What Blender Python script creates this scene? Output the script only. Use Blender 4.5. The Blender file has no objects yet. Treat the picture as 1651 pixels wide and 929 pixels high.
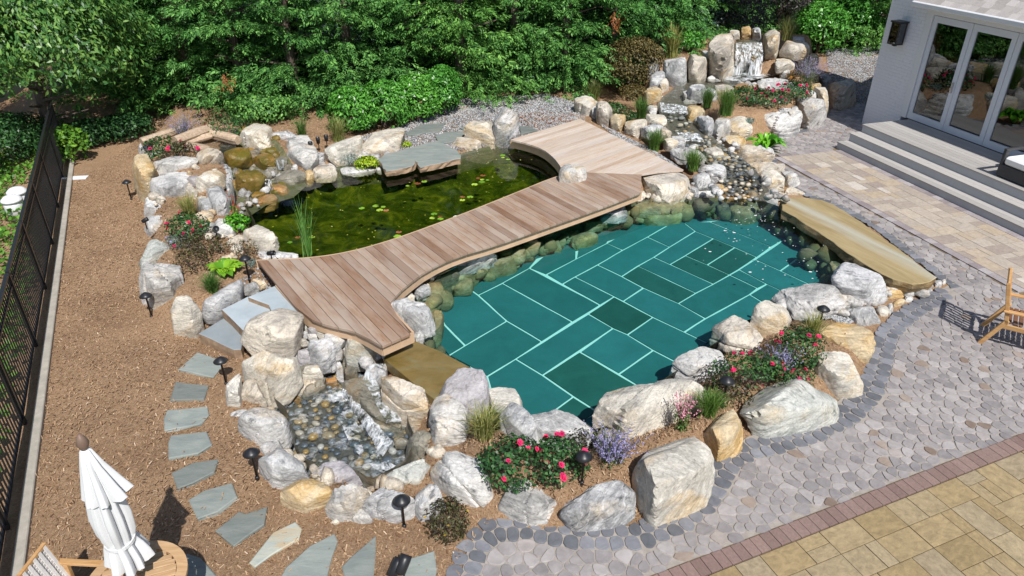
import bpy, bmesh, math, random
import numpy as np
from mathutils import Vector, Matrix
from mathutils.geometry import delaunay_2d_cdt

SC = bpy.context.scene
COL = SC.collection
PI = math.pi
random.seed(7)
RNG = np.random.default_rng(7)

# ------------------------------------------------------------------ camera, sky, sun, exposure
CAM_H, FPX, IW, IH = 5.8, 1157.0, 1651.0, 929.0
PITCH = math.atan(FPX / 2015.0)
cam = bpy.data.cameras.new('camera')
cam_o = bpy.data.objects.new('camera', cam)
COL.objects.link(cam_o)
cam_o.location = (0, 0, CAM_H)
cam_o.rotation_euler = (PI / 2 - PITCH, 0, 0)
cam.sensor_width = 36.0
cam.lens = 36.0 * FPX / IW
cam.clip_start, cam.clip_end = 0.1, 2000
SC.camera = cam_o

SUN_ELEV, SHADOW_AZ = math.radians(51), math.radians(-19.5)
w = bpy.data.worlds.new('World')
SC.world = w
w.use_nodes = True
nt = w.node_tree
sky = nt.nodes.new('ShaderNodeTexSky')
sky.sky_type = 'NISHITA'
sky.sun_disc = False
sky.sun_elevation = SUN_ELEV
sky.sun_rotation = PI + SHADOW_AZ           # sun stands opposite to where the shadows fall
bg = nt.nodes['Background']
bg.inputs[1].default_value = 0.09
nt.links.new(sky.outputs[0], bg.inputs[0])
sl = bpy.data.lights.new('sun', 'SUN')
sl.energy = 5.0
sl.angle = math.radians(0.5)
sl.color = (1.0, 0.965, 0.915)
so = bpy.data.objects.new('sun', sl)
COL.objects.link(so)
sd = Vector((math.sin(SHADOW_AZ) * math.cos(SUN_ELEV), math.cos(SHADOW_AZ) * math.cos(SUN_ELEV), -math.sin(SUN_ELEV)))
so.rotation_euler = sd.to_track_quat('-Z', 'Y').to_euler()
SC.view_settings.view_transform = 'Standard'
SC.view_settings.look = 'None'
SC.view_settings.exposure = 0.12
SC.view_settings.gamma = 1.0
SC.cycles.max_bounces = 8
SC.cycles.transparent_max_bounces = 12

# ------------------------------------------------------------------ unproject an image pixel onto the plane at height z
_c, _s = math.cos(PITCH), math.sin(PITCH)
def G(x, y, z=0.0):
    u, v = (x - IW / 2) / FPX, (IH / 2 - y) / FPX
    d = (u, _c + v * _s, -_s + v * _c)
    t = (z - CAM_H) / d[2]
    return (t * d[0], t * d[1], z)
def Pj(X, Y, Z):
    Z = Z - CAM_H
    dep = Y * _c - Z * _s
    return (IW / 2 + FPX * X / dep, IH / 2 - FPX * (Y * _s + Z * _c) / dep)
IMAGE_CROPS = {'a': (200, 180, .2583), 'b': (400, 180, .2583), 'c': (780, 150, .2583), 'd': (1000, 30, .21525),  # image crops: pixel offset and scale of each
          'e': (1000, 180, .21525), 'f': (1231, 380, .2583), 'g': (900, 500, .30675), 'h': (680, 580, .30675),
          'i': (330, 460, .2583), 'j': (340, 560, .32283), 'k': (0, 220, .2583), 'l': (0, 400, .32283),
          'n': (1231, 0, .2583), 'q': (640, 360, .14537), 'p': (0, 0, 1.0)}
def img_px(k, pts):  # crop coordinates to full image pixels
    ox, oy, s = IMAGE_CROPS[k]
    return [(ox + x * s, oy + y * s) for x, y in pts]
def GP(pts, z=0.0):
    return [G(x, y, z) for x, y in pts]

# ------------------------------------------------------------------ object helpers
def tag(o, label=None, cat=None, group=None, kind=None):
    if label: o['label'] = label
    if cat: o['category'] = cat
    if group: o['group'] = group
    if kind: o['kind'] = kind
    return o
def link(o, parent=None):
    COL.objects.link(o)
    if parent is not None: o.parent = parent
    return o
def empty(name, loc=(0, 0, 0), rz=0.0):
    o = bpy.data.objects.new(name, None)
    o.location = loc; o.rotation_euler = (0, 0, rz); o.empty_display_size = .1
    return link(o)
def mesh_np(name, V, F, mat, smooth=False):
    V = np.asarray(V, np.float32); F = np.asarray(F, np.int32)
    me = bpy.data.meshes.new(name)
    n, k = F.shape
    me.vertices.add(len(V)); me.vertices.foreach_set('co', V.ravel())
    me.loops.add(n * k); me.loops.foreach_set('vertex_index', F.ravel())
    me.polygons.add(n); me.polygons.foreach_set('loop_start', np.arange(0, n * k, k, dtype=np.int32))
    try: me.polygons.foreach_set('loop_total', np.full(n, k, np.int32))
    except Exception: pass
    me.update(calc_edges=True)
    if smooth: me.polygons.foreach_set('use_smooth', np.ones(n, bool))
    if mat: me.materials.append(mat)
    return me
def obj_np(name, V, F, mat, parent=None, loc=(0, 0, 0), smooth=False):
    o = bpy.data.objects.new(name, mesh_np(name, V, F, mat, smooth))
    o.location = loc
    return link(o, parent)
def obj_pd(name, V, F, mat, parent=None, loc=(0, 0, 0), smooth=False):
    me = bpy.data.meshes.new(name)
    me.from_pydata([tuple(v) for v in V], [], [tuple(f) for f in F])
    me.update()
    if smooth:
        me.polygons.foreach_set('use_smooth', [True] * len(me.polygons))
    if mat: me.materials.append(mat)
    o = bpy.data.objects.new(name, me); o.location = loc
    return link(o, parent)
def obj_bm(name, bm, mat, parent=None, loc=(0, 0, 0), smooth=False):
    me = bpy.data.meshes.new(name)
    bm.normal_update(); bm.to_mesh(me); bm.free()
    if smooth: me.polygons.foreach_set('use_smooth', [True] * len(me.polygons))
    if mat: me.materials.append(mat)
    o = bpy.data.objects.new(name, me); o.location = loc
    return link(o, parent)
def inst(name, me, parent=None, loc=(0, 0, 0), rz=0.0, scale=(1, 1, 1)):
    o = bpy.data.objects.new(name, me)
    o.location = loc; o.rotation_euler = (0, 0, rz); o.scale = scale
    return link(o, parent)
def bx(bm, c, s, rot=None, bevel=0.0):
    r = bmesh.ops.create_cube(bm, size=1.0)
    M = Matrix.Translation(c) @ (rot.to_4x4() if rot is not None else Matrix.Identity(4)) @ Matrix.Diagonal((s[0], s[1], s[2], 1))
    bmesh.ops.transform(bm, matrix=M, verts=r['verts'])
    if bevel:
        es = list({e for v in r['verts'] for e in v.link_edges})
        bmesh.ops.bevel(bm, geom=es, offset=bevel, segments=1, affect='EDGES')
def bar(bm, a, b, wd, th, up=(0, 0, 1), bevel=0.0):
    a, b = Vector(a), Vector(b)
    d = (b - a); L = d.length; d.normalize()
    s = d.cross(Vector(up))
    if s.length < 1e-4: s = Vector((1, 0, 0))
    s.normalize(); u = s.cross(d)
    bx(bm, (a + b) / 2, (L, wd, th), Matrix((d, s, u)).transposed(), bevel)
def tube(bm, a, b, r0, r1=None, seg=10, caps=True):
    a, b = Vector(a), Vector(b)
    r1 = r0 if r1 is None else r1
    d = b - a
    r = bmesh.ops.create_cone(bm, cap_ends=caps, segments=seg, radius1=r0, radius2=r1, depth=d.length)
    M = Matrix.Translation((a + b) / 2) @ d.to_track_quat('Z', 'Y').to_matrix().to_4x4()
    bmesh.ops.transform(bm, matrix=M, verts=r['verts'])
def lathe(bm, prof, seg=16, c=(0, 0, 0)):
    rings = []
    for r, z in prof:
        rings.append([bm.verts.new((c[0] + r * math.cos(2 * PI * k / seg), c[1] + r * math.sin(2 * PI * k / seg), c[2] + z)) for k in range(seg)])
    for A, B in zip(rings, rings[1:]):
        for k in range(seg):
            bm.faces.new((A[k], A[(k + 1) % seg], B[(k + 1) % seg], B[k]))
    bm.faces.new(rings[0][::-1]); bm.faces.new(rings[-1])
def area2(P):
    return sum(P[i][0] * P[(i + 1) % len(P)][1] - P[(i + 1) % len(P)][0] * P[i][1] for i in range(len(P))) / 2
def ccw(P): return list(P) if area2(P) > 0 else list(P)[::-1]
def cdt(P, extra=()):
    """triangulate a simple polygon (2D list)"""
    P = [Vector((p[0], p[1])) for p in P]
    V = P + [Vector((p[0], p[1])) for p in extra]
    r = delaunay_2d_cdt(V, [], [list(range(len(P)))], 1, 1e-5)
    return [(v.x, v.y) for v in r[0]], [tuple(f) for f in r[2]]
def prism(P, z0, z1, inset=0.0):
    """closed prism from a polygon: verts, faces (ngons); inset chamfers the top"""
    P = ccw([(p[0], p[1]) for p in P]); n = len(P)
    V = [(x, y, z0) for x, y in P]; F = [tuple(range(n))[::-1]]
    if inset > 0:
        V += [(x, y, z1 - inset) for x, y in P]
        Q = shrink(P, inset)
        V += [(x, y, z1) for x, y in Q]
        for k in range(n):
            k2 = (k + 1) % n
            F += [(k, k2, n + k2, n + k), (n + k, n + k2, 2 * n + k2, 2 * n + k)]
        F.append(tuple(range(2 * n, 3 * n)))
    else:
        V += [(x, y, z1) for x, y in P]
        for k in range(n):
            k2 = (k + 1) % n
            F.append((k, k2, n + k2, n + k))
        F.append(tuple(range(n, 2 * n)))
    return V, F
def shrink(P, d):
    P = ccw(P); n = len(P); out = []
    for i in range(n):
        p0, p1, p2 = Vector(P[i - 1][:2]), Vector(P[i][:2]), Vector(P[(i + 1) % n][:2])
        e1, e2 = (p1 - p0), (p2 - p1)
        if e1.length < 1e-6 or e2.length < 1e-6: out.append(tuple(p1)); continue
        e1.normalize(); e2.normalize()
        n1, n2 = Vector((-e1.y, e1.x)), Vector((-e2.y, e2.x))
        m = n1 + n2
        if m.length < 1e-3: m = n1.copy()
        m.normalize()
        k = d / max(.35, m.dot(n1))
        out.append((p1.x + m.x * k, p1.y + m.y * k))
    return out
def dens(P, step):
    """subdivide a polygon outline"""
    out = []
    for i in range(len(P)):
        a, b = P[i], P[(i + 1) % len(P)]
        n = max(1, int(math.hypot(b[0] - a[0], b[1] - a[1]) / step))
        for k in range(n):
            t = k / n; out.append((a[0] + (b[0] - a[0]) * t, a[1] + (b[1] - a[1]) * t))
    return out
def rough(P, amp, step, rnd):
    D = dens(P, step)
    return [(x + rnd.uniform(-amp, amp), y + rnd.uniform(-amp, amp)) for x, y in D]
def smooth_poly(P, it=2):
    for _ in range(it):
        Q = []
        for i in range(len(P)):
            a, b = P[i], P[(i + 1) % len(P)]
            Q.append((a[0] * .75 + b[0] * .25, a[1] * .75 + b[1] * .25))
            Q.append((a[0] * .25 + b[0] * .75, a[1] * .25 + b[1] * .75))
        P = Q
    return P
def smooth_path(P, it=2):
    for _ in range(it):
        Q = [P[0]]
        for a, b in zip(P, P[1:]):
            Q.append(tuple(a[k] * .75 + b[k] * .25 for k in range(len(a))))
            Q.append(tuple(a[k] * .25 + b[k] * .75 for k in range(len(a))))
        Q.append(P[-1]); P = Q
    return P
def inside(P, X, Y):
    """vectorised point in polygon"""
    X = np.asarray(X); Y = np.asarray(Y); r = np.zeros(X.shape, bool)
    n = len(P)
    for i in range(n):
        x0, y0 = P[i][0], P[i][1]; x1, y1 = P[(i + 1) % n][0], P[(i + 1) % n][1]
        if y0 == y1: continue
        c = ((y0 > Y) != (y1 > Y)) & (X < (x1 - x0) * (Y - y0) / (y1 - y0) + x0)
        r ^= c
    return r
def pdist(P, X, Y, closed=True):
    X = np.asarray(X, float); Y = np.asarray(Y, float); d = np.full(X.shape, 1e9)
    n = len(P)
    for i in range(n if closed else n - 1):
        x0, y0 = P[i][0], P[i][1]; x1, y1 = P[(i + 1) % n][0], P[(i + 1) % n][1]
        dx, dy = x1 - x0, y1 - y0; L = dx * dx + dy * dy + 1e-12
        t = np.clip(((X - x0) * dx + (Y - y0) * dy) / L, 0, 1)
        d = np.minimum(d, np.hypot(X - x0 - t * dx, Y - y0 - t * dy))
    return d
def wave_noise(Pn, freq, seed, octaves=3, waves=7):
    """cheap smooth pseudo noise at points (n,3), about -1..1"""
    r = np.random.default_rng(seed); out = np.zeros(len(Pn)); amp = 1.0; tot = 0
    for _ in range(octaves):
        for _ in range(waves):
            k = r.normal(size=3); k *= freq * r.uniform(.6, 1.4) / np.linalg.norm(k)
            out += amp * np.sin(Pn @ k + r.uniform(0, 2 * PI)) / waves * 1.8
        tot += amp; amp *= .5; freq *= 2.1
    return out / tot

# ------------------------------------------------------------------ materials
def unitv(A): return A / (np.linalg.norm(A, axis=-1, keepdims=True) + 1e-9)
class MT:
    def __init__(self, name):
        self.m = bpy.data.materials.new(name); self.m.use_nodes = True
        self.t = self.m.node_tree; self.n = self.t.nodes; self.b = self.n['Principled BSDF']; self.out = self.n['Material Output']
        self.co = None
    def node(self, typ, **kw):
        nd = self.n.new('ShaderNode' + typ)
        for k, v in kw.items():
            if k.startswith('i_'):
                nm = k[2:].replace('_', ' ')
                nd.inputs[nm].default_value = v
            else: setattr(nd, k, v)
        return nd
    def ln(self, a, b): self.t.links.new(a, b)
    def coords(self, scale=(1, 1, 1), rnd=True, world=False, rot=(0, 0, 0)):
        tc = self.node('TexCoord')
        src = tc.outputs['Object']
        if world:
            g = self.node('NewGeometry'); src = g.outputs['Position']
        mp = self.node('Mapping'); mp.inputs['Scale'].default_value = scale; mp.inputs['Rotation'].default_value = rot
        self.ln(src, mp.inputs['Vector'])
        o = mp.outputs['Vector']
        if rnd:
            oi = self.node('ObjectInfo'); mul = self.node('VectorMath', operation='SCALE')
            cx = self.node('CombineXYZ')
            for k, f in enumerate((91.7, 53.1, 37.3)):
                mm = self.node('Math', operation='MULTIPLY'); mm.inputs[1].default_value = f
                self.ln(oi.outputs['Random'], mm.inputs[0]); self.ln(mm.outputs[0], cx.inputs[k])
            ad = self.node('VectorMath', operation='ADD'); self.ln(o, ad.inputs[0]); self.ln(cx.outputs[0], ad.inputs[1]); o = ad.outputs[0]
        return o
    def noise(self, vec, scale, detail=4, rough_=.55, dist=0.0):
        nd = self.node('TexNoise'); nd.inputs['Scale'].default_value = scale; nd.inputs['Detail'].default_value = detail
        nd.inputs['Roughness'].default_value = rough_; nd.inputs['Distortion'].default_value = dist
        if vec is not None: self.ln(vec, nd.inputs['Vector'])
        return nd.outputs['Fac']
    def ramp(self, fac, stops, interp='LINEAR'):
        r = self.node('ValToRGB'); e = r.color_ramp.elements; r.color_ramp.interpolation = interp
        while len(e) < len(stops): e.new(.5)
        for el, (p, c) in zip(e, stops):
            el.position = p; el.color = (c[0], c[1], c[2], 1) if not isinstance(c, (int, float)) else (c, c, c, 1)
        self.ln(fac, r.inputs[0]); return r.outputs[0]
    def mix(self, fac, a, b, blend='MIX'):
        m = self.node('Mix', data_type='RGBA', blend_type=blend)
        for s, v in ((m.inputs[0], fac), (m.inputs[6], a), (m.inputs[7], b)):
            if isinstance(v, (int, float)): s.default_value = v
            elif isinstance(v, tuple): s.default_value = (v[0], v[1], v[2], 1)
            else: self.ln(v, s)
        return m.outputs[2]
    def rand(self):
        oi = self.node('ObjectInfo'); g = self.node('NewGeometry')
        a = self.node('Math', operation='ADD'); self.ln(oi.outputs['Random'], a.inputs[0]); self.ln(g.outputs['Random Per Island'], a.inputs[1])
        f = self.node('Math', operation='FRACT'); self.ln(a.outputs[0], f.inputs[0]); return f.outputs[0]
    def bump(self, h, strength=.5, dist=.02, prev=None):
        b = self.node('Bump'); b.inputs['Strength'].default_value = strength; b.inputs['Distance'].default_value = dist
        self.ln(h, b.inputs['Height'])
        if prev is not None: self.ln(prev, b.inputs['Normal'])
        return b.outputs[0]
    def done(self, color=None, rough_=.8, normal=None, spec=.3, metal=0.0):
        if color is not None:
            if isinstance(color, tuple): self.b.inputs['Base Color'].default_value = (*color, 1)
            else: self.ln(color, self.b.inputs['Base Color'])
        if isinstance(rough_, (int, float)): self.b.inputs['Roughness'].default_value = rough_
        else: self.ln(rough_, self.b.inputs['Roughness'])
        self.b.inputs['Specular IOR Level'].default_value = spec
        self.b.inputs['Metallic'].default_value = metal
        if normal is not None: self.ln(normal, self.b.inputs['Normal'])
        return self.m

def plain(name, col, rough_=.6, spec=.3, metal=0.0, var=.15, scale=6.0, bump=.1):
    t = MT(name); v = t.coords()
    n = t.noise(v, scale, 5)
    c = t.ramp(n, [(.25, tuple(x * (1 - var) for x in col)), (.75, tuple(min(1, x * (1 + var)) for x in col))])
    nm = t.bump(t.noise(v, scale * 5, 3), bump, .01) if bump else None
    return t.done(c, rough_, nm, spec, metal)

def rock_mat(name, light, mid, warm, dark, warm_amt=.5, dark_amt=.5, wet=False, moss=None):
    t = MT(name); v = t.coords()
    vs = t.coords(scale=(1.0, 1.0, 3.2), rot=(.5, .35, .2))
    base = t.ramp(t.noise(v, 1.5, 6, .62, .5), [(.34, mid), (.50, light), (.66, tuple(min(.85, x * 1.12) for x in light)), (.8, mid)])
    wfac = t.ramp(t.noise(v, 1.15, 6, .62, .9), [(.60 - .26 * warm_amt, 0.0), (.74 - .26 * warm_amt, .85)])
    c = t.mix(wfac, base, warm)
    # weathered grey crust in big ragged patches, then fine black lichen along the grain
    gf = t.ramp(t.noise(v, .95, 8, .66, .6), [(.60 - .14 * dark_amt, 0.0), (.68 - .14 * dark_amt, .72)])
    c = t.mix(gf, c, tuple(.55 * m_ + .45 * d_ for m_, d_ in zip(mid, dark)))
    dfac = t.ramp(t.noise(vs, 3.4, 9, .72, .7), [(.64 - .14 * dark_amt, 0.0), (.74 - .14 * dark_amt, .9)])
    c = t.mix(dfac, c, dark)
    wv = t.node('TexWave', bands_direction='DIAGONAL'); wv.inputs['Scale'].default_value = 1.6; wv.inputs['Distortion'].default_value = 11; wv.inputs['Detail'].default_value = 5; wv.inputs['Detail Scale'].default_value = 1.4
    t.ln(vs, wv.inputs['Vector'])
    c = t.mix(t.ramp(wv.outputs['Fac'], [(.90, 0.0), (.99, .35)]), c, tuple(min(.85, x * 1.25) for x in light))
    c = t.mix(t.ramp(wv.outputs['Fac'], [(.015, .3), (.05, 0.0)]), c, tuple(x * .7 for x in dark))
    sp = t.ramp(t.noise(v, 30, 4, .75), [(.32, .70), (.66, 1.14)])
    c = t.mix(.85, c, sp, 'MULTIPLY')
    oi = t.node('ObjectInfo')
    c = t.mix(.6, c, t.ramp(oi.outputs['Random'], [(0, (.90, .87, .82)), (.5, (1, 1, 1)), (1, (.92, .95, 1.0))]), 'MULTIPLY')
    if moss:
        mf = t.ramp(t.noise(v, 3.0, 5, .6), [(.38, 0.0), (.6, .95)])
        c = t.mix(mf, c, moss)
    n1 = t.bump(t.noise(vs, 4.5, 10, .70, .5), .6, .06)
    vo = t.node('TexVoronoi'); vo.inputs['Scale'].default_value = 2.6; vo.inputs['Randomness'].default_value = 1.0
    wob = t.node('VectorMath', operation='MULTIPLY_ADD'); nn_ = t.node('TexNoise'); nn_.inputs['Scale'].default_value = 5; nn_.inputs['Detail'].default_value = 4; t.ln(vs, nn_.inputs['Vector'])
    wob.inputs[1].default_value = (.22, .22, .22); t.ln(nn_.outputs['Color'], wob.inputs[0]); t.ln(vs, wob.inputs[2]); t.ln(wob.outputs[0], vo.inputs['Vector'])
    sc_ = t.node('SeparateColor'); t.ln(vo.outputs['Color'], sc_.inputs[0])
    c = t.mix(.5, c, t.ramp(sc_.outputs[1], [(0, .74), (1, 1.16)]), 'MULTIPLY')        # broken faces differ in tone
    n1 = t.bump(sc_.outputs[0], .55, .05, n1)
    n2 = t.bump(t.noise(v, 22, 6, .65), .4, .014, n1)
    return t.done(c, .32 if wet else .85, n2, .5 if wet else .25)

RM = {
    'w': rock_mat('rock_white_grey', (.62, .61, .59), (.43, .43, .425), (.57, .47, .34), (.14, .14, .145), .28, .58),
    'c': rock_mat('rock_cream', (.66, .62, .54), (.50, .47, .415), (.60, .46, .28), (.22, .20, .17), .42, .36),
    't': rock_mat('rock_tan', (.62, .56, .47), (.42, .38, .33), (.50, .36, .20), (.14, .13, .12), .42, .55),
    'y': rock_mat('rock_ochre', (.60, .50, .34), (.50, .40, .26), (.52, .33, .12), (.24, .18, .11), .7, .2),
    'g': rock_mat('rock_grey', (.58, .57, .56), (.36, .36, .36), (.46, .39, .29), (.10, .10, .105), .25, .75),
    'v': rock_mat('rock_violet_grey', (.44, .42, .43), (.31, .29, .31), (.44, .38, .34), (.17, .16, .17), .2, .35),
    's': rock_mat('rock_slate_green', (.54, .54, .49), (.34, .36, .32), (.50, .42, .30), (.15, .165, .15), .35, .5),
    'b': rock_mat('rock_wet_mossy', (.26, .165, .045), (.13, .085, .025), (.34, .17, .025), (.03, .025, .01), .5, .6, True, (.12, .10, .012)),
    'o': rock_mat('rock_wet_orange', (.42, .27, .12), (.30, .20, .10), (.42, .20, .06), (.10, .08, .05), .6, .4, True),
    'k': rock_mat('rock_wet_dark', (.26, .245, .20), (.14, .135, .11), (.28, .19, .09), (.04, .042, .036), .45, .65, True),
    'd': rock_mat('rock_dark_lining', (.17, .17, .12), (.10, .10, .075), (.20, .17, .08), (.04, .045, .035), .4, .5, False, (.10, .11, .05)),
    'm': rock_mat('rock_submerged', (.44, .38, .24), (.24, .22, .14), (.40, .29, .11), (.07, .065, .045), .6, .6, False, (.22, .175, .085)),
}

def mulch_mat():
    t = MT('mulch'); v = t.coords(world=True, rnd=False)
    v2 = t.coords(scale=(1, 2.6, 1), world=True, rnd=False, rot=(0, 0, .5)); v3 = t.coords(scale=(2.6, 1, 1), world=True, rnd=False, rot=(0, 0, .9))
    a = t.noise(v2, 26, 6, .75, 1.2); b = t.noise(v3, 22, 6, .75, 1.2)
    m = t.node('Math', operation='MAXIMUM'); t.ln(a, m.inputs[0]); t.ln(b, m.inputs[1])
    c = t.ramp(m.outputs[0], [(.38, (.12, .066, .036)), (.50, (.32, .205, .122)), (.62, (.46, .32, .205)), (.8, (.58, .44, .32))])
    big = t.ramp(t.noise(v, .9, 7, .65), [(.3, (.74, .70, .68)), (.5, (1, .98, .96)), (.7, (1.14, 1.12, 1.1))])
    c = t.mix(1.0, c, big, 'MULTIPLY')
    return t.done(c, .95, t.bump(m.outputs[0], 1.0, .03), .1)
M_MULCH = mulch_mat()
def chip_mat():
    t = MT('mulch_chips')
    c = t.ramp(t.rand(), [(0, (.10, .05, .026)), (.3, (.28, .17, .095)), (.75, (.42, .28, .17)), (.95, (.49, .35, .235)), (1, (.60, .48, .36))])
    return t.done(c, .9, None, .1)
M_CHIP = chip_mat()
def rnd_mat(name, stops, rough_=.8, spec=.25, nscale=9, namt=.25, bump=.3, bscale=40):
    t = MT(name); v = t.coords()
    c = t.ramp(t.rand(), stops)
    n = t.ramp(t.noise(v, nscale, 6, .65, .5), [(.3, 1 - namt), (.7, 1 + namt * .6)])
    c = t.mix(1.0, c, n, 'MULTIPLY')
    return t.done(c, rough_, t.bump(t.noise(v, bscale, 4), bump, .008), spec)
M_COBBLE = rnd_mat('cobble_grey', [(0, (.225, .208, .21)), (.35, (.285, .263, .262)), (.7, (.33, .303, .298)), (.93, (.385, .358, .352)), (.97, (.31, .25, .21)), (1, (.20, .15, .12))], .75, .3, 7, .22, .45, 30)
M_COBBLED = rnd_mat('cobble_charcoal', [(0, (.11, .115, .13)), (.5, (.155, .16, .18)), (1, (.23, .235, .26))], .75, .3, 7, .25, .45, 30)
M_TANPAVE = rnd_mat('paver_tan', [(0, (.28, .21, .11)), (.3, (.32, .24, .13)), (.6, (.345, .265, .15)), (.85, (.31, .25, .165)), (1, (.375, .30, .185))], .85, .2, 5, .3, .4, 24)
M_BROWNBRICK = rnd_mat('paver_brown', [(0, (.20, .135, .12)), (.5, (.24, .165, .145)), (1, (.27, .19, .165))], .85, .2, 6, .2, .35, 30)
M_CREAMPAVE = rnd_mat('paver_cream', [(0, (.32, .265, .23)), (.3, (.39, .335, .28)), (.55, (.44, .385, .33)), (.8, (.41, .33, .24)), (1, (.54, .49, .44))], .85, .2, 5, .22, .35, 24)
M_PURPLEPAVE = rnd_mat('paver_purple_grey', [(0, (.23, .195, .20)), (.5, (.31, .275, .28)), (1, (.40, .37, .37))], .85, .2, 6, .22, .35, 30)
M_SAND = plain('joint_sand', (.315, .285, .255), .95, .1, 0, .2, 12, .4)
M_MORTAR = plain('paver_joint_dark', (.20, .155, .10), .95, .1, 0, .25, 12, .3)
M_GRAVEL = rnd_mat('gravel_grey', [(0, (.14, .145, .155)), (.4, (.26, .265, .275)), (.75, (.39, .395, .40)), (1, (.55, .55, .55))], .85, .2, 20, .15, .2, 60)
M_PEBBLE = rnd_mat('river_pebble', [(0, (.06, .07, .08)), (.25, (.15, .17, .19)), (.5, (.27, .27, .26)), (.68, (.36, .27, .16)), (.84, (.46, .28, .09)), (1, (.60, .56, .50))], .28, .5, 14, .25, .15, 40)
M_PEBBLE_DRY = rnd_mat('river_pebble_dry', [(0, (.24, .25, .26)), (.3, (.40, .39, .37)), (.6, (.52, .44, .33)), (1, (.66, .64, .60))], .8, .25, 12, .2, .2, 40)
M_BED = plain('stream_bed_gravel', (.13, .12, .095), .5, .4, 0, .45, 16, .6)

def plank_mat():
    t = MT('cedar_plank'); v = t.coords(scale=(.7, 13, 13)); vv = t.coords(scale=(.9, 3, 3))
    g = t.noise(v, 3.2, 8, .68, 1.2)
    c = t.ramp(g, [(.28, (.16, .095, .060)), (.45, (.25, .16, .105)), (.6, (.33, .225, .15)), (.78, (.43, .33, .25))])
    gray = t.ramp(t.noise(vv, 1.4, 5, .6), [(.30, 0.0), (.60, .85)])
    c = t.mix(gray, c, (.385, .33, .285))
    tint = t.ramp(t.rand(), [(0, (.66, .55, .49)), (.3, (.92, .80, .72)), (.6, (1.1, 1.06, 1.02)), (.8, (.98, .93, .90)), (1, (.78, .70, .66))])
    c = t.mix(1.0, c, tint, 'MULTIPLY')
    kn = t.node('TexVoronoi'); kn.inputs['Scale'].default_value = 3.0; t.ln(t.coords(scale=(1, 2.4, 2.4)), kn.inputs['Vector'])
    c = t.mix(t.ramp(kn.outputs['Distance'], [(.05, .8), (.10, 0.0)]), c, (.30, .12, .05))
    return t.done(c, .75, t.bump(g, .3, .006), .25)
M_PLANK = plank_mat()
def plank_mat2():
    t = MT('pale_deck_plank'); v = t.coords(scale=(.7, 13, 13)); vv = t.coords(scale=(.8, 3, 3))
    g = t.noise(v, 3.2, 8, .68, 1.2)
    c = t.ramp(g, [(.28, (.34, .25, .19)), (.45, (.47, .37, .29)), (.6, (.54, .46, .38)), (.78, (.62, .55, .48))])
    c = t.mix(t.ramp(t.noise(vv, 1.4, 5, .6), [(.35, 0.0), (.68, .7)]), c, (.55, .52, .49))
    c = t.mix(1.0, c, t.ramp(t.rand(), [(0, (.84, .76, .70)), (.35, (1, .95, .9)), (.7, (1.06, 1.05, 1.05)), (1, (.92, .9, .9))]), 'MULTIPLY')
    return t.done(c, .75, t.bump(g, .3, .006), .25)
M_PLANK2 = plank_mat2()
M_FASCIA = plain('cedar_fascia', (.52, .36, .235), .7, .25, 0, .15, 4, .2)
M_SPACE = plain('deck_joist_dark', (.06, .045, .035), .9, .1, 0, .2, 6, .1)
def wood_mat(name, a, b, sc=(1, 9, 9)):
    t = MT(name); v = t.coords(scale=sc)
    g = t.noise(v, 4, 7, .65, .8)
    return t.done(t.mix(1.0, t.ramp(g, [(.3, a), (.7, b)]), t.ramp(t.rand(), [(0, .86), (1, 1.1)]), 'MULTIPLY'), .55, t.bump(g, .2, .004), .35)
M_TEAK = wood_mat('teak', (.42, .22, .08), (.60, .37, .17))
M_TEAK2 = wood_mat('teak_table', (.40, .24, .12), (.55, .37, .21))
M_TEAKD = wood_mat('teak_dark_seat', (.12, .055, .03), (.20, .10, .06))
M_LOG = wood_mat('driftwood', (.28, .19, .12), (.58, .46, .34), (.8, 8, 8))
def slab_mat(name, a, b, stain, samt=.5, sc=3.0, stretch=(1, 1, 1)):
    t = MT(name); v = t.coords(scale=stretch)
    c = t.ramp(t.noise(v, sc, 6, .6, .6), [(.3, a), (.7, b)])
    c = t.mix(t.ramp(t.noise(v, sc * .6, 4, .6, 1.0), [(.7 - .3 * samt, 0.0), (.95 - .3 * samt, .9)]), c, stain)
    c = t.mix(1.0, c, t.ramp(t.rand(), [(0, .68), (1, 1.15)]), 'MULTIPLY')
    return t.done(c, .75, t.bump(t.noise(v, 9, 7, .65), .35, .02), .3)
M_BLUESTONE = slab_mat('bluestone', (.19, .22, .21), (.29, .315, .29), (.28, .25, .19), .45, 2.5, (1, 2.8, 1))
M_BLUESTEP = slab_mat('bluestone_tread', (.30, .35, .38), (.40, .45, .48), (.42, .42, .40), .3, 2.5)
M_RUSTSTONE = slab_mat('bluestone_rust', (.28, .32, .31), (.40, .40, .33), (.48, .29, .09), .75, 2.5, (1, 3, 1))
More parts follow.
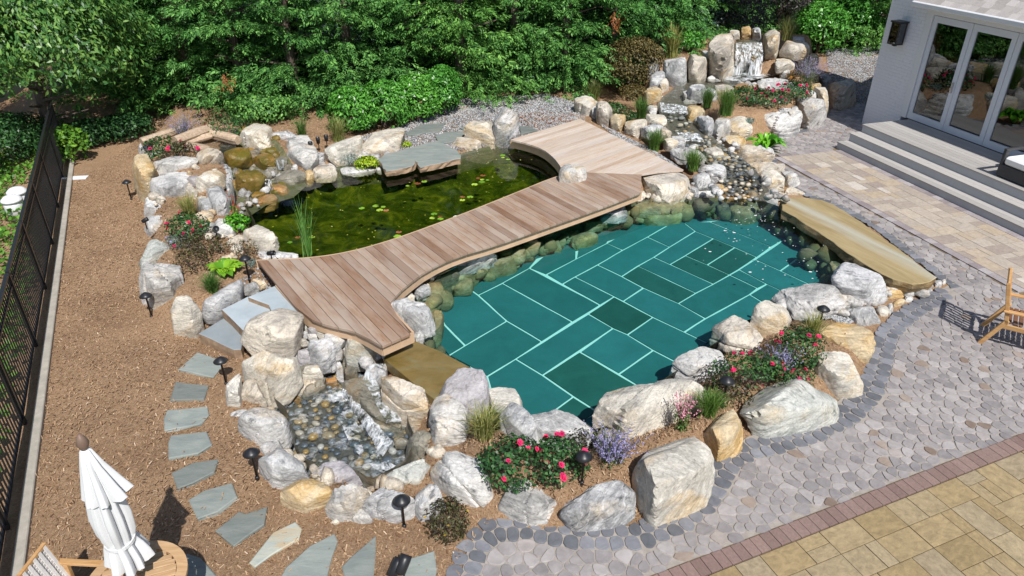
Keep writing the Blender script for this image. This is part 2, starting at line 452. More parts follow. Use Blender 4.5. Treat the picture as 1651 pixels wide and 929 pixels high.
def sandslab():
    a = G(1257, 320, .3); b = G(1510, 447, .3); ang = math.atan2(b[1] - a[1], b[0] - a[0])
    t = MT('sandstone_slab'); v = t.coords(rnd=False, rot=(0, 0, -ang)); m2_ = t.node('Mapping'); m2_.inputs['Scale'].default_value = (.45, 3.5, 1); t.ln(v, m2_.inputs['Vector']); v4 = m2_.outputs[0]
    c = t.ramp(t.noise(v4, 2.2, 7, .65, .6), [(.3, (.25, .185, .085)), (.55, (.34, .265, .14)), (.8, (.41, .335, .19))])
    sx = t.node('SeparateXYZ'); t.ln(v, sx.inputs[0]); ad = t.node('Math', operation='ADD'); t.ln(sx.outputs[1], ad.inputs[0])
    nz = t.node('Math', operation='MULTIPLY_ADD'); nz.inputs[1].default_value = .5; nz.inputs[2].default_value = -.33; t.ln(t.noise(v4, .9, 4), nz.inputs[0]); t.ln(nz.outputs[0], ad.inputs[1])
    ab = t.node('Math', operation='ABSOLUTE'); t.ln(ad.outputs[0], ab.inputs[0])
    c = t.mix(t.ramp(ab.outputs[0], [(.02, .7), (.22, 0.0)]), c, (.42, .43, .38))      # grey band along the slab
    return t.done(c, .7, t.bump(t.noise(v, 9, 7, .65), .4, .02), .3)
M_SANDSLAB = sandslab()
M_SLABEDGE = rock_mat('slab_edge', (.30, .23, .13), (.20, .15, .08), (.30, .17, .06), (.05, .045, .035), .5, .7)
M_STEPEDGE = plain('tread_edge_brown', (.30, .21, .14), .85, .2, 0, .35, 9, .5)
M_SPILL = slab_mat('spill_slab_wet', (.15, .105, .03), (.26, .185, .07), (.22, .21, .12), .5, 2.4, (1, 1.5, 1))
M_SPILL.node_tree.nodes['Principled BSDF'].inputs['Roughness'].default_value = .18
M_POOLSLABD = rnd_mat('pool_floor_slab_dark', [(0, (.028, .10, .082)), (.5, (.034, .115, .098)), (1, (.042, .135, .118))], .8, .1, 2.2, .2, .1, 20)
M_POOLSLAB = rnd_mat('pool_floor_slab', [(0, (.04, .145, .145)), (.5, (.05, .172, .178)), (1, (.06, .20, .21))], .8, .1, 2.2, .15, .1, 20)
M_GROUT = plain('pool_grout', (.86, .84, .80), .9, .1, 0, .06, 8, 0)
M_SHELF = plain('pool_shelf_stone', (.30, .29, .20), .9, .1, 0, .4, 2.5, .4)
def pond_mat():
    t = MT('pond_floor_algae'); v = t.coords(rnd=False)
    c = t.ramp(t.noise(v, 2.6, 8, .7, 1.0), [(.32, (.014, .022, .002)), (.50, (.06, .078, .005)), (.64, (.17, .17, .015)), (.82, (.40, .37, .07))])
    s = t.ramp(t.noise(v, 13, 4, .7), [(.62, 0.0), (.70, .75)])
    c = t.mix(s, c, (.30, .27, .04))
    return t.done(c, .9, t.bump(t.noise(v, 6, 6), .5, .05), .1)
M_PONDFLOOR = pond_mat()

def water_mat(name, absorb=None, density=1.0, tint=(1, 1, 1), bump=.05, bscale=5.0, ior=1.33, foam=0.0, fscale=7.0, fstretch=(1, 1, 1), bdist=.02, foam_lo=.5):
    t = MT(name); t.n.remove(t.b)
    tr = t.node('BsdfTransparent'); tr.inputs[0].default_value = (*tint, 1)
    gl = t.node('BsdfGlossy'); gl.inputs['Roughness'].default_value = .03
    fr = t.node('Fresnel'); fr.inputs['IOR'].default_value = ior
    v = t.coords(rnd=False)
    n1 = t.bump(t.noise(v, bscale, 4, .55, .6), bump, bdist)
    n2 = t.bump(t.noise(v, bscale * 4.2, 3, .5), bump * .5, bdist * .4, n1)
    t.ln(n2, gl.inputs['Normal']); t.ln(n2, fr.inputs['Normal'])
    mx = t.node('MixShader'); t.ln(fr.outputs[0], mx.inputs[0]); t.ln(tr.outputs[0], mx.inputs[1]); t.ln(gl.outputs[0], mx.inputs[2])
    sh = mx.outputs[0]
    if foam > 0:
        df = t.node('BsdfDiffuse'); df.inputs[0].default_value = (.80, .83, .86, 1)
        vf = t.coords(scale=fstretch, rnd=False)
        ff = t.ramp(t.noise(vf, fscale, 7, .72, .5), [(foam_lo, 0.0), (min(1, foam_lo + .22), foam)])
        m2 = t.node('MixShader'); t.ln(ff, m2.inputs[0]); t.ln(sh, m2.inputs[1]); t.ln(df.outputs[0], m2.inputs[2]); sh = m2.outputs[0]
    t.ln(sh, t.out.inputs['Surface'])
    if absorb:
        va = t.node('VolumeAbsorption'); va.inputs['Color'].default_value = (*absorb, 1); va.inputs['Density'].default_value = density
        t.ln(va.outputs[0], t.out.inputs['Volume'])
    return t.m
M_POOLWATER = water_mat('pool_water', (.56, .90, .89), 2.05, bump=.35, bscale=5.0)
M_PONDWATER = water_mat('pond_water', (.50, .66, .15), .9, bump=.05, bscale=3.0)
M_STREAM = water_mat('stream_water', tint=(.86, .88, .86), bump=.5, bscale=9, foam=.55, fscale=6.0, foam_lo=.58, bdist=.03)
M_BASINWATER = water_mat('basin_water', tint=(.80, .86, .90), bump=.6, bscale=7, foam=.7, fscale=4.0, foam_lo=.535, bdist=.04)
M_FALL = water_mat('falling_water', tint=(.90, .93, .94), bump=.25, bscale=10, ior=1.12, foam=.95, fscale=9, fstretch=(1.5, 1.5, .25), foam_lo=.43, bdist=.03)
M_FOAM = water_mat('churning_water', tint=(.88, .92, .92), bump=.3, bscale=12, ior=1.12, foam=.97, fscale=6, foam_lo=.46, bdist=.03)
M_FILM = water_mat('thin_water_film', tint=(.95, .94, .88), bump=.15, bscale=7)

def leaf_mat(name, dark, mid, lite, trans=.25, rough_=.5, spec=.35):
    t = MT(name)
    c = t.ramp(t.rand(), [(0, dark), (.45, mid), (.85, lite), (1, tuple(min(1, x * 1.25) for x in lite))])
    oi_ = t.node('ObjectInfo'); c = t.mix(1.0, c, t.ramp(oi_.outputs['Random'], [(0, (.80, .88, .86)), (.5, (1, 1, 1)), (1, (1.16, 1.08, .92))]), 'MULTIPLY')
    t.done(c, rough_, None, spec)
    tl = t.node('BsdfTranslucent'); t.ln(c, tl.inputs[0])
    mx = t.node('MixShader'); mx.inputs[0].default_value = trans
    t.ln(t.b.outputs[0], mx.inputs[1]); t.ln(tl.outputs[0], mx.inputs[2]); t.ln(mx.outputs[0], t.out.inputs['Surface'])
    return t.m
LM = {
    'conifer': leaf_mat('foliage_conifer', (.030, .10, .026), (.085, .245, .055), (.19, .41, .10)),
    'laurel': leaf_mat('foliage_laurel', (.035, .14, .020), (.075, .27, .035), (.15, .42, .065), .2, .35, .5),
    'deciduous': leaf_mat('foliage_broadleaf', (.04, .115, .03), (.095, .25, .055), (.22, .38, .085), .3, .4, .45),
    'ivy': leaf_mat('foliage_groundcover', (.04, .12, .015), (.085, .23, .025), (.18, .36, .045), .3),
    'rose': leaf_mat('foliage_rose', (.020, .055, .020), (.035, .105, .032), (.07, .17, .05), .2, .4),
    'roseb': leaf_mat('foliage_bronze_rose', (.035, .025, .018), (.065, .055, .028), (.09, .10, .035), .2, .45),
    'bronze': leaf_mat('foliage_bronze', (.06, .05, .02), (.12, .10, .035), (.20, .16, .06), .25),
    'purple': leaf_mat('foliage_purple', (.02, .018, .022), (.045, .04, .045), (.10, .095, .09), .2),
    'glauc': leaf_mat('foliage_blue_green', (.04, .09, .07), (.09, .16, .13), (.20, .28, .24), .2),
    'grass': leaf_mat('foliage_grass', (.05, .13, .025), (.09, .20, .04), (.17, .29, .07), .3),
    'grassy': leaf_mat('foliage_yellow_grass', (.14, .18, .04), (.26, .29, .08), (.46, .44, .18), .3),
    'sage': leaf_mat('foliage_sage', (.09, .14, .06), (.16, .21, .09), (.26, .30, .14), .25),
    'hosta': leaf_mat('foliage_hosta', (.12, .32, .02), (.22, .46, .03), (.38, .56, .05), .3, .4),
    'fern': leaf_mat('foliage_bright_broad', (.03, .14, .01), (.08, .32, .015), (.20, .50, .03), .3, .35, .5),
    'mossy': leaf_mat('foliage_creeping', (.16, .30, .01), (.26, .42, .02), (.42, .50, .03), .2),
    'blue': leaf_mat('foliage_blue_grey', (.10, .17, .15), (.16, .24, .22), (.25, .34, .32), .2),
    'rush': leaf_mat('foliage_rush', (.06, .17, .03), (.11, .27, .05), (.25, .42, .13), .3),
    'lily': leaf_mat('lily_leaf', (.10, .25, .02), (.20, .42, .03), (.38, .52, .06), .1, .3, .5),
    'brown': leaf_mat('dead_foliage', (.22, .07, .03), (.33, .11, .04), (.42, .17, .07), .2),
}
def flower_mat(name, a, b): return leaf_mat(name, a, b, b, .25, .6, .2)
FM = {'pink': flower_mat('petal_pink', (.62, .02, .08), (.80, .05, .20)), 'red': flower_mat('petal_red', (.55, .01, .02), (.70, .03, .03)),
      'lav': flower_mat('petal_lavender', (.28, .25, .50), (.42, .38, .66)), 'lpink': flower_mat('petal_pale_pink', (.65, .22, .36), (.78, .36, .48)),
      'orange': flower_mat('petal_orange', (.50, .22, .03), (.62, .30, .05)), 'white': flower_mat('petal_white', (.75, .74, .66), (.82, .82, .78)), 'yellow': flower_mat('petal_yellow', (.60, .38, .03), (.7, .5, .05))}
M_BARK = wood_mat('bark_grey_brown', (.07, .05, .04), (.17, .13, .105), (6, 6, 1))
M_BLACK = plain('black_powder_coat', (.016, .017, .020), .4, .5, 0, .1, 8, .05)
M_WHITEP = plain('white_paint_trim', (.74, .75, .78), .5, .4, 0, .03, 3, 0)
M_FRAME = plain('door_frame_white', (.66, .69, .76), .4, .5, 0, .03, 3, 0)
M_CANVAS = plain('white_canvas', (.66, .67, .68), .9, .1, 0, .04, 5, .1)
M_CUSH = plain('white_cushion', (.82, .82, .82), .9, .1, 0, .03, 6, .1)
M_COMP = wood_mat('composite_grey_board', (.36, .34, .32), (.45, .43, .41), (1, 12, 12))
M_RISER = plain('riser_grey_board', (.42, .43, .45), .7, .3, 0, .05, 6, .05)
M_CURB = plain('stone_curb', (.36, .33, .28), .9, .2, 0, .2, 8, .3)
M_STEEL = plain('stainless_steel', (.55, .55, .56), .25, .5, .9, .05, 5, 0)
M_WICKER = plain('grey_woven_cord', (.60, .58, .56), .85, .2, 0, .12, 20, .2)
M_FINIAL = plain('finial_brown', (.18, .12, .09), .5, .3, 0, .1, 8, 0)
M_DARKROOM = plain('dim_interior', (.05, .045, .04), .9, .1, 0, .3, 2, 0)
M_SPOT = M_BLACK

def face_up(o):
    """water sheets: make the outer side face the viewer side / the sky"""
    me = o.data; me.update(); n_ = Vector((0, 0, 0)); c_ = Vector((0, 0, 0))
    for f in me.polygons: n_ += f.normal * f.area; c_ += f.center / len(me.polygons)
    if n_.dot(Vector((0, -.5, 1))) < 0: me.flip_normals()
    return o
# ------------------------------------------------------------------ site outlines
Z_POOL, Z_POND, Z_DECK, Z_BASIN = .12, .22, .50, -.225
POOL = smooth_poly([p[:2] for p in GP([(652, 505), (690, 452), (760, 418), (850, 378), (950, 342), (1035, 318), (1110, 316), (1190, 316), (1250, 322), (1285, 350), (1345, 392), (1378, 425), (1372, 452), (1300, 492), (1222, 505), (1160, 548), (1080, 605), (960, 705), (880, 695), (790, 662), (735, 612), (690, 560)], Z_POOL)], 1)
POND = smooth_poly([p[:2] for p in GP([(400, 350), (392, 330), (420, 300), (470, 285), (540, 272), (600, 268), (700, 262), (790, 238), (850, 232), (895, 252), (925, 285), (900, 300), (745, 362), (640, 402), (560, 424), (455, 432), (425, 400)], Z_POND)], 1)
BASIN = smooth_poly([p[:2] for p in GP(img_px('j', [(290, 300), (350, 235), (450, 155), (560, 105), (680, 75), (800, 100), (900, 260), (1040, 450), (1010, 620), (890, 700), (800, 745), (720, 690), (500, 660), (385, 520), (390, 400)]), Z_BASIN)], 1)
BORDER = [(742, 935), (762, 880), (795, 850), (850, 852), (905, 862), (965, 868), (1040, 864), (1098, 842), (1140, 800), (1165, 748), (1215, 722), (1290, 708), (1345, 682), (1392, 648), (1414, 605), (1420, 558), (1444, 520), (1490, 492), (1525, 472)]
BORDER_W = smooth_path([p[:2] for p in GP(BORDER)], 2)
STREAM = [(.80, 1112, 122, 1266, 118), (.78, 1085, 148, 1180, 138), (.70, 1062, 165, 1112, 168), (.60, 1070, 188, 1118, 190), (.52, 1082, 212, 1142, 212), (.45, 1108, 238, 1168, 238), (.38, 1146, 262, 1208, 262), (.28, 1168, 290, 1238, 300), (.14, 1165, 322, 1246, 324)]
FALL = [(.62, 366, 232, 442, 232), (.52, 362, 254, 470, 256), (.38, 370, 285, 500, 282), (.26, 382, 318, 490, 305), (.12, 394, 348, 446, 336)]
def zones():
    T = []
    P = lambda pts, z: [p[:2] for p in GP(pts, z)]
    T.append((P([(236, 262), (246, 330), (250, 470), (300, 500), (345, 478), (420, 440), (450, 455), (560, 510), (640, 470), (1040, 300), (1105, 270), (1010, 205), (945, 170), (960, 140), (1040, 120), (1100, 20), (600, 30), (300, 110)], .3), .30, .35))
    T.append((P([(268, 270), (262, 228), (330, 196), (420, 196), (470, 205), (480, 235), (400, 248), (330, 290)], .7), .62, .5))
    T.append((P([(1048, 165), (1036, 105), (1090, 62), (1150, 45), (1300, 45), (1325, 115), (1308, 148), (1262, 176), (1218, 182), (1155, 178), (1118, 168), (1085, 172)], .7), .66, .3))
    T.append((P([(1052, 90), (1075, 72), (1150, 52), (1310, 50), (1300, 90), (1240, 96), (1180, 84), (1130, 96)], 1.15), 1.08, .5))
    T.append((P(img_px('h', [(215, 440), (270, 330), (420, 330), (560, 480), (820, 440), (1000, 400), (1250, 320), (1450, 260), (1700, 60), (1780, 90), (1600, 300), (1400, 400), (1120, 560), (1060, 640), (700, 740), (400, 690)]), .3), .28, .35))
    T.append((P([(1225, 540), (1300, 510), (1345, 505), (1395, 560), (1330, 625), (1240, 640)], .2), .22, .35))
    return T
ZONES = zones()
FEN0, FEN1 = G(103, 272)[:2], G(4, 905)[:2]
FD = Vector((FEN1[0] - FEN0[0], FEN1[1] - FEN0[1])).normalized()
FN = Vector((FD.y, -FD.x))
if FN.x > 0: FN = -FN
def sstep(x): x = np.clip(x, 0, 1); return x * x * (3 - 2 * x)
PATIO = [p[:2] for p in GP([(735, 960), (756, 878), (800, 838), (900, 850), (1040, 848), (1120, 800), (1150, 745), (1205, 705), (1330, 665), (1395, 610), (1405, 555), (1440, 505), (1530, 460), (1450, 400), (1385, 350), (1335, 325), (1290, 312), (1262, 290), (1235, 250), (1245, 222), (1300, 205), (1335, 185), (1345, 168), (1420, 168)])] + [(16, 18), (16, 2.5), (-.5, 2.5)]
def hgt(X, Y):
    X = np.asarray(X, float); Y = np.asarray(Y, float)
    h = np.zeros(X.shape)
    d = (X - FEN0[0]) * FN.x + (Y - FEN0[1]) * FN.y
    h = h - .75 * sstep((d - .25) / 2.2)
    for P, z, fw in ZONES:
        ins = inside(P, X, Y); dd = pdist(P, X, Y); s = np.where(ins, dd, -dd)
        wgt = sstep(s / fw + .5); h = h * (1 - wgt) + z * wgt
    for A, B in zip(STREAM, STREAM[1:]):
        P = [G(A[1] - 8, A[2], A[0])[:2], G(A[3] + 8, A[4], A[0])[:2], G(B[3] + 8, B[4], B[0])[:2], G(B[1] - 8, B[2], B[0])[:2]]
        ins = inside(P, X, Y); dd = pdist(P, X, Y); s = np.where(ins, dd, -dd)
        wgt = sstep(s / .25 + .7); h = np.minimum(h, h * (1 - wgt) + (B[0] - .22) * wgt)
    for A, B in zip(FALL, FALL[1:]):
        P = [G(A[1], A[2], A[0])[:2], G(A[3], A[4], A[0])[:2], G(B[3], B[4], B[0])[:2], G(B[1], B[2], B[0])[:2]]
        ins = inside(P, X, Y); dd = pdist(P, X, Y); s = np.where(ins, dd, -dd)
        wgt = sstep(s / .2 + .6); h = np.minimum(h, h * (1 - wgt) + ((A[0] + B[0]) / 2 - .14) * wgt)
    ins = inside(PATIO, X, Y); dd = pdist(PATIO, X, Y)
    h = np.where(ins & (h > -.05), np.where(dd > .0, -.05, h), h)
    for P, z, fw in ((POND, -.55, .45), (POOL, -.6, .35), (BASIN, -.42, .25)):
        ins = inside(P, X, Y); dd = pdist(P, X, Y); s = np.where(ins, dd, -dd)
        wgt = sstep(s / .14 + 1.15); h = np.minimum(h, h * (1 - wgt) + z * wgt)
    return h
def hz(x, y): return float(hgt(np.array([x]), np.array([y]))[0])

# ground sheet: fine heightfield near, wide skirt to the horizon
nx, ny = 250, 215
gx = np.linspace(-17, 16, nx); gy = np.linspace(2.6, 28, ny)
XX, YY = np.meshgrid(gx, gy)
HH = hgt(XX, YY)
pts = np.stack([XX.ravel(), YY.ravel(), np.zeros(XX.size)], 1)
patm = inside(PATIO, XX, YY).ravel()
HH = HH.ravel() + np.where(patm, 0, wave_noise(pts, 2.2, 3, 3) * .025)
edge = (np.minimum(np.minimum(XX + 17, 16 - XX), np.minimum(YY - 2.6, 28 - YY))).ravel()
HH = np.where(edge < .02, np.minimum(HH, -.06), HH)
V = np.stack([XX.ravel(), YY.ravel(), HH], 1)
ii = (np.arange(ny - 1)[:, None] * nx + np.arange(nx - 1)[None, :]).ravel()
F = np.stack([ii, ii + 1, ii + nx + 1, ii + nx], 1)
tag(obj_np('ground', V, F, M_MULCH, smooth=True), 'brown wood mulch ground around the pool, pond and beds', kind='structure')
R = 400
far = [(-R, -R, -.08), (R, -R, -.08), (R, R, -.08), (-R, R, -.08), (-16.9, 2.7, -.08), (15.9, 2.7, -.08), (15.9, 27.9, -.08), (-16.9, 27.9, -.08)]
M_FARG = plain('far_ground_green', (.045, .06, .025), .95, .1, 0, .4, .3, .2)
tag(obj_pd('far_ground', far, [(0, 1, 5, 4), (1, 2, 6, 5), (2, 3, 7, 6), (3, 0, 4, 7)], M_FARG), 'dim ground running on beyond the garden under the trees', kind='structure')

# loose mulch chips
n = 60000
cx, cy = RNG.uniform(-9.5, 3.2, n * 2), RNG.uniform(4.0, 19, n * 2)
keep = (~inside(PATIO, cx, cy)) & (~inside(POOL, cx, cy)) & (~inside(POND, cx, cy)) & (~inside(BASIN, cx, cy)) & (((cx - FEN0[0]) * FN.x + (cy - FEN0[1]) * FN.y) < -.1)
cx, cy = cx[keep][:n], cy[keep][:n]; n = len(cx)
bx2, by2 = [], []
for (P, z, fw) in ZONES[2:]:
    x0, x1 = min(p[0] for p in P), max(p[0] for p in P); y0, y1 = min(p[1] for p in P), max(p[1] for p in P)
    m = int(450 * (x1 - x0) * (y1 - y0)); ax, ay = RNG.uniform(x0, x1, m), RNG.uniform(y0, y1, m)
    k = inside(P, ax, ay); bx2.append(ax[k]); by2.append(ay[k])
cx = np.concatenate([cx] + bx2); cy = np.concatenate([cy] + by2); n = len(cx)
cz = hgt(cx, cy) + .010 + np.where(RNG.random(n) < .05, .031, 0)
an = RNG.uniform(0, PI, n); L = RNG.uniform(.008, .026, n); wd = RNG.uniform(.002, .006, n)
dx, dy = np.cos(an), np.sin(an); tz = RNG.uniform(-.012, .012, n)
V = np.zeros((n, 4, 3))
for k, (a, b) in enumerate(((-1, -1), (1, -1), (1, 1), (-1, 1))):
    V[:, k, 0] = cx + a * L * dx - b * wd * dy; V[:, k, 1] = cy + a * L * dy + b * wd * dx; V[:, k, 2] = cz + a * tz + .008
tag(obj_np('mulch_chips', V.reshape(-1, 3), np.arange(n * 4).reshape(n, 4), M_CHIP), 'loose shredded wood chips strewn over the mulch', 'mulch', kind='stuff')

# ------------------------------------------------------------------ patio: sand sheet, cobbles, pavers
pv, pf = cdt(PATIO)
patio = tag(obj_pd('patio', [(x, y, .004) for x, y in pv], pf, M_SAND), 'grey cobbled patio around the pool', kind='structure')
bandd = Vector(G(1651, 700)[:2]) - Vector(G(1057, 929)[:2]); bandd.normalize()
bandn = Vector((bandd.y, -bandd.x))            # towards the camera side (tan pavers)
BO = Vector(G(1057, 929)[:2])
band_w = (Vector(G(1144, 929)[:2]) - BO).dot(bandn)
# house axes
HD = Vector((G(1651, 384.7)[0] - G(1347, 240)[0], G(1651, 384.7)[1] - G(1347, 240)[1])).normalized()   # along the steps, towards the camera
HN = Vector((HD.y, -HD.x))
if HN.x > 0: HN = -HN                           # out of the house
HO = Vector(G(1347, 240)[:2])                   # left foot of the steps
def hs(x, y): v = Vector((x, y)) - HO; return v.dot(HD), v.dot(HN)
def hw(s, n_): p = HO + HD * s + HN * n_; return (p.x, p.y)
n_out = hs(*G(1274, 267)[:2])[1]; s_left = hs(*G(1346, 246)[:2])[0] - .05
BRICKW = .17

r = random.Random(5)
def along2(path, step, start=0.0):
    P = [Vector(p) for p in path]; d = [0]
    for a, b in zip(P, P[1:]): d.append(d[-1] + (b - a).length)
    out = []; s = start
    while s < d[-1]:
        i = max(j for j in range(len(d)) if d[j] <= s); i = min(i, len(P) - 2)
        t = (s - d[i]) / max(1e-6, d[i + 1] - d[i]); out.append((P[i].lerp(P[i + 1], t), (P[i + 1] - P[i]).normalized())); s += step
    return out
sp = .138
cs, dk = [], []
bpts = []
for row, offn in enumerate((-.07, .07)):
    for q, (p, t_) in enumerate(along2(BORDER_W, .150, .075 * row)):
        p = p + Vector((-t_.y, t_.x)) * offn; bpts.append((p.x + r.uniform(-.008, .008), p.y + r.uniform(-.008, .008)))
edge2 = smooth_path([p[:2] for p in GP([(1536, 462), (1470, 410), (1400, 358), (1345, 330), (1300, 316), (1268, 296), (1246, 262), (1240, 236), (1262, 222), (1300, 210)])], 1)
for q, (p, t_) in enumerate(along2(edge2, .15)): bpts.append((p.x, p.y))
for row in range(165):
    for col in range(124):
        x = -1.2 + (col + .5 * (row % 2)) * sp * 1.06; y = 2.9 + row * sp * .9
        cs.append((x + r.uniform(-.048, .048), y + r.uniform(-.048, .048)))
cs = np.array(cs)
k = (pdist(BORDER_W, cs[:, 0], cs[:, 1], False) > .205) & (pdist(edge2, cs[:, 0], cs[:, 1], False) > .12)
cs = cs[k]; nplain = len(cs); allp = np.concatenate([cs, np.array(bpts)])
res = delaunay_2d_cdt([Vector((x, y)) for x, y in allp], [], [], 0, 1e-6)
vco = [v for v in res[0]]; orig = res[3]; star = [[] for _ in vco]
for f in res[2]:
    A_, B_, C_ = (vco[i] for i in f); dd = 2 * (A_.x * (B_.y - C_.y) + B_.x * (C_.y - A_.y) + C_.x * (A_.y - B_.y))
    if abs(dd) < 1e-12: continue
    a2, b2, c2 = A_.length_squared, B_.length_squared, C_.length_squared
    cc_ = ((a2 * (B_.y - C_.y) + b2 * (C_.y - A_.y) + c2 * (A_.y - B_.y)) / dd, (a2 * (C_.x - B_.x) + b2 * (A_.x - C_.x) + c2 * (B_.x - A_.x)) / dd)
    for i in f: star[i].append(cc_)
pin = inside(PATIO, allp[:, 0], allp[:, 1])
bs = (allp[:, 0] - BO.x) * bandn.x + (allp[:, 1] - BO.y) * bandn.y
ss = (allp[:, 0] - HO.x) * HD.x + (allp[:, 1] - HO.y) * HD.y; nn_ = (allp[:, 0] - HO.x) * HN.x + (allp[:, 1] - HO.y) * HN.y
pr = np.array([Pj(x, y, 0) for x, y in allp])
cells = []
for vi, poly in enumerate(star):
    oi_ = orig[vi][0] if orig[vi] else vi; x, y = allp[oi_]; dark_ = oi_ >= nplain
    if not dark_ and not pin[oi_]: continue
    if bs[oi_] > -.02 or ((ss[oi_] > s_left - .21) and nn_[oi_] < n_out + .09): continue
    if not (690 < pr[oi_][0] < 1700 and pr[oi_][1] < 965 and x < 10.5): continue
    if len(poly) < 4: continue
    P = sorted(poly, key=lambda q: math.atan2(q[1] - y, q[0] - x)); P = [(px_ - x, py_ - y) for px_, py_ in P]
    P = [(px_ * min(1, .125 / max(1e-6, math.hypot(px_, py_))), py_ * min(1, .125 / max(1e-6, math.hypot(px_, py_)))) for px_, py_ in P]
    cells.append((x * x + y * y, x, y, P, dark_))
cells.sort(key=lambda q: q[0])
SV, SF, off, ncob, nbor = [], [], 0, 0, 0
for _, x, y, P, dark_ in cells:
    R0 = [(px_ * (1 - .0055 / max(.02, math.hypot(px_, py_))), py_ * (1 - .0055 / max(.02, math.hypot(px_, py_)))) for px_, py_ in smooth_poly(P, 1)]
    n = len(R0); h = r.uniform(.008, .013) if not dark_ else r.uniform(.010, .015); tx, ty = r.uniform(-.04, .04), r.uniform(-.04, .04)
    V = [(px_, py_, 0) for px_, py_ in R0] + [(px_ * .98, py_ * .98, h * .55) for px_, py_ in R0] + [(px_ * .93, py_ * .93, h + px_ * tx + py_ * ty) for px_, py_ in R0] + [(0, 0, h * 1.03)]
    F = [(lv * n + q, lv * n + (q + 1) % n, (lv + 1) * n + (q + 1) % n, (lv + 1) * n + q) for lv in (0, 1) for q in range(n)] + [(2 * n + q, 2 * n + (q + 1) % n, 3 * n) for q in range(n)]
    if dark_ and nbor < 300: obj_pd('border_cobble', V, F, M_COBBLED, patio, (x, y, .004)); nbor += 1
    elif not dark_ and ncob < 300: obj_pd('cobble', V, F, M_COBBLE, patio, (x, y, .004)); ncob += 1
    elif not dark_:
        SV += [(a_ + x, b_ + y, c_ + .004) for a_, b_, c_ in V]; SF += [tuple(q + off for q in f) for f in F]; off += len(V)
o = obj_pd('cobbles', SV, SF, M_COBBLE, patio); tag(o, kind='stuff')
# brown soldier course and tan pavers
def paver_mesh(mat, nm):
    V, F = prism([(-.5, -.5), (.5, -.5), (.5, .5), (-.5, .5)], 0, 1)
    bm = bmesh.new(); vs = [bm.verts.new(v) for v in V]
    for f in F: bm.faces.new([vs[i] for i in f])
    bm.verts.ensure_lookup_table()
    bmesh.ops.bevel(bm, geom=[e for e in bm.edges if e.verts[0].co.z > .5 and e.verts[1].co.z > .5], offset=.035, segments=1, affect='EDGES')
    me = bpy.data.meshes.new(nm); bm.normal_update(); bm.to_mesh(me); bm.free(); me.materials.append(mat); return me
PM_BROWN, PM_TAN, PM_CREAM, PM_PURP = paver_mesh(M_BROWNBRICK, 'brick'), paver_mesh(M_TANPAVE, 'paver'), paver_mesh(M_CREAMPAVE, 'paver'), paver_mesh(M_PURPLEPAVE, 'border_paver')
ba = math.atan2(bandd.y, bandd.x)
Ps = [BO + bandd * -1.5 + bandn * -.02, BO + bandd * 12 + bandn * -.02, BO + bandd * 12 + bandn * 4.5, BO + bandd * -1.5 + bandn * 4.5]
terr = tag(obj_pd('terrace', [(p.x, p.y, .008) for p in Ps], [(0, 1, 2, 3)], M_MORTAR), 'tan paved terrace with a brown brick edge', kind='structure')
s = -.6
while s < 6.2:
    L_ = r.uniform(.115, .13)
    p = BO + bandd * (s + L_ / 2) + bandn * (band_w / 2)
    inst('brick', PM_BROWN, terr, (p.x, p.y, .008), ba, (L_ - .006, band_w - .01, .022 + r.uniform(0, .004))); s += L_
row = 0; nb = band_w + .01
def ashlar(s0, s1, n0, n1, rr, unit=.15):
    """random rectangular pavers on a unit grid"""
    ns, nr = int(round((s1 - s0) / unit)), int(round((n1 - n0) / unit)); occ = [[False] * ns for _ in range(nr)]; out = []
    for i in range(nr):
        for j in range(ns):
            if occ[i][j]: continue
            for (a, b) in rr.sample([(3, 2), (2, 2), (2, 3), (2, 1), (3, 2), (1, 2), (2, 2)], 7) + [(1, 1)]:
                if i + b <= nr and j + a <= ns and all(not occ[i + y][j + x] for y in range(b) for x in range(a)):
                    for y in range(b):
                        for x in range(a): occ[i + y][j + x] = True
                    out.append((s0 + j * unit, n0 + i * unit, a * unit, b * unit)); break
    return out
for (s_, n_, a, b) in ashlar(-.75, 6.0, nb, nb + 2.4, r, .15):
    p = BO + bandd * (s_ + a / 2) + bandn * (n_ + b / 2); q = Pj(p.x, p.y, 0)
    if q[1] > 975 or q[0] > 1700 or q[0] < 1080: continue
    inst('paver', PM_TAN, terr, (p.x, p.y, .008), ba, (a - .008, b - .008, .024 + r.uniform(0, .004)))
# cream pavers in front of the steps
ha = math.atan2(HD.y, HD.x)
walk_z = .008
Pw = [hw(s_left - .22, -.1), hw(9, -.1), hw(9, n_out + .11), hw(s_left - .22, n_out + .11)]
walk = tag(obj_pd('paved_walk', [(x, y, walk_z) for x, y in Pw], [(0, 1, 2, 3)], M_MORTAR), 'cream paved walk in front of the grey steps', kind='structure')
def pput(me, nm, s_, n_, a, b):
    x, y = hw(s_ + a / 2, n_ + b / 2); q = Pj(x, y, 0)
    if q[0] > 1720 or q[1] > 560: return
    inst(nm, me, walk, (x, y, walk_z), ha, (a - .008, b - .008, .022 + r.uniform(0, .004)))
s = s_left
while s < 6.6:
    pput(PM_PURP, 'border_paver', s, .0, .2, .17); pput(PM_PURP, 'border_paver', s, n_out - .085, .2, .17); s += .2
nq = .17
while nq < n_out - .1:
    pput(PM_PURP, 'border_paver', s_left - .19, nq, .18, min(.2, n_out - .09 - nq)); nq += .2
w_in = n_out - .085 - .17
u = w_in / round(w_in / .16)
for (s_, n_, a, b) in ashlar(s_left, s_left + u * 44, .17, .17 + w_in, r, u): pput(PM_CREAM, 'paver', s_, n_, a, b)

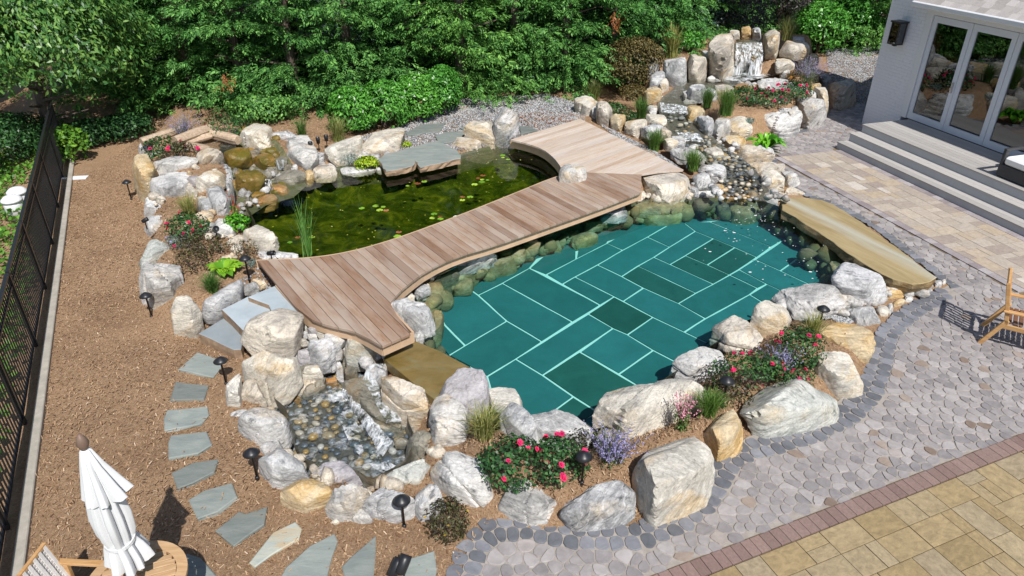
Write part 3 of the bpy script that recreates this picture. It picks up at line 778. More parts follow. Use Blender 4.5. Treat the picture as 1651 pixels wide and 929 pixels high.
# ------------------------------------------------------------------ swimming pool: floor, slabs, water
Z_FLOOR = -.30
fl = ccw([p[:2] for p in GP([(702, 494), (758, 468), (803, 443), (851, 421), (880, 412), (930, 404), (1000, 382), (1062, 360), (1101, 360), (1190, 352), (1266, 385), (1300, 406), (1336, 428), (1322, 443), (1307, 459), (1244, 490), (1220, 508), (1139, 552), (1123, 576), (1076, 610), (993, 653), (942, 676), (892, 661), (850, 670), (798, 643), (757, 589), (725, 572), (704, 547)], Z_FLOOR)])
fv, ff_ = cdt(fl)
pfloor = tag(obj_pd('pool_floor', [(x, y, Z_FLOOR - .012) for x, y in fv], ff_, M_GROUT), 'pale grouted floor of the swimming pool', kind='structure')
bf_v, bf_f = cdt(shrink(POOL, .05)); tag(obj_pd('pool_base', [(x, y, Z_FLOOR - .03) for x, y in bf_v], bf_f, M_POOLSLAB), 'bluish floor of the pool around the slabs', kind='structure')
pc = dict(A0=(758.5, 466.9), A1=(771, 476.2), A2=(810, 456.8), A3=(853.5, 432.6), B=(817.2, 517.8), C=(873.8, 551.2), D=(923.2, 519.2), E=(948.5, 506.2), F=(967.8, 492.1), G=(990.1, 478.5), H=(880.6, 443), I=(906.8, 458.2), J=(927.1, 446.5), K=(963.5, 427.1), L=(929, 417.8), M=(749.8, 557.4), N=(723, 573.9), O=(715.9, 523.1), P=(988.2, 529.5), Q=(934.5, 567.4), R=(831.4, 579.1), S=(784.8, 607.2), T=(875, 605.2), U=(924.4, 639.9), V=(892.4, 663.2), W=(964.1, 665.1), X=(1011.6, 539.8), Y=(1052.6, 511.8), Z=(1052.9, 564.9), AA=(998, 603.1), BB=(1032, 624.6), CC=(1088, 583.3), a1=(1004, 403.5), a2=(978.5, 392.3), a3=(1043.9, 382.2), a4=(1078.1, 362.5), b1=(1079.6, 398.6), b2=(1121, 373.1), b3=(1101.4, 358.2), b4=(1150, 384.8), b5=(1054.1, 414.9), b6=(1028.7, 429), b7=(1002.5, 445.8), c1=(1080.3, 426.5), c2=(1105, 412.2), c3=(1140.5, 427.2), d1=(1037.2, 464.5), d2=(1005, 485.7), e1=(1150.2, 458.3), e2=(1122, 472.9), e3=(1176.3, 443.5), f1=(1144.5, 358), g1=(1093.8, 489.5), g2=(1191.4, 434.8), g3=(1221.7, 465.1), g4=(1236.2, 458.3), g5=(1208.6, 475), g6=(1137.4, 513.8), g7=(1103.2, 535.6), g8=(1141, 553.7), g9=(1228.2, 486.6), h1=(1184.7, 399.3), h2=(1220.3, 414.9), h3=(1217.4, 418.5), h4=(1243.6, 398.1), h5=(1268.3, 383.6), i1=(1258.1, 436.7), i2=(1279.9, 421.7), i3=(1302.4, 404.7), i4=(1325, 443.2), i5=(1309, 460.7), i6=(1263.2, 470.8))
SL = [((700, 492), (716, 478), 'A0', 'A1', 'B', 'M', 'O'), ('A1', 'A2', 'D', 'C', 'B'), ('A2', 'A3', 'F', 'D'), ('I', 'J', 'G', 'F'), ('H', 'L', 'a2', 'a1', 'K', 'J', 'I'), ('A3', (880, 410), (930, 402), 'L', 'H'),
      ('a1', 'a2', (1000, 380), (1062, 358), 'a4', 'a3'), ('K', 'a1', 'a3', 'b1', 'b5', 'b6', 'b7'), ('J', 'K', 'b7', 'd1', 'd2', 'G'), ('a3', 'a4', 'b3', 'b2', 'b1'), ('b1', 'b2', 'b4', 'c2', 'c1', 'b5'), ('b7', 'b6', 'e2', 'g1', 'd1'),
      ('b6', 'b5', 'c1', 'e1', 'e2'), ('c1', 'c2', 'c3', 'e3', 'e1'), ('c2', 'b4', 'h1', 'c3'), ('c3', 'h1', 'h2', 'g2', 'e3'), ('b2', 'b3', 'f1', 'h4', 'h2', 'h1', 'b4'), ('f1', (1190, 350), (1268, 384), 'h4'), ('h3', 'h5', 'i3', 'i1'),
      ('i1', 'i2', 'i4', 'i5'), ('i2', 'i3', (1340, 428), 'i4'), ('g2', 'h3', 'i1', 'i5', 'i6', 'g4'), ('e3', 'g2', 'g4', 'g3'), ('g1', 'e2', 'e1', 'e3', 'g3', 'g5', 'g6'), ('g5', 'g4', 'i6', (1246, 492), 'g9'), ('g6', 'g5', 'g9', (1222, 510), 'g8', 'g7'),
      ('d2', 'd1', 'g1', 'g6', 'g7', 'Y'), ('E', 'G', 'Y', 'X', 'P'), ('X', 'Y', 'g7', 'g8', (1125, 578), 'CC', 'Z'), ('P', 'X', 'Z', 'AA', 'Q'), ('AA', 'Z', 'CC', (1078, 612), 'BB'), ('R', 'E', 'P', 'T'), ('T', 'Q', 'BB', (995, 655), 'W', 'U'),
      ('S', 'R', 'T', 'U', 'V', (850, 672), (796, 645)), ('U', 'W', (942, 678), 'V'), ('M', 'B', 'C', 'R', 'S', (755, 590), 'N'), ('O', 'M', 'N', (702, 548)), ('A0', (802, 440), (850, 418), (872, 410), 'A3', 'A2', 'A1'), ('L', (932, 401), (985, 382), 'a2')]
for si_, sl_ in enumerate(SL):
    P = [G(*(pc[q] if isinstance(q, str) else q), Z_FLOOR)[:2] for q in sl_]
    P = rough(shrink(ccw(P), .020), .004, .25, r)
    V, F = prism(P, Z_FLOOR - .011, Z_FLOOR + .006)
    c0 = Vector((sum(p[0] for p in P) / len(P), sum(p[1] for p in P) / len(P), Z_FLOOR))
    obj_pd('floor_slab', [(x - c0.x, y - c0.y, z - c0.z) for x, y, z in V], F, M_POOLSLABD if si_ in (11, 13, 14, 15, 27, 32, 34) else M_POOLSLAB, pfloor, c0)
# rough stone lining of the pool and the pond
def lining(name, P, z1, z0, lean, mat, label, seed):
    P = dens(ccw(P), .12); n_ = len(P); rows = 9; V = []
    for j in range(rows):
        t_ = j / (rows - 1); Q = shrink(P, .03 + lean * t_)
        V += [(x, y, z1 + (z0 - z1) * t_) for x, y in Q]
    V = np.array(V); nz_ = wave_noise(V, 4.0, seed, 3) * .05 + (np.abs(wave_noise(V, 6.5, seed + 1, 2)) - .4) * .06
    cen = V[:, :2].mean(0); d_ = unitv(np.concatenate([cen - V[:, :2], np.zeros((len(V), 1))], 1)); V = V + d_ * nz_[:, None]
    F = [(j * n_ + k, j * n_ + (k + 1) % n_, (j + 1) * n_ + (k + 1) % n_, (j + 1) * n_ + k) for j in range(rows - 1) for k in range(n_)]
    o = obj_pd(name, V, F, mat, smooth=True); tag(o, label, kind='structure')
lining('pool_wall', POOL, Z_POOL - .03, Z_FLOOR - .03, .08, RM['d'], 'rough stone sides of the swimming pool', 5)
lining('basin_wall', BASIN, .0, -.36, .06, RM['k'], 'wet dark sides of the lower basin', 12)
lining('pond_wall', POND, Z_POND + .06, -.5, .12, RM['d'], 'dark mossy sides of the pond', 8)
def water_body(name, P, ztop, zbot, mat, label):
    vv, tt = cdt(P)
    nV = len(vv); V = [(x, y, ztop) for x, y in vv] + [(x, y, zbot) for x, y in vv]
    F = [t_ for t_ in tt] + [tuple(nV + i for i in t_[::-1]) for t_ in tt]
    cnt = {}
    for t_ in tt:
        for a, b in zip(t_, t_[1:] + t_[:1]): cnt[(a, b)] = 1
    for (a, b) in list(cnt):
        if (b, a) not in cnt: F.append((b, a, nV + a, nV + b))
    o = obj_pd(name, V, F, mat); tag(o, label, kind='structure'); return o
water_body('pool_water', POOL, Z_POOL, -1.0, M_POOLWATER, 'clear teal water of the swimming pool')
water_body('pond_water', POND, Z_POND, -.8, M_PONDWATER, 'dark green still water of the lily pond')
fv, ff_ = cdt(shrink(POND, .1), [])
gridx, gridy = np.meshgrid(np.linspace(min(p[0] for p in POND), max(p[0] for p in POND), 46), np.linspace(min(p[1] for p in POND), max(p[1] for p in POND), 30))
k = inside(POND, gridx, gridy) & (pdist(POND, gridx, gridy) > .2)
fv, ff_ = cdt(shrink(POND, .1), list(zip(gridx[k], gridy[k])))
A = np.array([(x, y, 0) for x, y in fv]); zz = -.42 + wave_noise(A, 2.2, 11, 3) * .16
dd = pdist(POND, A[:, 0], A[:, 1]); zz = zz + .45 * np.exp(-dd / .25)
tag(obj_pd('pond_floor', [(x, y, min(z, Z_POND - .03)) for (x, y), z in zip(fv, zz)], ff_, M_PONDFLOOR, smooth=True), 'algae covered floor of the pond seen through the water', kind='structure')
n = 240
sx, sy = RNG.uniform(min(p[0] for p in POND), max(p[0] for p in POND), n), RNG.uniform(min(p[1] for p in POND), max(p[1] for p in POND), n)
k = inside(POND, sx, sy) & (pdist(POND, sx, sy) > .15); sx, sy = sx[k], sy[k]; n = len(sx)
V = np.zeros((n, 4, 3)); an = RNG.uniform(0, PI, n); L = RNG.uniform(.012, .032, n)
for q, (a, b) in enumerate(((-1, 0), (0, -.6), (1, 0), (0, .6))):
    V[:, q, 0] = sx + L * (a * np.cos(an) - b * np.sin(an)); V[:, q, 1] = sy + L * (a * np.sin(an) + b * np.cos(an)); V[:, q, 2] = Z_POND - .10
t = MT('yellow_leaf_debris'); M_DEB = t.done(t.ramp(t.rand(), [(0, (.20, .22, .02)), (.6, (.42, .42, .06)), (1, (.55, .52, .20))]), .8)
tag(obj_np('leaf_debris', V.reshape(-1, 3), np.arange(n * 4).reshape(n, 4), M_DEB), 'yellow specks of leaf litter just under the pond surface', 'leaf litter', kind='stuff')

# ------------------------------------------------------------------ boulders
def ico(sub):
    bm = bmesh.new(); bmesh.ops.create_icosphere(bm, subdivisions=sub, radius=1)
    V = np.array([v.co[:] for v in bm.verts]); F = np.array([[v.index for v in f.verts] for f in bm.faces]); bm.free(); return V, F
ICO = {2: ico(2), 3: ico(3), 4: ico(4), 5: ico(5)}
def hull_planes(P):
    bm = bmesh.new()
    for p in P: bm.verts.new(p)
    r_ = bmesh.ops.convex_hull(bm, input=bm.verts[:])
    bm.normal_update(); out = []
    for f in bm.faces:
        if f.calc_area() > 1e-5: out.append((np.array(f.normal), np.array(f.calc_center_median()), f.calc_area()))
    bm.free(); return out
def rock_geo(P, seed, sub, p_=34, chips=9, amp=.05):
    """boulder surface: hull of the points unprojected from image pixels, broken facets, joints, grain"""
    P = np.array(P); c = (P.min(0) + P.max(0)) / 2; ext = (P.max(0) - P.min(0)) / 2 + 1e-3
    rr = np.random.default_rng(seed)
    D, F = ICO[sub]; U = D * ext; U = U / np.linalg.norm(U, axis=1)[:, None]
    acc = np.zeros(len(U)); sup = P - c
    pls = []
    for n_, q, a in hull_planes([tuple(x) for x in P]):
        d = float(n_ @ (q - c))
        if d < 0: n_, d = -n_, -d
        if any(float(n_ @ m_) > .975 and abs(d - e_) < .06 * ext.max() for m_, e_ in pls): continue
        pls.append((n_, max(d * 1.12, .02)))
    ax = np.linalg.qr(rr.normal(size=(3, 3)) * .35 + np.eye(3))[0]
    for k_ in range(6):                                    # a block of six leaning faces ...
        n_ = ax[k_ // 2] * (1 if k_ % 2 else -1) + rr.normal(size=3) * .16; n_ /= np.linalg.norm(n_)
        pls.append((n_, float((sup @ n_).max()) * rr.uniform(.85, .98)))
    for _ in range(chips - 1):                             # ... with corners broken off
        n_ = rr.normal(size=3); n_[2] = n_[2] * .8 + .35; n_ /= np.linalg.norm(n_)
        pls.append((n_, float((sup @ n_).max()) * rr.uniform(.72, .93)))
    for n_, d in pls: acc += np.maximum(0, (U @ n_) / d) ** p_
    r_ = acc ** (-1 / p_)
    S = U * r_[:, None]
    m = ext.mean(); f0 = 2.4 / m
    nz = wave_noise(S, f0 * .9, seed + 1, 2) * .30 + (.5 - np.abs(wave_noise(S, f0 * 2.2, seed + 2, 3))) * .62
    # layered steps across the grain
    gdir = rr.normal(size=3); gdir[2] += .8; gdir /= np.linalg.norm(gdir)
    lay = (S @ gdir) * (4.2 / m) + wave_noise(S, f0 * .8, seed + 4, 2) * .9
    fr = lay - np.floor(lay); stepv = np.where(fr > .86, (1 - fr) / .14, fr / .86) - .5
    dsp = amp * .62 * nz + amp * .38 * stepv
    for _ in range(rr.integers(1, 4)):                     # open joints
        g = rr.normal(size=3); g[2] *= .5; g /= np.linalg.norm(g); o_ = rr.uniform(-.5, .5) * m
        t_ = (S @ g) - o_ + wave_noise(S, f0 * 1.3, seed + 7, 2) * .07 * m
        side = (wave_noise(S, f0 * .7, seed + int(rr.integers(99)), 1) > -.1)
        dsp = dsp - .11 * np.exp(-(t_ / (.035 * m)) ** 2) * side + .035 * np.tanh(t_ / (.05 * m))
    if sub >= 4: dsp = dsp + amp * .16 * wave_noise(S, f0 * 7, seed + 9, 2)
    S = S * (1 + dsp)[:, None]
    return S + c, F
BOULDERS = []
def unprojected(key, pts, z0, q, embed=.12):  # unprojects an outline read in image coordinates
    """3D hull points for a stone whose outline in image crop pixels is pts, standing on z0; q = how upright"""
    if key in "hgf": q = q * .84
    P = img_px(key, pts)
    y0, y1 = min(p[1] for p in P), max(p[1] for p in P); cx_ = sum(p[0] for p in P) / len(P)
    gb = G(cx_, y1, z0); dist = math.sqrt(gb[0] ** 2 + gb[1] ** 2 + (CAM_H - z0) ** 2)
    phi = math.atan2(CAM_H - z0, math.hypot(gb[0], gb[1])); Hm = (y1 - y0) / FPX * dist
    h = q * Hm / math.cos(phi)
    pts3 = []
    for x, y in P:
        t_ = (y1 - y) / (y1 - y0); pts3.append(G(x, y, z0 + h * t_))
        yt = y0 + (y - y0) * (1 - q) * .94 + .0; pts3.append(G(cx_ + (x - cx_) * .80, yt + (y1 - y0) * .05, z0 + h * .96))
        yb = y1 - (y1 - y) * (1 - q) * .95; pb = G(cx_ + (x - cx_) * .96, yb, z0); pts3.append(pb); pts3.append((pb[0], pb[1], z0 - embed))
    return pts3, h, (y1 - y0)
def boulder(key, pts, z0, q, m, label, name='boulder', cat='boulder', group=None, amp=.05, p_=70, embed=.12, chips=8):
    pts3, h, hp = unprojected(key, pts, z0, q, embed)
    P = img_px(key, pts); wpx = max(max(p[0] for p in P) - min(p[0] for p in P), hp)
    sub = 5 if wpx > 70 else (4 if wpx > 22 else 3)
    seed = (int(P[0][0] * 13 + P[0][1] * 7)) % 99991
    S, F = rock_geo(pts3, seed, sub, p_, chips, amp)
    # true the stone to its outline traced in image pixels: size first, then position
    c_ = np.array([S[:, 0].mean(), S[:, 1].mean(), z0])
    tw, th_ = max(p[0] for p in P) - min(p[0] for p in P), hp
    for _ in range(2):
        Q = np.array([Pj(*v) for v in S[::3] if v[2] > z0 - .06]); w_, h_ = np.ptp(Q[:, 0]), np.ptp(Q[:, 1])
        kx, kz = min(1.4, max(.75, tw / w_)) * 1.04, min(1.4, max(.75, th_ / h_)) * 1.04
        km = (kx + kz) / 2; S = c_ + (S - c_) * np.array([kx, km, kz])
        Q = np.array([Pj(*v) for v in S[::3] if v[2] > z0 - .06])
        dist = math.hypot(c_[0], c_[1], c_[2] - CAM_H)
        mv = ((max(p[0] for p in P) + min(p[0] for p in P)) / 2 - (Q[:, 0].max() + Q[:, 0].min()) / 2) / FPX * dist
        my = -((max(p[1] for p in P) + min(p[1] for p in P)) / 2 - (Q[:, 1].max() + Q[:, 1].min()) / 2) / FPX * dist / max(.3, math.sin(math.atan2(CAM_H, c_[1])))
        S = S + np.array([mv, my, 0]); c_ = c_ + np.array([mv, my, 0])
    base = c_
    rot = Matrix.Rotation(random.uniform(-.9, .9), 3, 'X') @ Matrix.Rotation(random.uniform(-.9, .9), 3, 'Y') @ Matrix.Rotation(random.uniform(0, 6.28), 3, 'Z')   # grain runs its own way in every stone
    o = obj_np(name, (S - base) @ np.array(rot), F, RM[m], None, tuple(base), smooth=(sub < 3)); o.rotation_euler = rot.to_euler()
    o.data.polygons.foreach_set('use_smooth', np.ones(len(F), bool))
    try: o.data.set_sharp_from_angle(angle=math.radians(32))
    except Exception: pass
    tag(o, label, cat, group); BOULDERS.append(o); return o
B = boulder
# --- front ring of the swimming pool
B('h', [(85, 180), (110, 120), (180, 70), (250, 48), (320, 70), (350, 130), (350, 240), (300, 300), (240, 325), (150, 260)], .05, .5, 'v', 'smooth violet grey domed boulder right beside the wet spillway slab')
B('h', [(40, 210), (85, 188), (130, 215), (165, 270), (215, 300), (248, 370), (240, 440), (190, 480), (100, 490), (70, 480), (50, 400)], -.1, .55, 'w', 'white upright split boulder left of the yellow grass tuft')
B('h', [(353, 155), (470, 147), (510, 180), (528, 260), (520, 290), (430, 250), (370, 280), (355, 230)], .05, .45, 'c', 'small cream rock at the pool edge behind the yellow grass tuft')
B('h', [(410, 250), (470, 235), (545, 300), (640, 440), (620, 470), (540, 460), (470, 390), (430, 320)], .1, .45, 'w', 'narrow slanting white rock above the left rose bush')
B('h', [(545, 300), (630, 268), (720, 278), (800, 315), (892, 365), (880, 405), (790, 455), (650, 465), (600, 400)], .1, .45, 'w', 'broad white rock on the pool edge behind the two rose bushes')
B('h', [(50, 560), (75, 510), (140, 485), (200, 530), (250, 590), (330, 620), (385, 690), (402, 780), (340, 803), (240, 790), (150, 750), (90, 640)], 0, .5, 'w', 'long speckled grey white boulder beside the dark seed head shrub')
B('h', [(405, 720), (450, 680), (540, 640), (600, 645), (650, 700), (690, 770), (710, 850), (660, 885), (570, 890), (480, 850), (415, 800)], 0, .5, 'w', 'rounded white boulder with dark folded band below the left rose bush')
B('h', [(685, 700), (720, 678), (768, 740), (755, 785), (715, 798), (690, 760)], .05, .6, 'w', 'small pale wedge stone between two big boulders at the cobbles')
B('h', [(715, 840), (760, 760), (870, 690), (1010, 650), (1095, 640), (1118, 700), (1118, 800), (1060, 860), (960, 915), (850, 922), (760, 870)], 0, .5, 'g', 'craggy grey boulder on the cobbles directly below the bed path light')
B('h', [(1095, 560), (1180, 500), (1290, 440), (1400, 420), (1470, 450), (1530, 545), (1510, 640), (1440, 760), (1320, 820), (1220, 878), (1130, 800), (1105, 650)], 0, .48, 'c', 'largest cream boulder on the cobbles, pale flat top and yellow foot')
B('g', [(745, 620), (800, 575), (920, 530), (965, 580), (965, 680), (930, 750), (820, 808), (780, 730), (748, 680)], 0, .5, 'y', 'yellowish upright stone between the largest cream boulder and green topped slab')
B('g', [(190, 640), (230, 570), (350, 470), (480, 390), (540, 368), (690, 375), (790, 400), (770, 440), (600, 560), (560, 600), (430, 715), (380, 720), (330, 680), (240, 660)], .08, .42, 'c', 'long cream boulder on the pool edge behind the lavender')
B('g', [(215, 545), (320, 470), (450, 405), (420, 445), (330, 510), (240, 570)], -.25, .45, 'm', 'dark half sunken rock in the pool beside the long cream boulder')
B('g', [(598, 300), (640, 235), (700, 210), (850, 195), (880, 230), (895, 310), (850, 360), (700, 380), (610, 370)], .05, .5, 'w', 'white round boulder on the pool edge left of the big rose bush')
B('g', [(808, 120), (830, 50), (965, 35), (1010, 110), (1085, 190), (1080, 240), (960, 240), (830, 190)], .05, .4, 't', 'flat tan rock with rusty cracks at the pool edge')
B('g', [(1000, 70), (1040, 0), (1110, -40), (1180, -20), (1222, 60), (1200, 130), (1130, 170), (1050, 120)], .05, .6, 'c', 'upright cream boulder between the flat tan rock and grey bench slab')
B('g', [(960, 580), (1010, 490), (1100, 400), (1190, 370), (1300, 365), (1400, 430), (1465, 500), (1450, 550), (1320, 590), (1280, 640), (1120, 665), (965, 690)], 0, .42, 's', 'broad boulder with greenish slate top and white sides on the cobbles')
B('g', [(1305, 330), (1370, 240), (1440, 222), (1520, 270), (1580, 350), (1595, 430), (1570, 480), (1470, 470), (1380, 400)], 0, .5, 'c', 'pale boulder with brown foot below the yellow rounded boulder')
B('f', [(345, 620), (400, 580), (520, 555), (600, 570), (660, 640), (695, 720), (690, 800), (570, 825), (490, 740), (390, 680)], 0, .45, 'y', 'rounded yellow cream boulder at the bend of the charcoal cobbles')
B('f', [(50, 385), (130, 345), (360, 305), (400, 320), (480, 390), (505, 450), (490, 500), (300, 510), (170, 500), (140, 440)], .1, .25, 'g', 'flat grey brown bench rock on the pool edge')
B('f', [(430, 290), (450, 230), (500, 185), (560, 170), (600, 185), (660, 190), (720, 220), (745, 280), (765, 400), (740, 440), (650, 430), (560, 385), (480, 350)], .02, .6, 'g', 'big fissured dark grey boulder at the near end of the sandstone slab', amp=.07)
B('f', [(745, 270), (800, 265), (905, 330), (910, 350), (860, 395), (780, 405), (760, 350)], .0, .35, 'y', 'low ochre rock right of the fissured grey boulder')
B('f', [(530, 490), (570, 455), (690, 445), (725, 520), (725, 545), (640, 555), (630, 580), (540, 540)], 0, .45, 'w', 'small white cracked rock above the rounded yellow boulder')
EDG = {}
for pts, m in (([(700, 455), (745, 440), (780, 480), (770, 515), (730, 515)], 't'), ([(765, 440), (800, 425), (805, 470), (780, 500)], 'w'), ([(805, 440), (850, 400), (880, 410), (850, 440), (815, 455)], 'y'), ([(870, 400), (890, 375), (930, 380), (930, 410), (880, 430)], 'w'), ([(910, 350), (960, 310), (1005, 325), (1010, 350), (950, 375)], 'c'), ([(990, 300), (1030, 290), (1055, 330), (1030, 350)], 'w'), ([(1055, 290), (1085, 280), (1110, 300), (1100, 335), (1065, 335)], 'g'), ([(1100, 290), (1130, 275), (1135, 300), (1115, 320)], 'w')):
    B('f', pts, 0, .45, m, ['first', 'second', 'third', 'fourth', 'fifth', 'sixth', 'seventh', 'eighth'][EDG.setdefault('n', -1) + 1] + ' edging stone counted from the fissured boulder to the sandstone slab tip', 'edging_stone', 'stone', 'edging stones at the slab tip', chips=2, p_=8); EDG['n'] = EDG['n'] + 1
# --- stream bank beside the deck
B('e', [(160, 500), (200, 455), (330, 445), (430, 465), (520, 530), (545, 570), (480, 590), (420, 605), (385, 660), (350, 690), (240, 700), (170, 640)], .08, .5, 't', 'big angular brown tan boulder at the right end of the footbridge', amp=.07)
B('e', [(405, 640), (430, 605), (520, 600), (530, 650), (500, 670), (430, 665)], .08, .5, 'w', 'small white rock at the waterline right of the bridge boulder')
B('e', [(545, 520), (600, 455), (650, 490), (685, 545), (660, 575), (590, 570)], .3, .5, 'g', 'triangular grey rock between the bridge boulder and the stream')
B('e', [(510, 580), (560, 570), (590, 620), (560, 640)], .15, .5, 'g', 'small grey stone tucked below the triangular grey rock')
B('e', [(550, 645), (600, 600), (680, 570), (725, 625), (640, 650)], .08, .45, 'w', 'flat white rock at the waterline left of the stream mouth')
B('e', [(610, 450), (650, 390), (720, 390), (790, 440), (795, 480), (760, 540), (690, 540)], .2, .55, 'g', 'tilted grey boulder with dark left face beside the pebbly stream mouth')
B('e', [(685, 555), (770, 545), (780, 590), (740, 620), (700, 590)], .15, .45, 'y', 'pinkish tan block at the left lip of the stream mouth')
B('e', [(625, 300), (660, 265), (720, 270), (785, 320), (780, 350), (690, 360), (640, 330)], .36, .4, 't', 'flat tan rock standing in the stream')
B('e', [(380, 290), (450, 260), (540, 290), (620, 340), (640, 370), (560, 380), (450, 360), (430, 320)], .35, .45, 'g', 'long grey rock behind the lower grass tuft by the stream')
B('e', [(325, 215), (380, 200), (425, 240), (440, 270), (370, 285), (330, 250)], .4, .45, 'c', 'cream stone right of the middle grass tuft by the stream')
B('e', [(385, 185), (430, 185), (490, 220), (490, 255), (450, 260), (400, 220)], .45, .4, 'w', 'white flat stone on the left bank below the small rapid')
B('e', [(155, 140), (230, 95), (300, 100), (320, 150), (300, 190), (200, 190)], .42, .5, 'g', 'grey rock behind the middle grass tuft by the deck')
B('e', [(300, 130), (350, 120), (388, 160), (370, 195), (320, 195)], .45, .45, 't', 'tan stone on the left stream bank next to the grey rock')
B('e', [(195, 40), (260, 20), (330, 40), (350, 90), (340, 120), (260, 100), (210, 80)], .5, .45, 'c', 'cream rock with dark notch on the upper left stream bank')
B('c', [(880, 170), (930, 165), (1020, 170), (990, 240), (930, 275), (880, 240)], .32, .5, 't', 'angular tan boulder fourth in the row along the deck edge')
B('c', [(790, 135), (860, 130), (885, 150), (870, 210), (840, 240), (795, 210)], .32, .55, 'y', 'upright ochre boulder third in the row along the deck edge')
B('c', [(700, 90), (740, 55), (800, 75), (800, 130), (770, 205), (700, 180)], .32, .55, 't', 'pointed grey tan boulder second in the row along the deck edge')
B('c', [(665, 110), (700, 80), (710, 160), (680, 170)], .32, .55, 'g', 'narrow grey stone between the first two boulders by the deck corner')
B('c', [(570, 60), (640, 20), (710, 45), (700, 100), (650, 150), (590, 100)], .32, .5, 'c', 'cream boulder at the far corner of the upper deck')
# right bank
B('d', [(490, 690), (540, 650), (630, 700), (600, 740), (550, 780), (510, 770)], .5, .5, 'y', 'small tan boulder on the right bank below the first step of the stream')
B('d', [(550, 780), (590, 735), (605, 800), (570, 812)], .45, .5, 'g', 'dark little stone on the right stream bank')
B('d', [(580, 760), (610, 730), (690, 770), (705, 840), (680, 890), (640, 870)], .4, .55, 'g', 'grey rock with black left face on the right stream bank')
B('d', [(695, 900), (700, 820), (740, 750), (800, 745), (830, 800), (760, 890), (720, 925)], .3, .55, 'w', 'white rock left of the broad leaved plant')
B('d', [(800, 760), (850, 730), (940, 760), (985, 820), (960, 880), (900, 900), (830, 870)], .25, .5, 'c', 'cream tan boulder above the broad leaved plant')
B('e', [(755, 220), (830, 180), (930, 200), (940, 240), (860, 325), (820, 330), (780, 270)], .2, .4, 'y', 'flat ochre rock sloping into the stream beside the broad leaved plant')
B('e', [(850, 320), (890, 255), (960, 250), (1010, 290), (1090, 345), (1150, 370), (1050, 385), (960, 395), (900, 370)], .12, .5, 't', 'long tan boulder with dark stream side below the broad leaved plant')
B('e', [(990, 270), (1040, 255), (1100, 290), (1155, 360), (1100, 375), (1040, 320)], .02, .5, 'w', 'white slanting rock on the patio edge below the broad leaved plant')
B('e', [(945, 400), (1050, 375), (1190, 385), (1230, 430), (1150, 440), (1090, 450), (1050, 490), (990, 490), (950, 440)], .08, .5, 't', 'tan block boulder on the right bank of the pebbly stream mouth')
B('e', [(1055, 520), (1110, 440), (1190, 435), (1225, 470), (1230, 600), (1150, 615), (1090, 590)], .05, .6, 'c', 'upright cream boulder with dark left face near the sandstone slab')
B('e', [(1205, 450), (1240, 460), (1280, 530), (1340, 580), (1270, 590), (1235, 560)], 0, .5, 'w', 'white jagged rock right of the upright cream boulder')
B('e', [(1230, 600), (1290, 570), (1380, 620), (1370, 640), (1260, 635)], 0, .4, 'c', 'low pale rock touching the far end of the sandstone slab')
B('e', [(1065, 630), (1130, 605), (1230, 620), (1240, 640), (1150, 655)], .12, .3, 't', 'thin flat tan stone at the waterline by the sandstone slab')
B('e', [(1080, 670), (1180, 655), (1175, 720), (1120, 710)], .02, .5, 'w', 'white rock in the water under the far end of the sandstone slab')
B('e', [(750, 640), (850, 620), (880, 640), (820, 680), (760, 680)], .08, .45, 'o', 'wet orange stone at the stream mouth, left one')
B('e', [(880, 640), (920, 620), (950, 670), (910, 685)], .08, .45, 'o', 'wet orange stone at the stream mouth, right one')
B('e', [(940, 620), (1010, 590), (1040, 630), (1000, 680), (950, 650)], .1, .45, 'k', 'wet grey brown stone at the right lip of the stream mouth')
B('e', [(780, 720), (880, 670), (1010, 680), (1060, 740), (980, 840), (830, 830)], -.22, .35, 'm', 'mossy sunken boulder in the pool below the stream mouth', embed=.3)
# --- upper waterfall
B('d', [(820, 110), (860, 85), (900, 100), (900, 150), (860, 150)], 1.5, .5, 'c', 'small cream stone at the left of the waterfall crest')
B('d', [(905, 85), (975, 55), (985, 140), (905, 145)], 1.5, .55, 'y', 'squarish tan stone centred on the waterfall crest')
B('d', [(985, 100), (1010, 65), (1050, 85), (1055, 155), (1000, 140)], 1.5, .55, 'g', 'narrow grey stone right of the crest stone on the waterfall')
B('d', [(1065, 100), (1120, 90), (1170, 125), (1190, 200), (1180, 300), (1150, 340), (1060, 345), (1060, 200)], .9, .72, 't', 'tall upright grey tan boulder right of the waterfall')
B('d', [(1020, 360), (1100, 345), (1160, 340), (1150, 390), (1050, 405)], .75, .45, 'o', 'wet ochre ledge stone at the right foot of the waterfall')
B('d', [(1195, 180), (1230, 168), (1370, 185), (1420, 230), (1410, 280), (1300, 295), (1200, 260)], 1.25, .5, 't', 'broad grey tan block stacked right of the tall waterfall boulder')
B('d', [(1185, 300), (1305, 300), (1305, 350), (1210, 390), (1160, 395)], .95, .5, 'c', 'tan block under the broad stacked block right of the waterfall')
B('d', [(1315, 300), (1360, 280), (1420, 300), (1400, 350), (1340, 350)], 1.0, .5, 'g', 'grey stone right of the tan block in the waterfall stack')
B('d', [(1400, 280), (1440, 265), (1490, 310), (1480, 340), (1420, 340)], 1.0, .5, 'y', 'tan stone at the right end of the waterfall stack')
B('d', [(1190, 400), (1270, 370), (1275, 430), (1200, 435)], .78, .5, 'g', 'small grey stone at the right rim of the fall basin')
B('d', [(1290, 135), (1370, 140), (1380, 185), (1290, 175)], 1.5, .5, 'w', 'pale flat stone under the yellow grass at the top right')
B('d', [(650, 220), (700, 180), (830, 130), (850, 180), (820, 270), (830, 360), (760, 430), (650, 400), (670, 320)], .85, .65, 't', 'tall grey tan slanting boulder left of the waterfall', amp=.06)
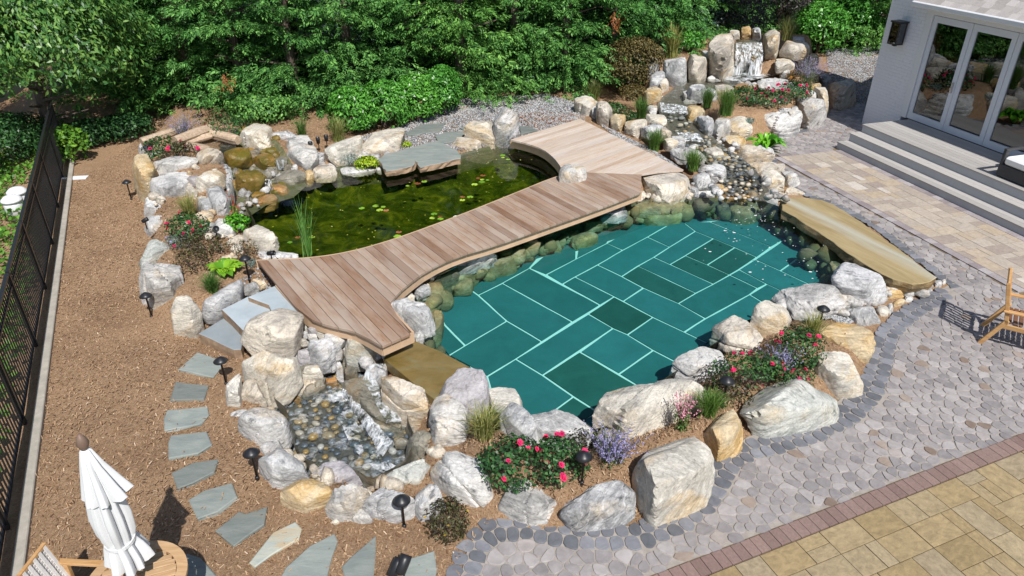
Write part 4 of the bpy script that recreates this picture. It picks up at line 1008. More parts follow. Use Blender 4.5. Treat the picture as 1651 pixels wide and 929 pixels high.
B('d', [(600, 250), (640, 240), (680, 300), (670, 340), (640, 320)], .95, .5, 'w', 'small white grey stone left of the tall slanting boulder')
B('d', [(495, 295), (560, 270), (610, 280), (650, 370), (630, 440), (550, 475), (510, 470)], .75, .65, 't', 'round topped grey tan boulder on the left rim of the fall basin')
B('d', [(325, 310), (380, 300), (450, 295), (500, 320), (495, 480), (470, 520), (390, 510), (340, 470), (320, 380)], .65, .65, 'w', 'white streaked big boulder facing the stream, left of the falls')
B('d', [(195, 340), (230, 300), (300, 370), (290, 400), (230, 450), (195, 470)], .65, .6, 'g', 'leaning grey slab stone at the far left of the waterfall rocks')
B('d', [(195, 290), (265, 280), (270, 310), (205, 330)], 1.0, .45, 'c', 'tan cap stone above the leaning grey slab stone')
B('d', [(210, 250), (270, 220), (330, 245), (270, 275), (215, 275)], 1.1, .4, 'y', 'flat tan stone beside the grass left of the waterfall')
B('d', [(230, 440), (280, 390), (330, 400), (350, 440), (300, 550), (220, 530)], .62, .6, 'w', 'white grey broken rock above the yellow boulder by the stream')
B('d', [(300, 470), (350, 450), (365, 530), (310, 580), (290, 520)], .62, .55, 't', 'tan shard beside the white broken rock at the stream')
B('d', [(175, 580), (210, 520), (270, 515), (310, 570), (290, 660), (230, 650), (185, 620)], .52, .6, 'y', 'bright yellow ochre boulder on the left bank of the stream')
B('d', [(195, 680), (240, 650), (285, 670), (270, 710), (220, 715)], .5, .45, 'w', 'white stone at the foot of the yellow ochre boulder')
B('d', [(505, 560), (560, 500), (625, 495), (640, 560), (600, 610), (520, 600)], .72, .55, 'g', 'grey round rock on the near rim of the fall basin, leftmost')
B('d', [(630, 560), (690, 520), (725, 590), (680, 612)], .72, .5, 'w', 'white sliver stone on the near rim of the fall basin')
B('d', [(700, 510), (790, 495), (855, 540), (840, 590), (720, 600)], .72, .5, 't', 'grey tan rock behind the grass on the fall basin rim')
B('d', [(860, 500), (930, 485), (1020, 510), (1010, 545), (930, 555), (870, 555)], .72, .4, 'o', 'brown ochre flat rock on the near rim of the fall basin')
B('d', [(1020, 500), (1060, 450), (1200, 455), (1260, 480), (1240, 510), (1100, 540), (1030, 530)], .72, .35, 'w', 'flat white grey rock on the right rim of the fall basin')
B('d', [(465, 560), (500, 545), (512, 600), (480, 622)], .62, .5, 'g', 'small grey stone at the outflow of the fall basin')
B('d', [(470, 630), (520, 600), (575, 640), (570, 660), (480, 662)], .58, .45, 'w', 'pale stone beside the first stream step, right bank')
B('d', [(1300, 620), (1350, 595), (1450, 630), (1520, 660), (1535, 740), (1500, 780), (1400, 820), (1350, 760), (1300, 700)], .05, .6, 'g', 'dark veined grey boulder at the right corner of the flower mound')
B('d', [(960, 770), (1050, 670), (1130, 670), (1200, 710), (1300, 740), (1355, 800), (1330, 860), (1240, 910), (1200, 910), (1130, 820), (1000, 820)], .02, .6, 'w', 'big sculpted white boulder in front of the flower mound', amp=.07)
B('d', [(1375, 550), (1430, 540), (1470, 590), (1470, 640), (1400, 610)], .4, .5, 'w', 'white grey rock behind the dark veined boulder on the mound')
B('d', [(1445, 530), (1500, 515), (1535, 550), (1560, 670), (1530, 720), (1490, 640), (1450, 580)], .1, .65, 'c', 'tall cream rock at the far right edge of the flower mound')
B('d', [(1410, 510), (1480, 485), (1500, 510), (1440, 530)], .65, .4, 'y', 'small tan stone below the catmint on the mound')
for pts, m in (([(1160, 680), (1220, 675), (1230, 705), (1170, 710)], 'g'), ([(1255, 700), (1300, 690), (1310, 722), (1270, 735)], 'c'), ([(1275, 670), (1320, 660), (1332, 690), (1285, 695)], 'g')):
    B('d', pts, .6, .4, m, 'little loose stone on the mulch edge of the flower mound', 'edging_stone', 'stone', 'loose stones on the flower mound', chips=2)
B('n', [(400, 560), (420, 520), (480, 500), (550, 520), (568, 590), (560, 650), (480, 690), (420, 680)], 0, .6, 't', 'rounded brown boulder in the shade beside the house corner')
B('n', [(345, 480), (380, 462), (412, 480), (415, 530), (370, 545)], .25, .5, 'g', 'dark rock half hidden behind the shaded brown boulder')
# --- pond edge, back
B('a', [(720, 190), (750, 130), (850, 80), (920, 120), (940, 180), (930, 220), (840, 250), (760, 225)], .5, .55, 'c', 'large cream white boulder right of the log edged pool')
B('a', [(925, 145), (980, 122), (1050, 150), (1075, 160), (1040, 180), (940, 168)], .65, .4, 'g', 'grey cap stone right of the large cream white boulder')
B('a', [(930, 170), (1030, 165), (1045, 190), (1010, 250), (940, 250)], .42, .5, 't', 'grey tan block below the grey cap stone at the pond back')
B('a', [(1010, 240), (1060, 180), (1110, 150), (1170, 180), (1200, 260), (1215, 330), (1180, 370), (1080, 360), (1000, 290)], .26, .55, 'w', 'pointed white boulder at the back of the pond')
B('a', [(1180, 400), (1220, 330), (1270, 330), (1330, 380), (1300, 420), (1210, 430)], .2, .5, 't', 'tan rock at the waterline right of the pointed white boulder')
B('a', [(1130, 380), (1165, 365), (1185, 410), (1150, 435)], .2, .5, 'y', 'small ochre stone at the waterline below the pointed white boulder')
B('a', [(1195, 280), (1225, 255), (1255, 275), (1245, 320), (1210, 325)], .35, .5, 'g', 'small grey stone behind the pointed white boulder')
B('b', [(475, 290), (530, 230), (640, 170), (700, 150), (720, 230), (700, 280), (620, 290), (560, 350), (490, 320)], .26, .5, 'c', 'long cream boulder left of the grey tan boulder behind the pond')
B('b', [(710, 200), (740, 150), (900, 115), (975, 110), (960, 200), (870, 260), (790, 285), (720, 270)], .28, .5, 't', 'long grey tan boulder next to the bluestone ledge at the pond')
B('b', [(580, 390), (630, 350), (720, 350), (790, 370), (720, 390), (620, 402)], .2, .35, 'w', 'low white rock at the waterline below the lime green creeper')
B('b', [(795, 365), (815, 340), (840, 350), (835, 378), (810, 380)], .2, .45, 'w', 'small white stone against the left end of the bluestone ledge')
B('b', [(1275, 180), (1340, 160), (1400, 175), (1455, 240), (1420, 260), (1310, 250)], .22, .45, 't', 'low tan rock right of the bluestone ledge')
B('b', [(1350, 150), (1440, 60), (1530, 90), (1545, 150), (1530, 235), (1470, 225), (1400, 175)], .25, .6, 'c', 'tilted cream boulder with brown split face at the pond back')
B('c', [(70, 130), (90, 100), (160, 90), (205, 105), (220, 150), (215, 245), (180, 350), (75, 350), (60, 250)], .2, .78, 'g', 'tall standing grey stone at the left corner of the upper deck')
# --- rockery left of the pond
B('a', [(455, 290), (520, 245), (600, 230), (625, 290), (600, 330), (480, 345)], .62, .5, 't', 'pinkish tan block beside the top mossy fall stone')
B('a', [(190, 310), (250, 290), (380, 280), (460, 320), (440, 360), (320, 390), (220, 380)], .55, .5, 'w', 'long white block on top of the left rockery wall')
B('a', [(60, 350), (90, 290), (140, 270), (190, 320), (200, 370), (225, 420), (180, 490), (190, 530), (140, 580), (100, 500), (70, 410)], 0, .6, 'y', 'tall golden tan boulder at the outer corner of the left rockery')
B('a', [(100, 220), (130, 200), (185, 215), (190, 260), (130, 275), (95, 265)], .4, .5, 'w', 'grey white stone at the far end of the rockery wall')
B('a', [(165, 460), (250, 420), (380, 380), (430, 400), (450, 460), (420, 520), (320, 545), (220, 530)], .3, .5, 'w', 'big white grey boulder overhanging the rose bed')
B('a', [(395, 430), (450, 400), (480, 420), (450, 460)], .55, .4, 'v', 'small violet grey stone between two boulders of the rockery')
B('a', [(450, 470), (500, 430), (600, 370), (635, 440), (560, 480), (480, 495)], .5, .5, 'c', 'cream wedge boulder left of the middle mossy fall stone')
B('a', [(430, 385), (540, 345), (640, 325), (670, 400), (600, 395), (480, 412)], .42, .45, 'g', 'grey slab stone under the pinkish tan block')
B('a', [(525, 510), (560, 480), (620, 470), (650, 520), (670, 620), (640, 670), (590, 660), (550, 590)], .28, .5, 'g', 'grey rounded boulder left of the red flower spikes')
B('a', [(640, 420), (665, 400), (695, 510), (690, 610), (660, 560)], .24, .5, 'g', 'narrow grey rock at the waterline by the red flower spikes')
B('a', [(460, 580), (520, 540), (560, 640), (530, 662)], .3, .4, 'w', 'white broken stone beside the grey rounded boulder')
B('a', [(220, 400), (250, 388), (285, 400), (260, 418)], .5, .4, 'w', 'little white stone wedged under the long white block')
B('a', [(380, 490), (430, 465), (470, 510), (460, 560), (410, 540)], .3, .5, 'c', 'cream stone at the upper end of the rose bed')
B('a', [(550, 740), (570, 690), (620, 670), (680, 720), (700, 780), (640, 805), (570, 800)], .28, .5, 'w', 'white grey boulder carrying a small black spotlight')
B('a', [(520, 710), (560, 695), (582, 720), (540, 738)], .3, .35, 's', 'smooth blue grey cobble beside the white boulder with the spotlight')
B('a', [(500, 680), (530, 660), (555, 680), (530, 705)], .3, .35, 'y', 'small ochre stone above the blue grey cobble')
B('a', [(130, 600), (150, 540), (200, 525), (320, 580), (330, 640), (250, 690), (180, 660), (130, 660)], 0, .5, 'w', 'white angular boulder below the golden tan one in the left wall')
B('a', [(130, 720), (150, 660), (210, 650), (250, 700), (270, 790), (200, 800), (140, 790)], 0, .55, 'w', 'whitish upright stone in the middle of the left rockery wall')
B('k', [(880, 740), (900, 670), (990, 650), (1070, 660), (1115, 740), (1100, 780), (1000, 800), (900, 850)], 0, .5, 's', 'slate green boulder with white edge in the left rockery wall')
B('l', [(700, 170), (720, 110), (800, 70), (890, 75), (920, 160), (920, 240), (870, 320), (800, 325), (750, 250), (715, 220)], 0, .52, 'w', 'massive layered white boulder beside a path light, left wall')
B('l', [(860, 360), (890, 280), (940, 245), (990, 280), (1020, 370), (970, 455), (900, 440), (860, 410)], 0, .5, 'c', 'cream boulder next to the lower bluestone step')
B('l', [(1015, 340), (1100, 240), (1210, 170), (1215, 230), (1150, 270), (1100, 345), (1030, 378)], .1, .45, 'g', 'long grey white flank stone above the bluestone steps')
B('l', [(1220, 190), (1280, 170), (1295, 210), (1220, 238)], .32, .45, 'g', 'small grey stone between the flank stone and the deck')
B('l', [(1260, 160), (1300, 155), (1330, 180), (1300, 200)], .35, .4, 'c', 'small cream stone against the left corner of the deck')
B('a', [(745, 760), (800, 710), (840, 730), (920, 810), (965, 870), (880, 885), (780, 845)], .22, .5, 'c', 'smooth tan cream boulder at the near left corner of the pond')
B('a', [(640, 830), (740, 770), (745, 820), (670, 850)], .3, .45, 't', 'small tan rock left of the smooth tan cream boulder')
B('a', [(665, 860), (740, 830), (745, 885), (700, 897)], .3, .45, 'c', 'small cream rock below the small tan rock at the bed')
B('a', [(810, 890), (900, 875), (1000, 875), (1085, 910), (1050, 932), (880, 932)], .24, .35, 'w', 'low white rock between the pond and the deck edge')
# wet fall stones
B('a', [(625, 270), (700, 225), (790, 240), (805, 290), (740, 350), (650, 355), (630, 310)], .45, .6, 'b', 'largest wet mossy brown stone at the top of the pond fall', p_=30, chips=6, amp=.06)
B('a', [(810, 300), (850, 260), (940, 280), (940, 330), (850, 358)], .42, .55, 'b', 'small wet mossy stone right of the top fall stone', p_=30, chips=6, amp=.06)
B('a', [(690, 430), (740, 380), (830, 365), (890, 400), (880, 470), (790, 512), (710, 495)], .22, .6, 'b', 'wet mossy brown stone in the middle of the pond fall', p_=30, chips=6, amp=.06)
B('a', [(935, 400), (1000, 370), (1090, 365), (1150, 420), (1050, 470), (960, 462)], .16, .45, 'k', 'wet brown rock right of the pond fall at the waterline')
B('a', [(920, 480), (950, 455), (1035, 510), (980, 532), (930, 512)], .15, .45, 'o', 'small wet orange stone right of the foot of the pond fall')
B('a', [(760, 575), (850, 530), (960, 520), (940, 570), (870, 592), (780, 612)], .1, .45, 'o', 'wet orange stone at the foot of the pond fall')
B('a', [(750, 530), (790, 515), (880, 500), (890, 520), (780, 562)], .17, .45, 'b', 'mossy ledge stone between the middle fall stone and the orange one')
B('a', [(950, 300), (1000, 280), (1020, 350), (960, 362)], .35, .55, 'k', 'wet pale stone right of the small mossy fall stone')
# --- lower basin and steps
B('i', [(232, 380), (260, 290), (330, 220), (420, 165), (500, 150), (600, 165), (612, 240), (580, 330), (540, 390), (450, 440), (300, 450), (240, 430)], .2, .5, 't', 'big grey brown boulder overlapping the bluestone steps', amp=.04)
B('i', [(240, 510), (330, 460), (440, 440), (560, 415), (600, 460), (610, 540), (560, 620), (480, 670), (420, 740), (390, 745), (350, 660), (260, 580)], -.15, .6, 'c', 'big cream yellow boulder below the grey brown one by the steps')
B('i', [(135, 630), (180, 580), (235, 560), (245, 640), (225, 720), (235, 780), (150, 770)], 0, .55, 'c', 'pale upright stone left of the big cream yellow boulder')
B('i', [(240, 590), (290, 590), (340, 640), (390, 770), (330, 780), (225, 745)], -.1, .55, 't', 'tan grey split stone below the big cream yellow boulder')
B('i', [(155, 820), (200, 790), (270, 780), (240, 822), (200, 837)], 0, .3, 'w', 'thin white flake of rock on the mulch at the basin edge')
B('j', [(140, 370), (190, 320), (280, 305), (360, 340), (405, 400), (405, 450), (380, 500), (330, 475), (250, 512), (190, 470)], -.02, .55, 'w', 'round whitish grey boulder on the left rim of the basin', chips=4, p_=10)
B('j', [(245, 500), (300, 465), (360, 485), (350, 512), (270, 537)], .02, .4, 'w', 'small white rock below the round whitish boulder')
B('j', [(240, 570), (280, 535), (370, 510), (420, 560), (470, 610), (500, 655), (430, 662), (360, 710), (280, 682), (250, 620)], 0, .5, 'w', 'grey white boulder with pink stain behind the leftmost basin light')
B('j', [(350, 740), (400, 700), (480, 660), (560, 690), (620, 760), (570, 820), (530, 840), (440, 820)], 0, .45, 'y', 'low cream yellow boulder on the near left rim of the basin')
B('j', [(510, 650), (570, 580), (640, 570), (700, 620), (755, 690), (700, 725), (600, 725)], -.15, .45, 'v', 'pinkish grey rock inside the near rim of the basin')
B('j', [(575, 830), (600, 790), (620, 730), (760, 690), (790, 730), (740, 800), (690, 885), (630, 880)], 0, .45, 'w', 'bright white rock on the near rim of the basin')
B('j', [(750, 810), (780, 760), (850, 705), (930, 730), (1010, 790), (1025, 850), (960, 895), (870, 890), (800, 860)], 0, .5, 'g', 'grey and cream boulder behind the right basin path light')
B('j', [(1015, 760), (1050, 700), (1110, 685), (1170, 770), (1130, 840), (1040, 880), (1020, 830)], 0, .5, 'w', 'white boulder left of the dark seed head shrub')
B('j', [(865, 700), (950, 640), (1110, 560), (1105, 680), (1020, 740), (930, 742)], -.12, .3, 's', 'greenish flat slab on the right rim of the basin')
B('j', [(600, 885), (620, 862), (642, 880), (622, 902)], 0, .4, 'c', 'small round cream pebble on the mulch below the bright white rock', 'edging_stone', 'stone', chips=1)
B('j', [(690, 870), (740, 810), (790, 850), (815, 890), (760, 898)], 0, .4, 'w', 'low white stone between the bright white rock and the grey cream boulder')
B('i', [(880, 420), (890, 340), (940, 285), (1030, 310), (1100, 390), (1090, 450), (1000, 490), (900, 500)], -.05, .62, 's', 'pale greenish cream boulder under the near tip of the deck')
B('i', [(645, 390), (690, 330), (850, 340), (850, 440), (800, 540), (740, 530), (680, 480)], -.1, .7, 'g', 'grey cracked wall stone below the curved deck edge')
B('i', [(745, 330), (800, 300), (885, 320), (850, 380), (760, 392)], .2, .5, 'w', 'white grey stone on top of the wall below the deck edge')
B('i', [(700, 300), (760, 280), (790, 310), (740, 332)], .25, .4, 'c', 'cream stone right under the curved deck fascia')
B('i', [(640, 270), (700, 250), (720, 290), (660, 305)], .28, .4, 'v', 'violet grey stone at the left of the deck fascia')
B('i', [(610, 530), (700, 500), (740, 560), (680, 590), (610, 592)], -.1, .5, 'c', 'tan block beside the big cream yellow boulder in the basin wall')
B('i', [(575, 440), (640, 400), (655, 470), (600, 478)], .05, .5, 'v', 'violet stone wedged beside the big cream yellow boulder')
B('i', [(820, 500), (840, 480), (867, 590), (830, 582)], -.15, .6, 'w', 'thin white standing shard in the basin wall')
B('i', [(870, 525), (930, 510), (957, 570), (890, 592)], -.12, .5, 'k', 'wet brown stone at the head of the basin cascade')
B('i', [(510, 690), (600, 620), (720, 590), (700, 625), (600, 685)], -.18, .35, 't', 'flat grey tan ledge stone above the basin water')
B('i', [(480, 720), (600, 680), (602, 740), (470, 742)], -.28, .4, 'o', 'wet orange stone at the far left of the basin water')
B('i', [(600, 680), (740, 590), (765, 640), (690, 702), (610, 742)], -.32, .4, 'k', 'wet brown flat stone under the ledge in the basin')
B('i', [(750, 590), (830, 580), (832, 632), (760, 642)], -.28, .45, 'o', 'small wet orange block at the back of the basin')
B('i', [(1140, 140), (1200, 85), (1270, 95), (1370, 130), (1430, 220), (1435, 310), (1390, 330), (1310, 290), (1240, 210)], .1, .55, 'w', 'white boulder on the pool side of the deck tip')
B('i', [(1300, 310), (1340, 285), (1368, 330), (1320, 372)], .12, .5, 'w', 'small white stone at the deck corner above the spillway slab')
B('i', [(1310, 20), (1370, 0), (1410, 20), (1350, 80), (1310, 60)], .13, .5, 'w', 'small white rock at the pool edge where the deck curves')
B('i', [(1215, 90), (1280, 40), (1310, 95), (1260, 112)], .15, .45, 'c', 'cream stone under the deck curve above the white boulder')
for pts, m in (([(1105, 430), (1140, 408), (1155, 445), (1112, 455)], 'w'), ([(1155, 405), (1195, 388), (1197, 425), (1160, 432)], 'c'), ([(1200, 385), (1245, 368), (1242, 400), (1210, 416)], 'w'), ([(1250, 365), (1290, 350), (1292, 378), (1258, 388)], 'c')):
    B('i', pts, .12, .5, m, 'small pale stone wedged under the near end fascia of the deck', 'edging_stone', 'stone', 'stones under the deck fascia', chips=2)
for pts, m in (([(600, 260), (640, 240), (655, 270), (625, 290)], 's'), ([(590, 350), (625, 335), (640, 360), (610, 375)], 'c'), ([(600, 300), (630, 290), (645, 315), (615, 325)], 'w'), ([(640, 315), (690, 310), (700, 330), (650, 335)], 'w')):
    B('i', pts, .22, .45, m, 'fist sized stone beside the big grey brown boulder and deck', 'edging_stone', 'stone', 'small stones between boulder and deck', chips=2)
B('i', [(1005, 510), (1060, 490), (1140, 500), (1135, 590), (1080, 612), (1020, 570)], -.08, .5, 'g', 'pale wet rock at the top of the lower cascade')
B('i', [(1105, 600), (1170, 575), (1280, 640), (1390, 720), (1400, 880), (1350, 925), (1260, 880), (1180, 790), (1180, 680)], -.3, .62, 't', 'long ochre wet rock forming the spillway face', amp=.06)
B('j', [(985, 470), (1080, 420), (1105, 480), (1105, 560), (1010, 620), (975, 560)], -.35, .55, 'k', 'wet streaked rock at the right side of the basin')
B('j', [(920, 470), (970, 455), (1000, 480), (960, 502), (925, 495)], -.2, .4, 'k', 'small wet slab stone at the foot of the lower cascade')
B('c', [(470, 520), (510, 470), (590, 445), (640, 490), (640, 550), (600, 580), (530, 585), (475, 580)], .46, .62, 'w', 'round white boulder sitting in a notch of the footbridge', chips=4, p_=9, embed=.3)
# --- stones under the footbridge, mostly below the water line
for key, pts, z0, m, lab in (
    ('c', [(720, 760), (790, 710), (890, 700), (895, 760), (820, 800), (750, 790)], .02, 'g', 'grey boulder half in the pool under the footbridge'),
    ('c', [(600, 800), (690, 770), (745, 790), (700, 840), (620, 852)], -.1, 'm', 'olive sunken rock left of the grey boulder under the footbridge'),
    ('c', [(890, 690), (1000, 680), (1130, 695), (1130, 740), (960, 762), (900, 742)], -.05, 'm', 'long tan rock at the waterline below the bridge boulder'),
    ('c', [(1130, 690), (1220, 672), (1255, 730), (1180, 762)], -.08, 'm', 'sunken olive rock right of the long tan waterline rock'),
    ('c', [(980, 770), (1100, 755), (1250, 745), (1240, 785), (1100, 822), (990, 812)], -.35, 'm', 'deep sunken flat rock below the long tan waterline rock'),
    ('c', [(1260, 680), (1340, 650), (1440, 660), (1420, 730), (1300, 740)], -.2, 'm', 'sunken rock left of the stream mouth'),
    ('c', [(370, 880), (470, 840), (595, 860), (560, 920), (420, 928)], -.2, 'm', 'sunken olive rock under the middle of the footbridge'),
    ('c', [(540, 905), (640, 870), (712, 890), (650, 952), (560, 962)], -.35, 'm', 'deep mossy rock under the middle of the footbridge'),
    ('c', [(690, 780), (740, 760), (770, 800), (720, 830), (680, 820)], -.15, 'g', 'small pale sunken rock below the grey boulder'),
    ('q', [(690, 540), (800, 480), (930, 450), (930, 580), (820, 680), (680, 720), (580, 640)], -.28, 'm', 'golden mossy sunken rock below the deck curve'),
    ('q', [(930, 470), (1100, 430), (1300, 360), (1320, 470), (1180, 560), (950, 602)], -.25, 'm', 'mossy sunken rock right of the golden one below the deck curve'),
    ('q', [(560, 540), (700, 510), (665, 592), (590, 602)], .0, 'k', 'dark wet stone at the waterline below the deck curve'),
    ('q', [(320, 590), (420, 545), (425, 600), (340, 622)], .12, 'w', 'small white stone under the deck curve, uppermost'),
    ('q', [(200, 720), (300, 680), (372, 720), (300, 800), (230, 832)], .1, 'w', 'white jagged stone at the waterline under the deck curve'),
    ('q', [(320, 640), (500, 560), (490, 642), (380, 692)], .02, 't', 'long tan stone at the waterline under the deck curve'),
    ('q', [(920, 430), (990, 380), (1110, 380), (1060, 450), (930, 458)], .05, 'g', 'blue grey stone under the bridge beside the driftwood root'),
    ('q', [(745, 405), (800, 390), (822, 430), (760, 442)], .14, 'w', 'white pebble on the ledge under the deck curve'),
    ('q', [(690, 440), (740, 420), (745, 462), (692, 470)], .14, 'y', 'orange pebble on the ledge under the deck curve'),
    ('q', [(590, 482), (660, 440), (672, 480), (602, 502)], .12, 'w', 'white flat pebble left of the orange one under the deck'),
    ('q', [(580, 500), (760, 470), (900, 440), (1090, 300), (1100, 330), (920, 450), (760, 505), (640, 515)], .1, 'g', 'long thin grey slate under the deck curve'),
    ('q', [(40, 845), (130, 760), (195, 820), (170, 872)], .12, 'c', 'cream stone under the deck near the white boulder'),
    ('q', [(260, 830), (340, 800), (410, 900), (330, 950)], -.3, 'm', 'mossy sunken rock beside the white boulder of the deck tip'),
    ('q', [(1110, 380), (1200, 290), (1330, 260), (1300, 350), (1180, 400)], -.02, 'm', 'brown stone at the waterline under the straight bridge edge'),
    ('q', [(1330, 300), (1420, 240), (1520, 250), (1480, 350), (1380, 360)], -.1, 'm', 'blurred grey olive rock under the bridge in the water'),
    ('p', [(688, 520), (702, 500), (716, 505), (712, 540), (696, 555)], -.4, 'm', 'sunken moss rock at the left end of the pool'),
    ('f', [(400, 200), (430, 165), (470, 190), (470, 230), (430, 260)], -.1, 'm', 'mossy corner rock in the water by the fissured boulder'),
    ('f', [(455, 150), (490, 140), (520, 160), (500, 180), (470, 185)], -.05, 'm', 'small dark rock in the water under the sandstone slab'),
):
    B(key, pts, max(z0, -.22), .42, m, lab, embed=.15)

# small rubble that chinks the gaps between the boulders
def rubble(path, z, width, count, seed, label, mat, smin=.05, smax=.16, world=False):
    rg = np.random.default_rng(seed); P = [Vector(p[:2]) for p in (path if world else GP(path, z))]; D, F0 = ICO[2]; Vs, Fs = [], []; o_ = 0
    for i in range(count):
        k = rg.integers(0, len(P) - 1); p = P[k].lerp(P[k + 1], rg.random()); x, y = p.x + rg.normal() * width, p.y + rg.normal() * width; s_ = rg.uniform(smin, smax)
        if world: z = rg.uniform(-.28, -.03)
        U = D * np.array([1, rg.uniform(.6, 1), rg.uniform(.5, .9)]) * s_ / 2; acc = np.zeros(len(U)); Du = unitv(U); s_ = s_ * 1.5
        for _ in range(9):
            n_ = rg.normal(size=3); n_ /= np.linalg.norm(n_); acc += np.maximum(0, Du @ n_ / (s_ * rg.uniform(.26, .46))) ** 40
        W = Du * np.minimum(acc ** (-1 / 40), s_ * .6)[:, None]; a_ = rg.uniform(0, 6.3); c_, sn = math.cos(a_), math.sin(a_)
        Vs.append(np.stack([W[:, 0] * c_ - W[:, 1] * sn + x, W[:, 0] * sn + W[:, 1] * c_ + y, W[:, 2] + (z if world else max(z, hz(x, y))) + s_ * .1], 1)); Fs.append(F0 + o_); o_ += len(D)
    tag(obj_np('rubble', np.concatenate(Vs), np.concatenate(Fs), mat), label, 'rubble', kind='stuff')
rubble([(392, 345), (400, 310), (430, 290), (480, 280), (560, 262), (610, 262), (690, 258)], .22, .14, 45, 1, 'small stones filling the gaps along the back edge of the pond', RM['g'])
rubble([(250, 330), (300, 300), (345, 300), (350, 335), (352, 372), (372, 395), (420, 420)], .34, .16, 40, 2, 'small stones filling the gaps of the left rockery', RM['t'])
rubble([(455, 590), (480, 560), (520, 545), (560, 560), (600, 570), (625, 580)], .0, .12, 90, 3, 'small stones filling the basin wall under the deck', RM['g'])
rubble([(400, 640), (440, 720), (480, 770), (560, 800), (640, 785), (700, 740)], -.1, .10, 26, 4, 'small stones chinking the boulders around the lower basin', RM['t'])
rubble([(1060, 160), (1065, 195), (1090, 230), (1120, 262), (1150, 300), (1165, 325)], .38, .12, 40, 5, 'small stones along the left bank of the stream', RM['g'])
rubble([(1118, 165), (1125, 195), (1150, 225), (1190, 250), (1230, 290), (1250, 322)], .38, .12, 28, 6, 'small stones along the right bank of the stream', RM['g'])
rubble([(1130, 130), (1175, 128), (1210, 140), (1260, 135), (1300, 150)], .72, .12, 60, 7, 'small stones around the basin of the upper waterfall', RM['g'])
rubble([(650, 470), (700, 435), (760, 408), (850, 372), (950, 335), (1030, 315), (1110, 318)], .12, .10, 90, 8, 'small stones along the pool edge under the footbridge', RM['t'])
rubble([(1230, 500), (1300, 500), (1340, 490), (1380, 490), (1440, 470), (1500, 465)], .05, .10, 70, 9, 'small stones chinking the rocks at the near end of the sandstone slab', RM['w'])
ring_ = dens(shrink(POOL, .14), .15); prs = [Pj(x, y, 0) for x, y in ring_]
def arc(f):
    k0 = [i for i in range(len(ring_)) if f(*prs[i])]; return [ring_[i] for i in k0]
def runs(pts):
    pts = list(pts); out = [pts.pop(0)]
    while pts:
        j = min(range(len(pts)), key=lambda i: (pts[i][0] - out[-1][0]) ** 2 + (pts[i][1] - out[-1][1]) ** 2); out.append(pts.pop(j))
    return out
far_ = sorted(arc(lambda x, y: y < 505 and x < 1120), key=lambda p: p[0]); right_ = sorted(arc(lambda x, y: x >= 1120 and y < 470), key=lambda p: p[0]); near_ = sorted(arc(lambda x, y: x < 1000 and y > 540), key=lambda p: p[0])
rubble(far_, 0, .05, 60, 21, 'olive sunken stones along the pool wall under the footbridge', RM['m'], .10, .30, True)
rubble(right_, 0, .05, 44, 22, 'dark sunken stones below the stream mouth and the sandstone slab', RM['d'], .10, .26, True)
rubble(near_, 0, .04, 24, 23, 'sunken stones along the near wall of the pool', RM['d'], .10, .2, True)
# ------------------------------------------------------------------ timber deck and footbridge
def strip_planks(poly, origin, d, wdt, root, mat, z1, th=.04, gap=.006, nm='plank'):
    """cut an outline into boards that run along d"""
    d = Vector(d).normalized(); n_ = Vector((-d.y, d.x)); o = Vector(origin[:2])
    Q = [((Vector(p[:2]) - o).dot(d), (Vector(p[:2]) - o).dot(n_)) for p in poly]
    lo, hi = min(q[1] for q in Q), max(q[1] for q in Q)
    def cut(v):
        xs = []
        for i in range(len(Q)):
            a, b = Q[i], Q[(i + 1) % len(Q)]
            if (a[1] > v) != (b[1] > v): xs.append(a[0] + (b[0] - a[0]) * (v - a[1]) / (b[1] - a[1]))
        return (min(xs), max(xs)) if len(xs) >= 2 else None
    k = math.floor(lo / wdt)
    while k * wdt < hi:
        v0, v1 = max(k * wdt, lo + 1e-3) + gap / 2, min((k + 1) * wdt, hi - 1e-3) - gap / 2
        k += 1
        if v1 - v0 < .02: continue
        c0, c1, cm = cut(v0), cut(v1), cut((v0 + v1) / 2)
        if not c0 or not c1 or not cm: continue
        P = [(c0[0], v0), (c0[1], v0), (cm[1], (v0 + v1) / 2), (c1[1], v1), (c1[0], v1), (cm[0], (v0 + v1) / 2)]
        mx, my = sum(p[0] for p in P) / 6, (v0 + v1) / 2
        V, F = prism([(x - mx, y - my) for x, y in P], -th, random.uniform(-.0015, .0015), .003)
        w_ = o + d * mx + n_ * my
        ob = obj_pd(nm, V, F, mat, root, (w_.x, w_.y, z1)); ob.rotation_euler = (0, 0, math.atan2(d.y, d.x))
def skirt(name, path, z0, z1, mat, root, th=.03):
    """upright board that follows a path"""
    P = [Vector(p[:2]) for p in path]; V = []; F = []
    for i, p in enumerate(P):
        t_ = (P[min(i + 1, len(P) - 1)] - P[max(i - 1, 0)]).normalized(); n_ = Vector((-t_.y, t_.x)) * th / 2
        for q, z in ((p - n_, z0), (p + n_, z0), (p + n_, z1), (p - n_, z1)): V.append((q.x, q.y, z))
    for i in range(len(P) - 1):
        for k in range(4): F.append((4 * i + k, 4 * i + (k + 1) % 4, 4 * i + 4 + (k + 1) % 4, 4 * i + 4 + k))
    F += [(3, 2, 1, 0), tuple(4 * (len(P) - 1) + k for k in range(4))]
    return obj_pd(name, V, F, mat, root)
up_edge = smooth_path([(413, 420), (470, 418), (520, 414), (570, 405), (620, 391), (670, 374), (745, 346), (830, 312), (905, 281), (945, 278)], 2)
lo_edge = smooth_path([(1034, 310), (960, 338), (880, 366), (800, 394), (740, 411), (690, 434), (655, 460), (638, 477), (626, 492), (640, 508), (666, 536)], 1)
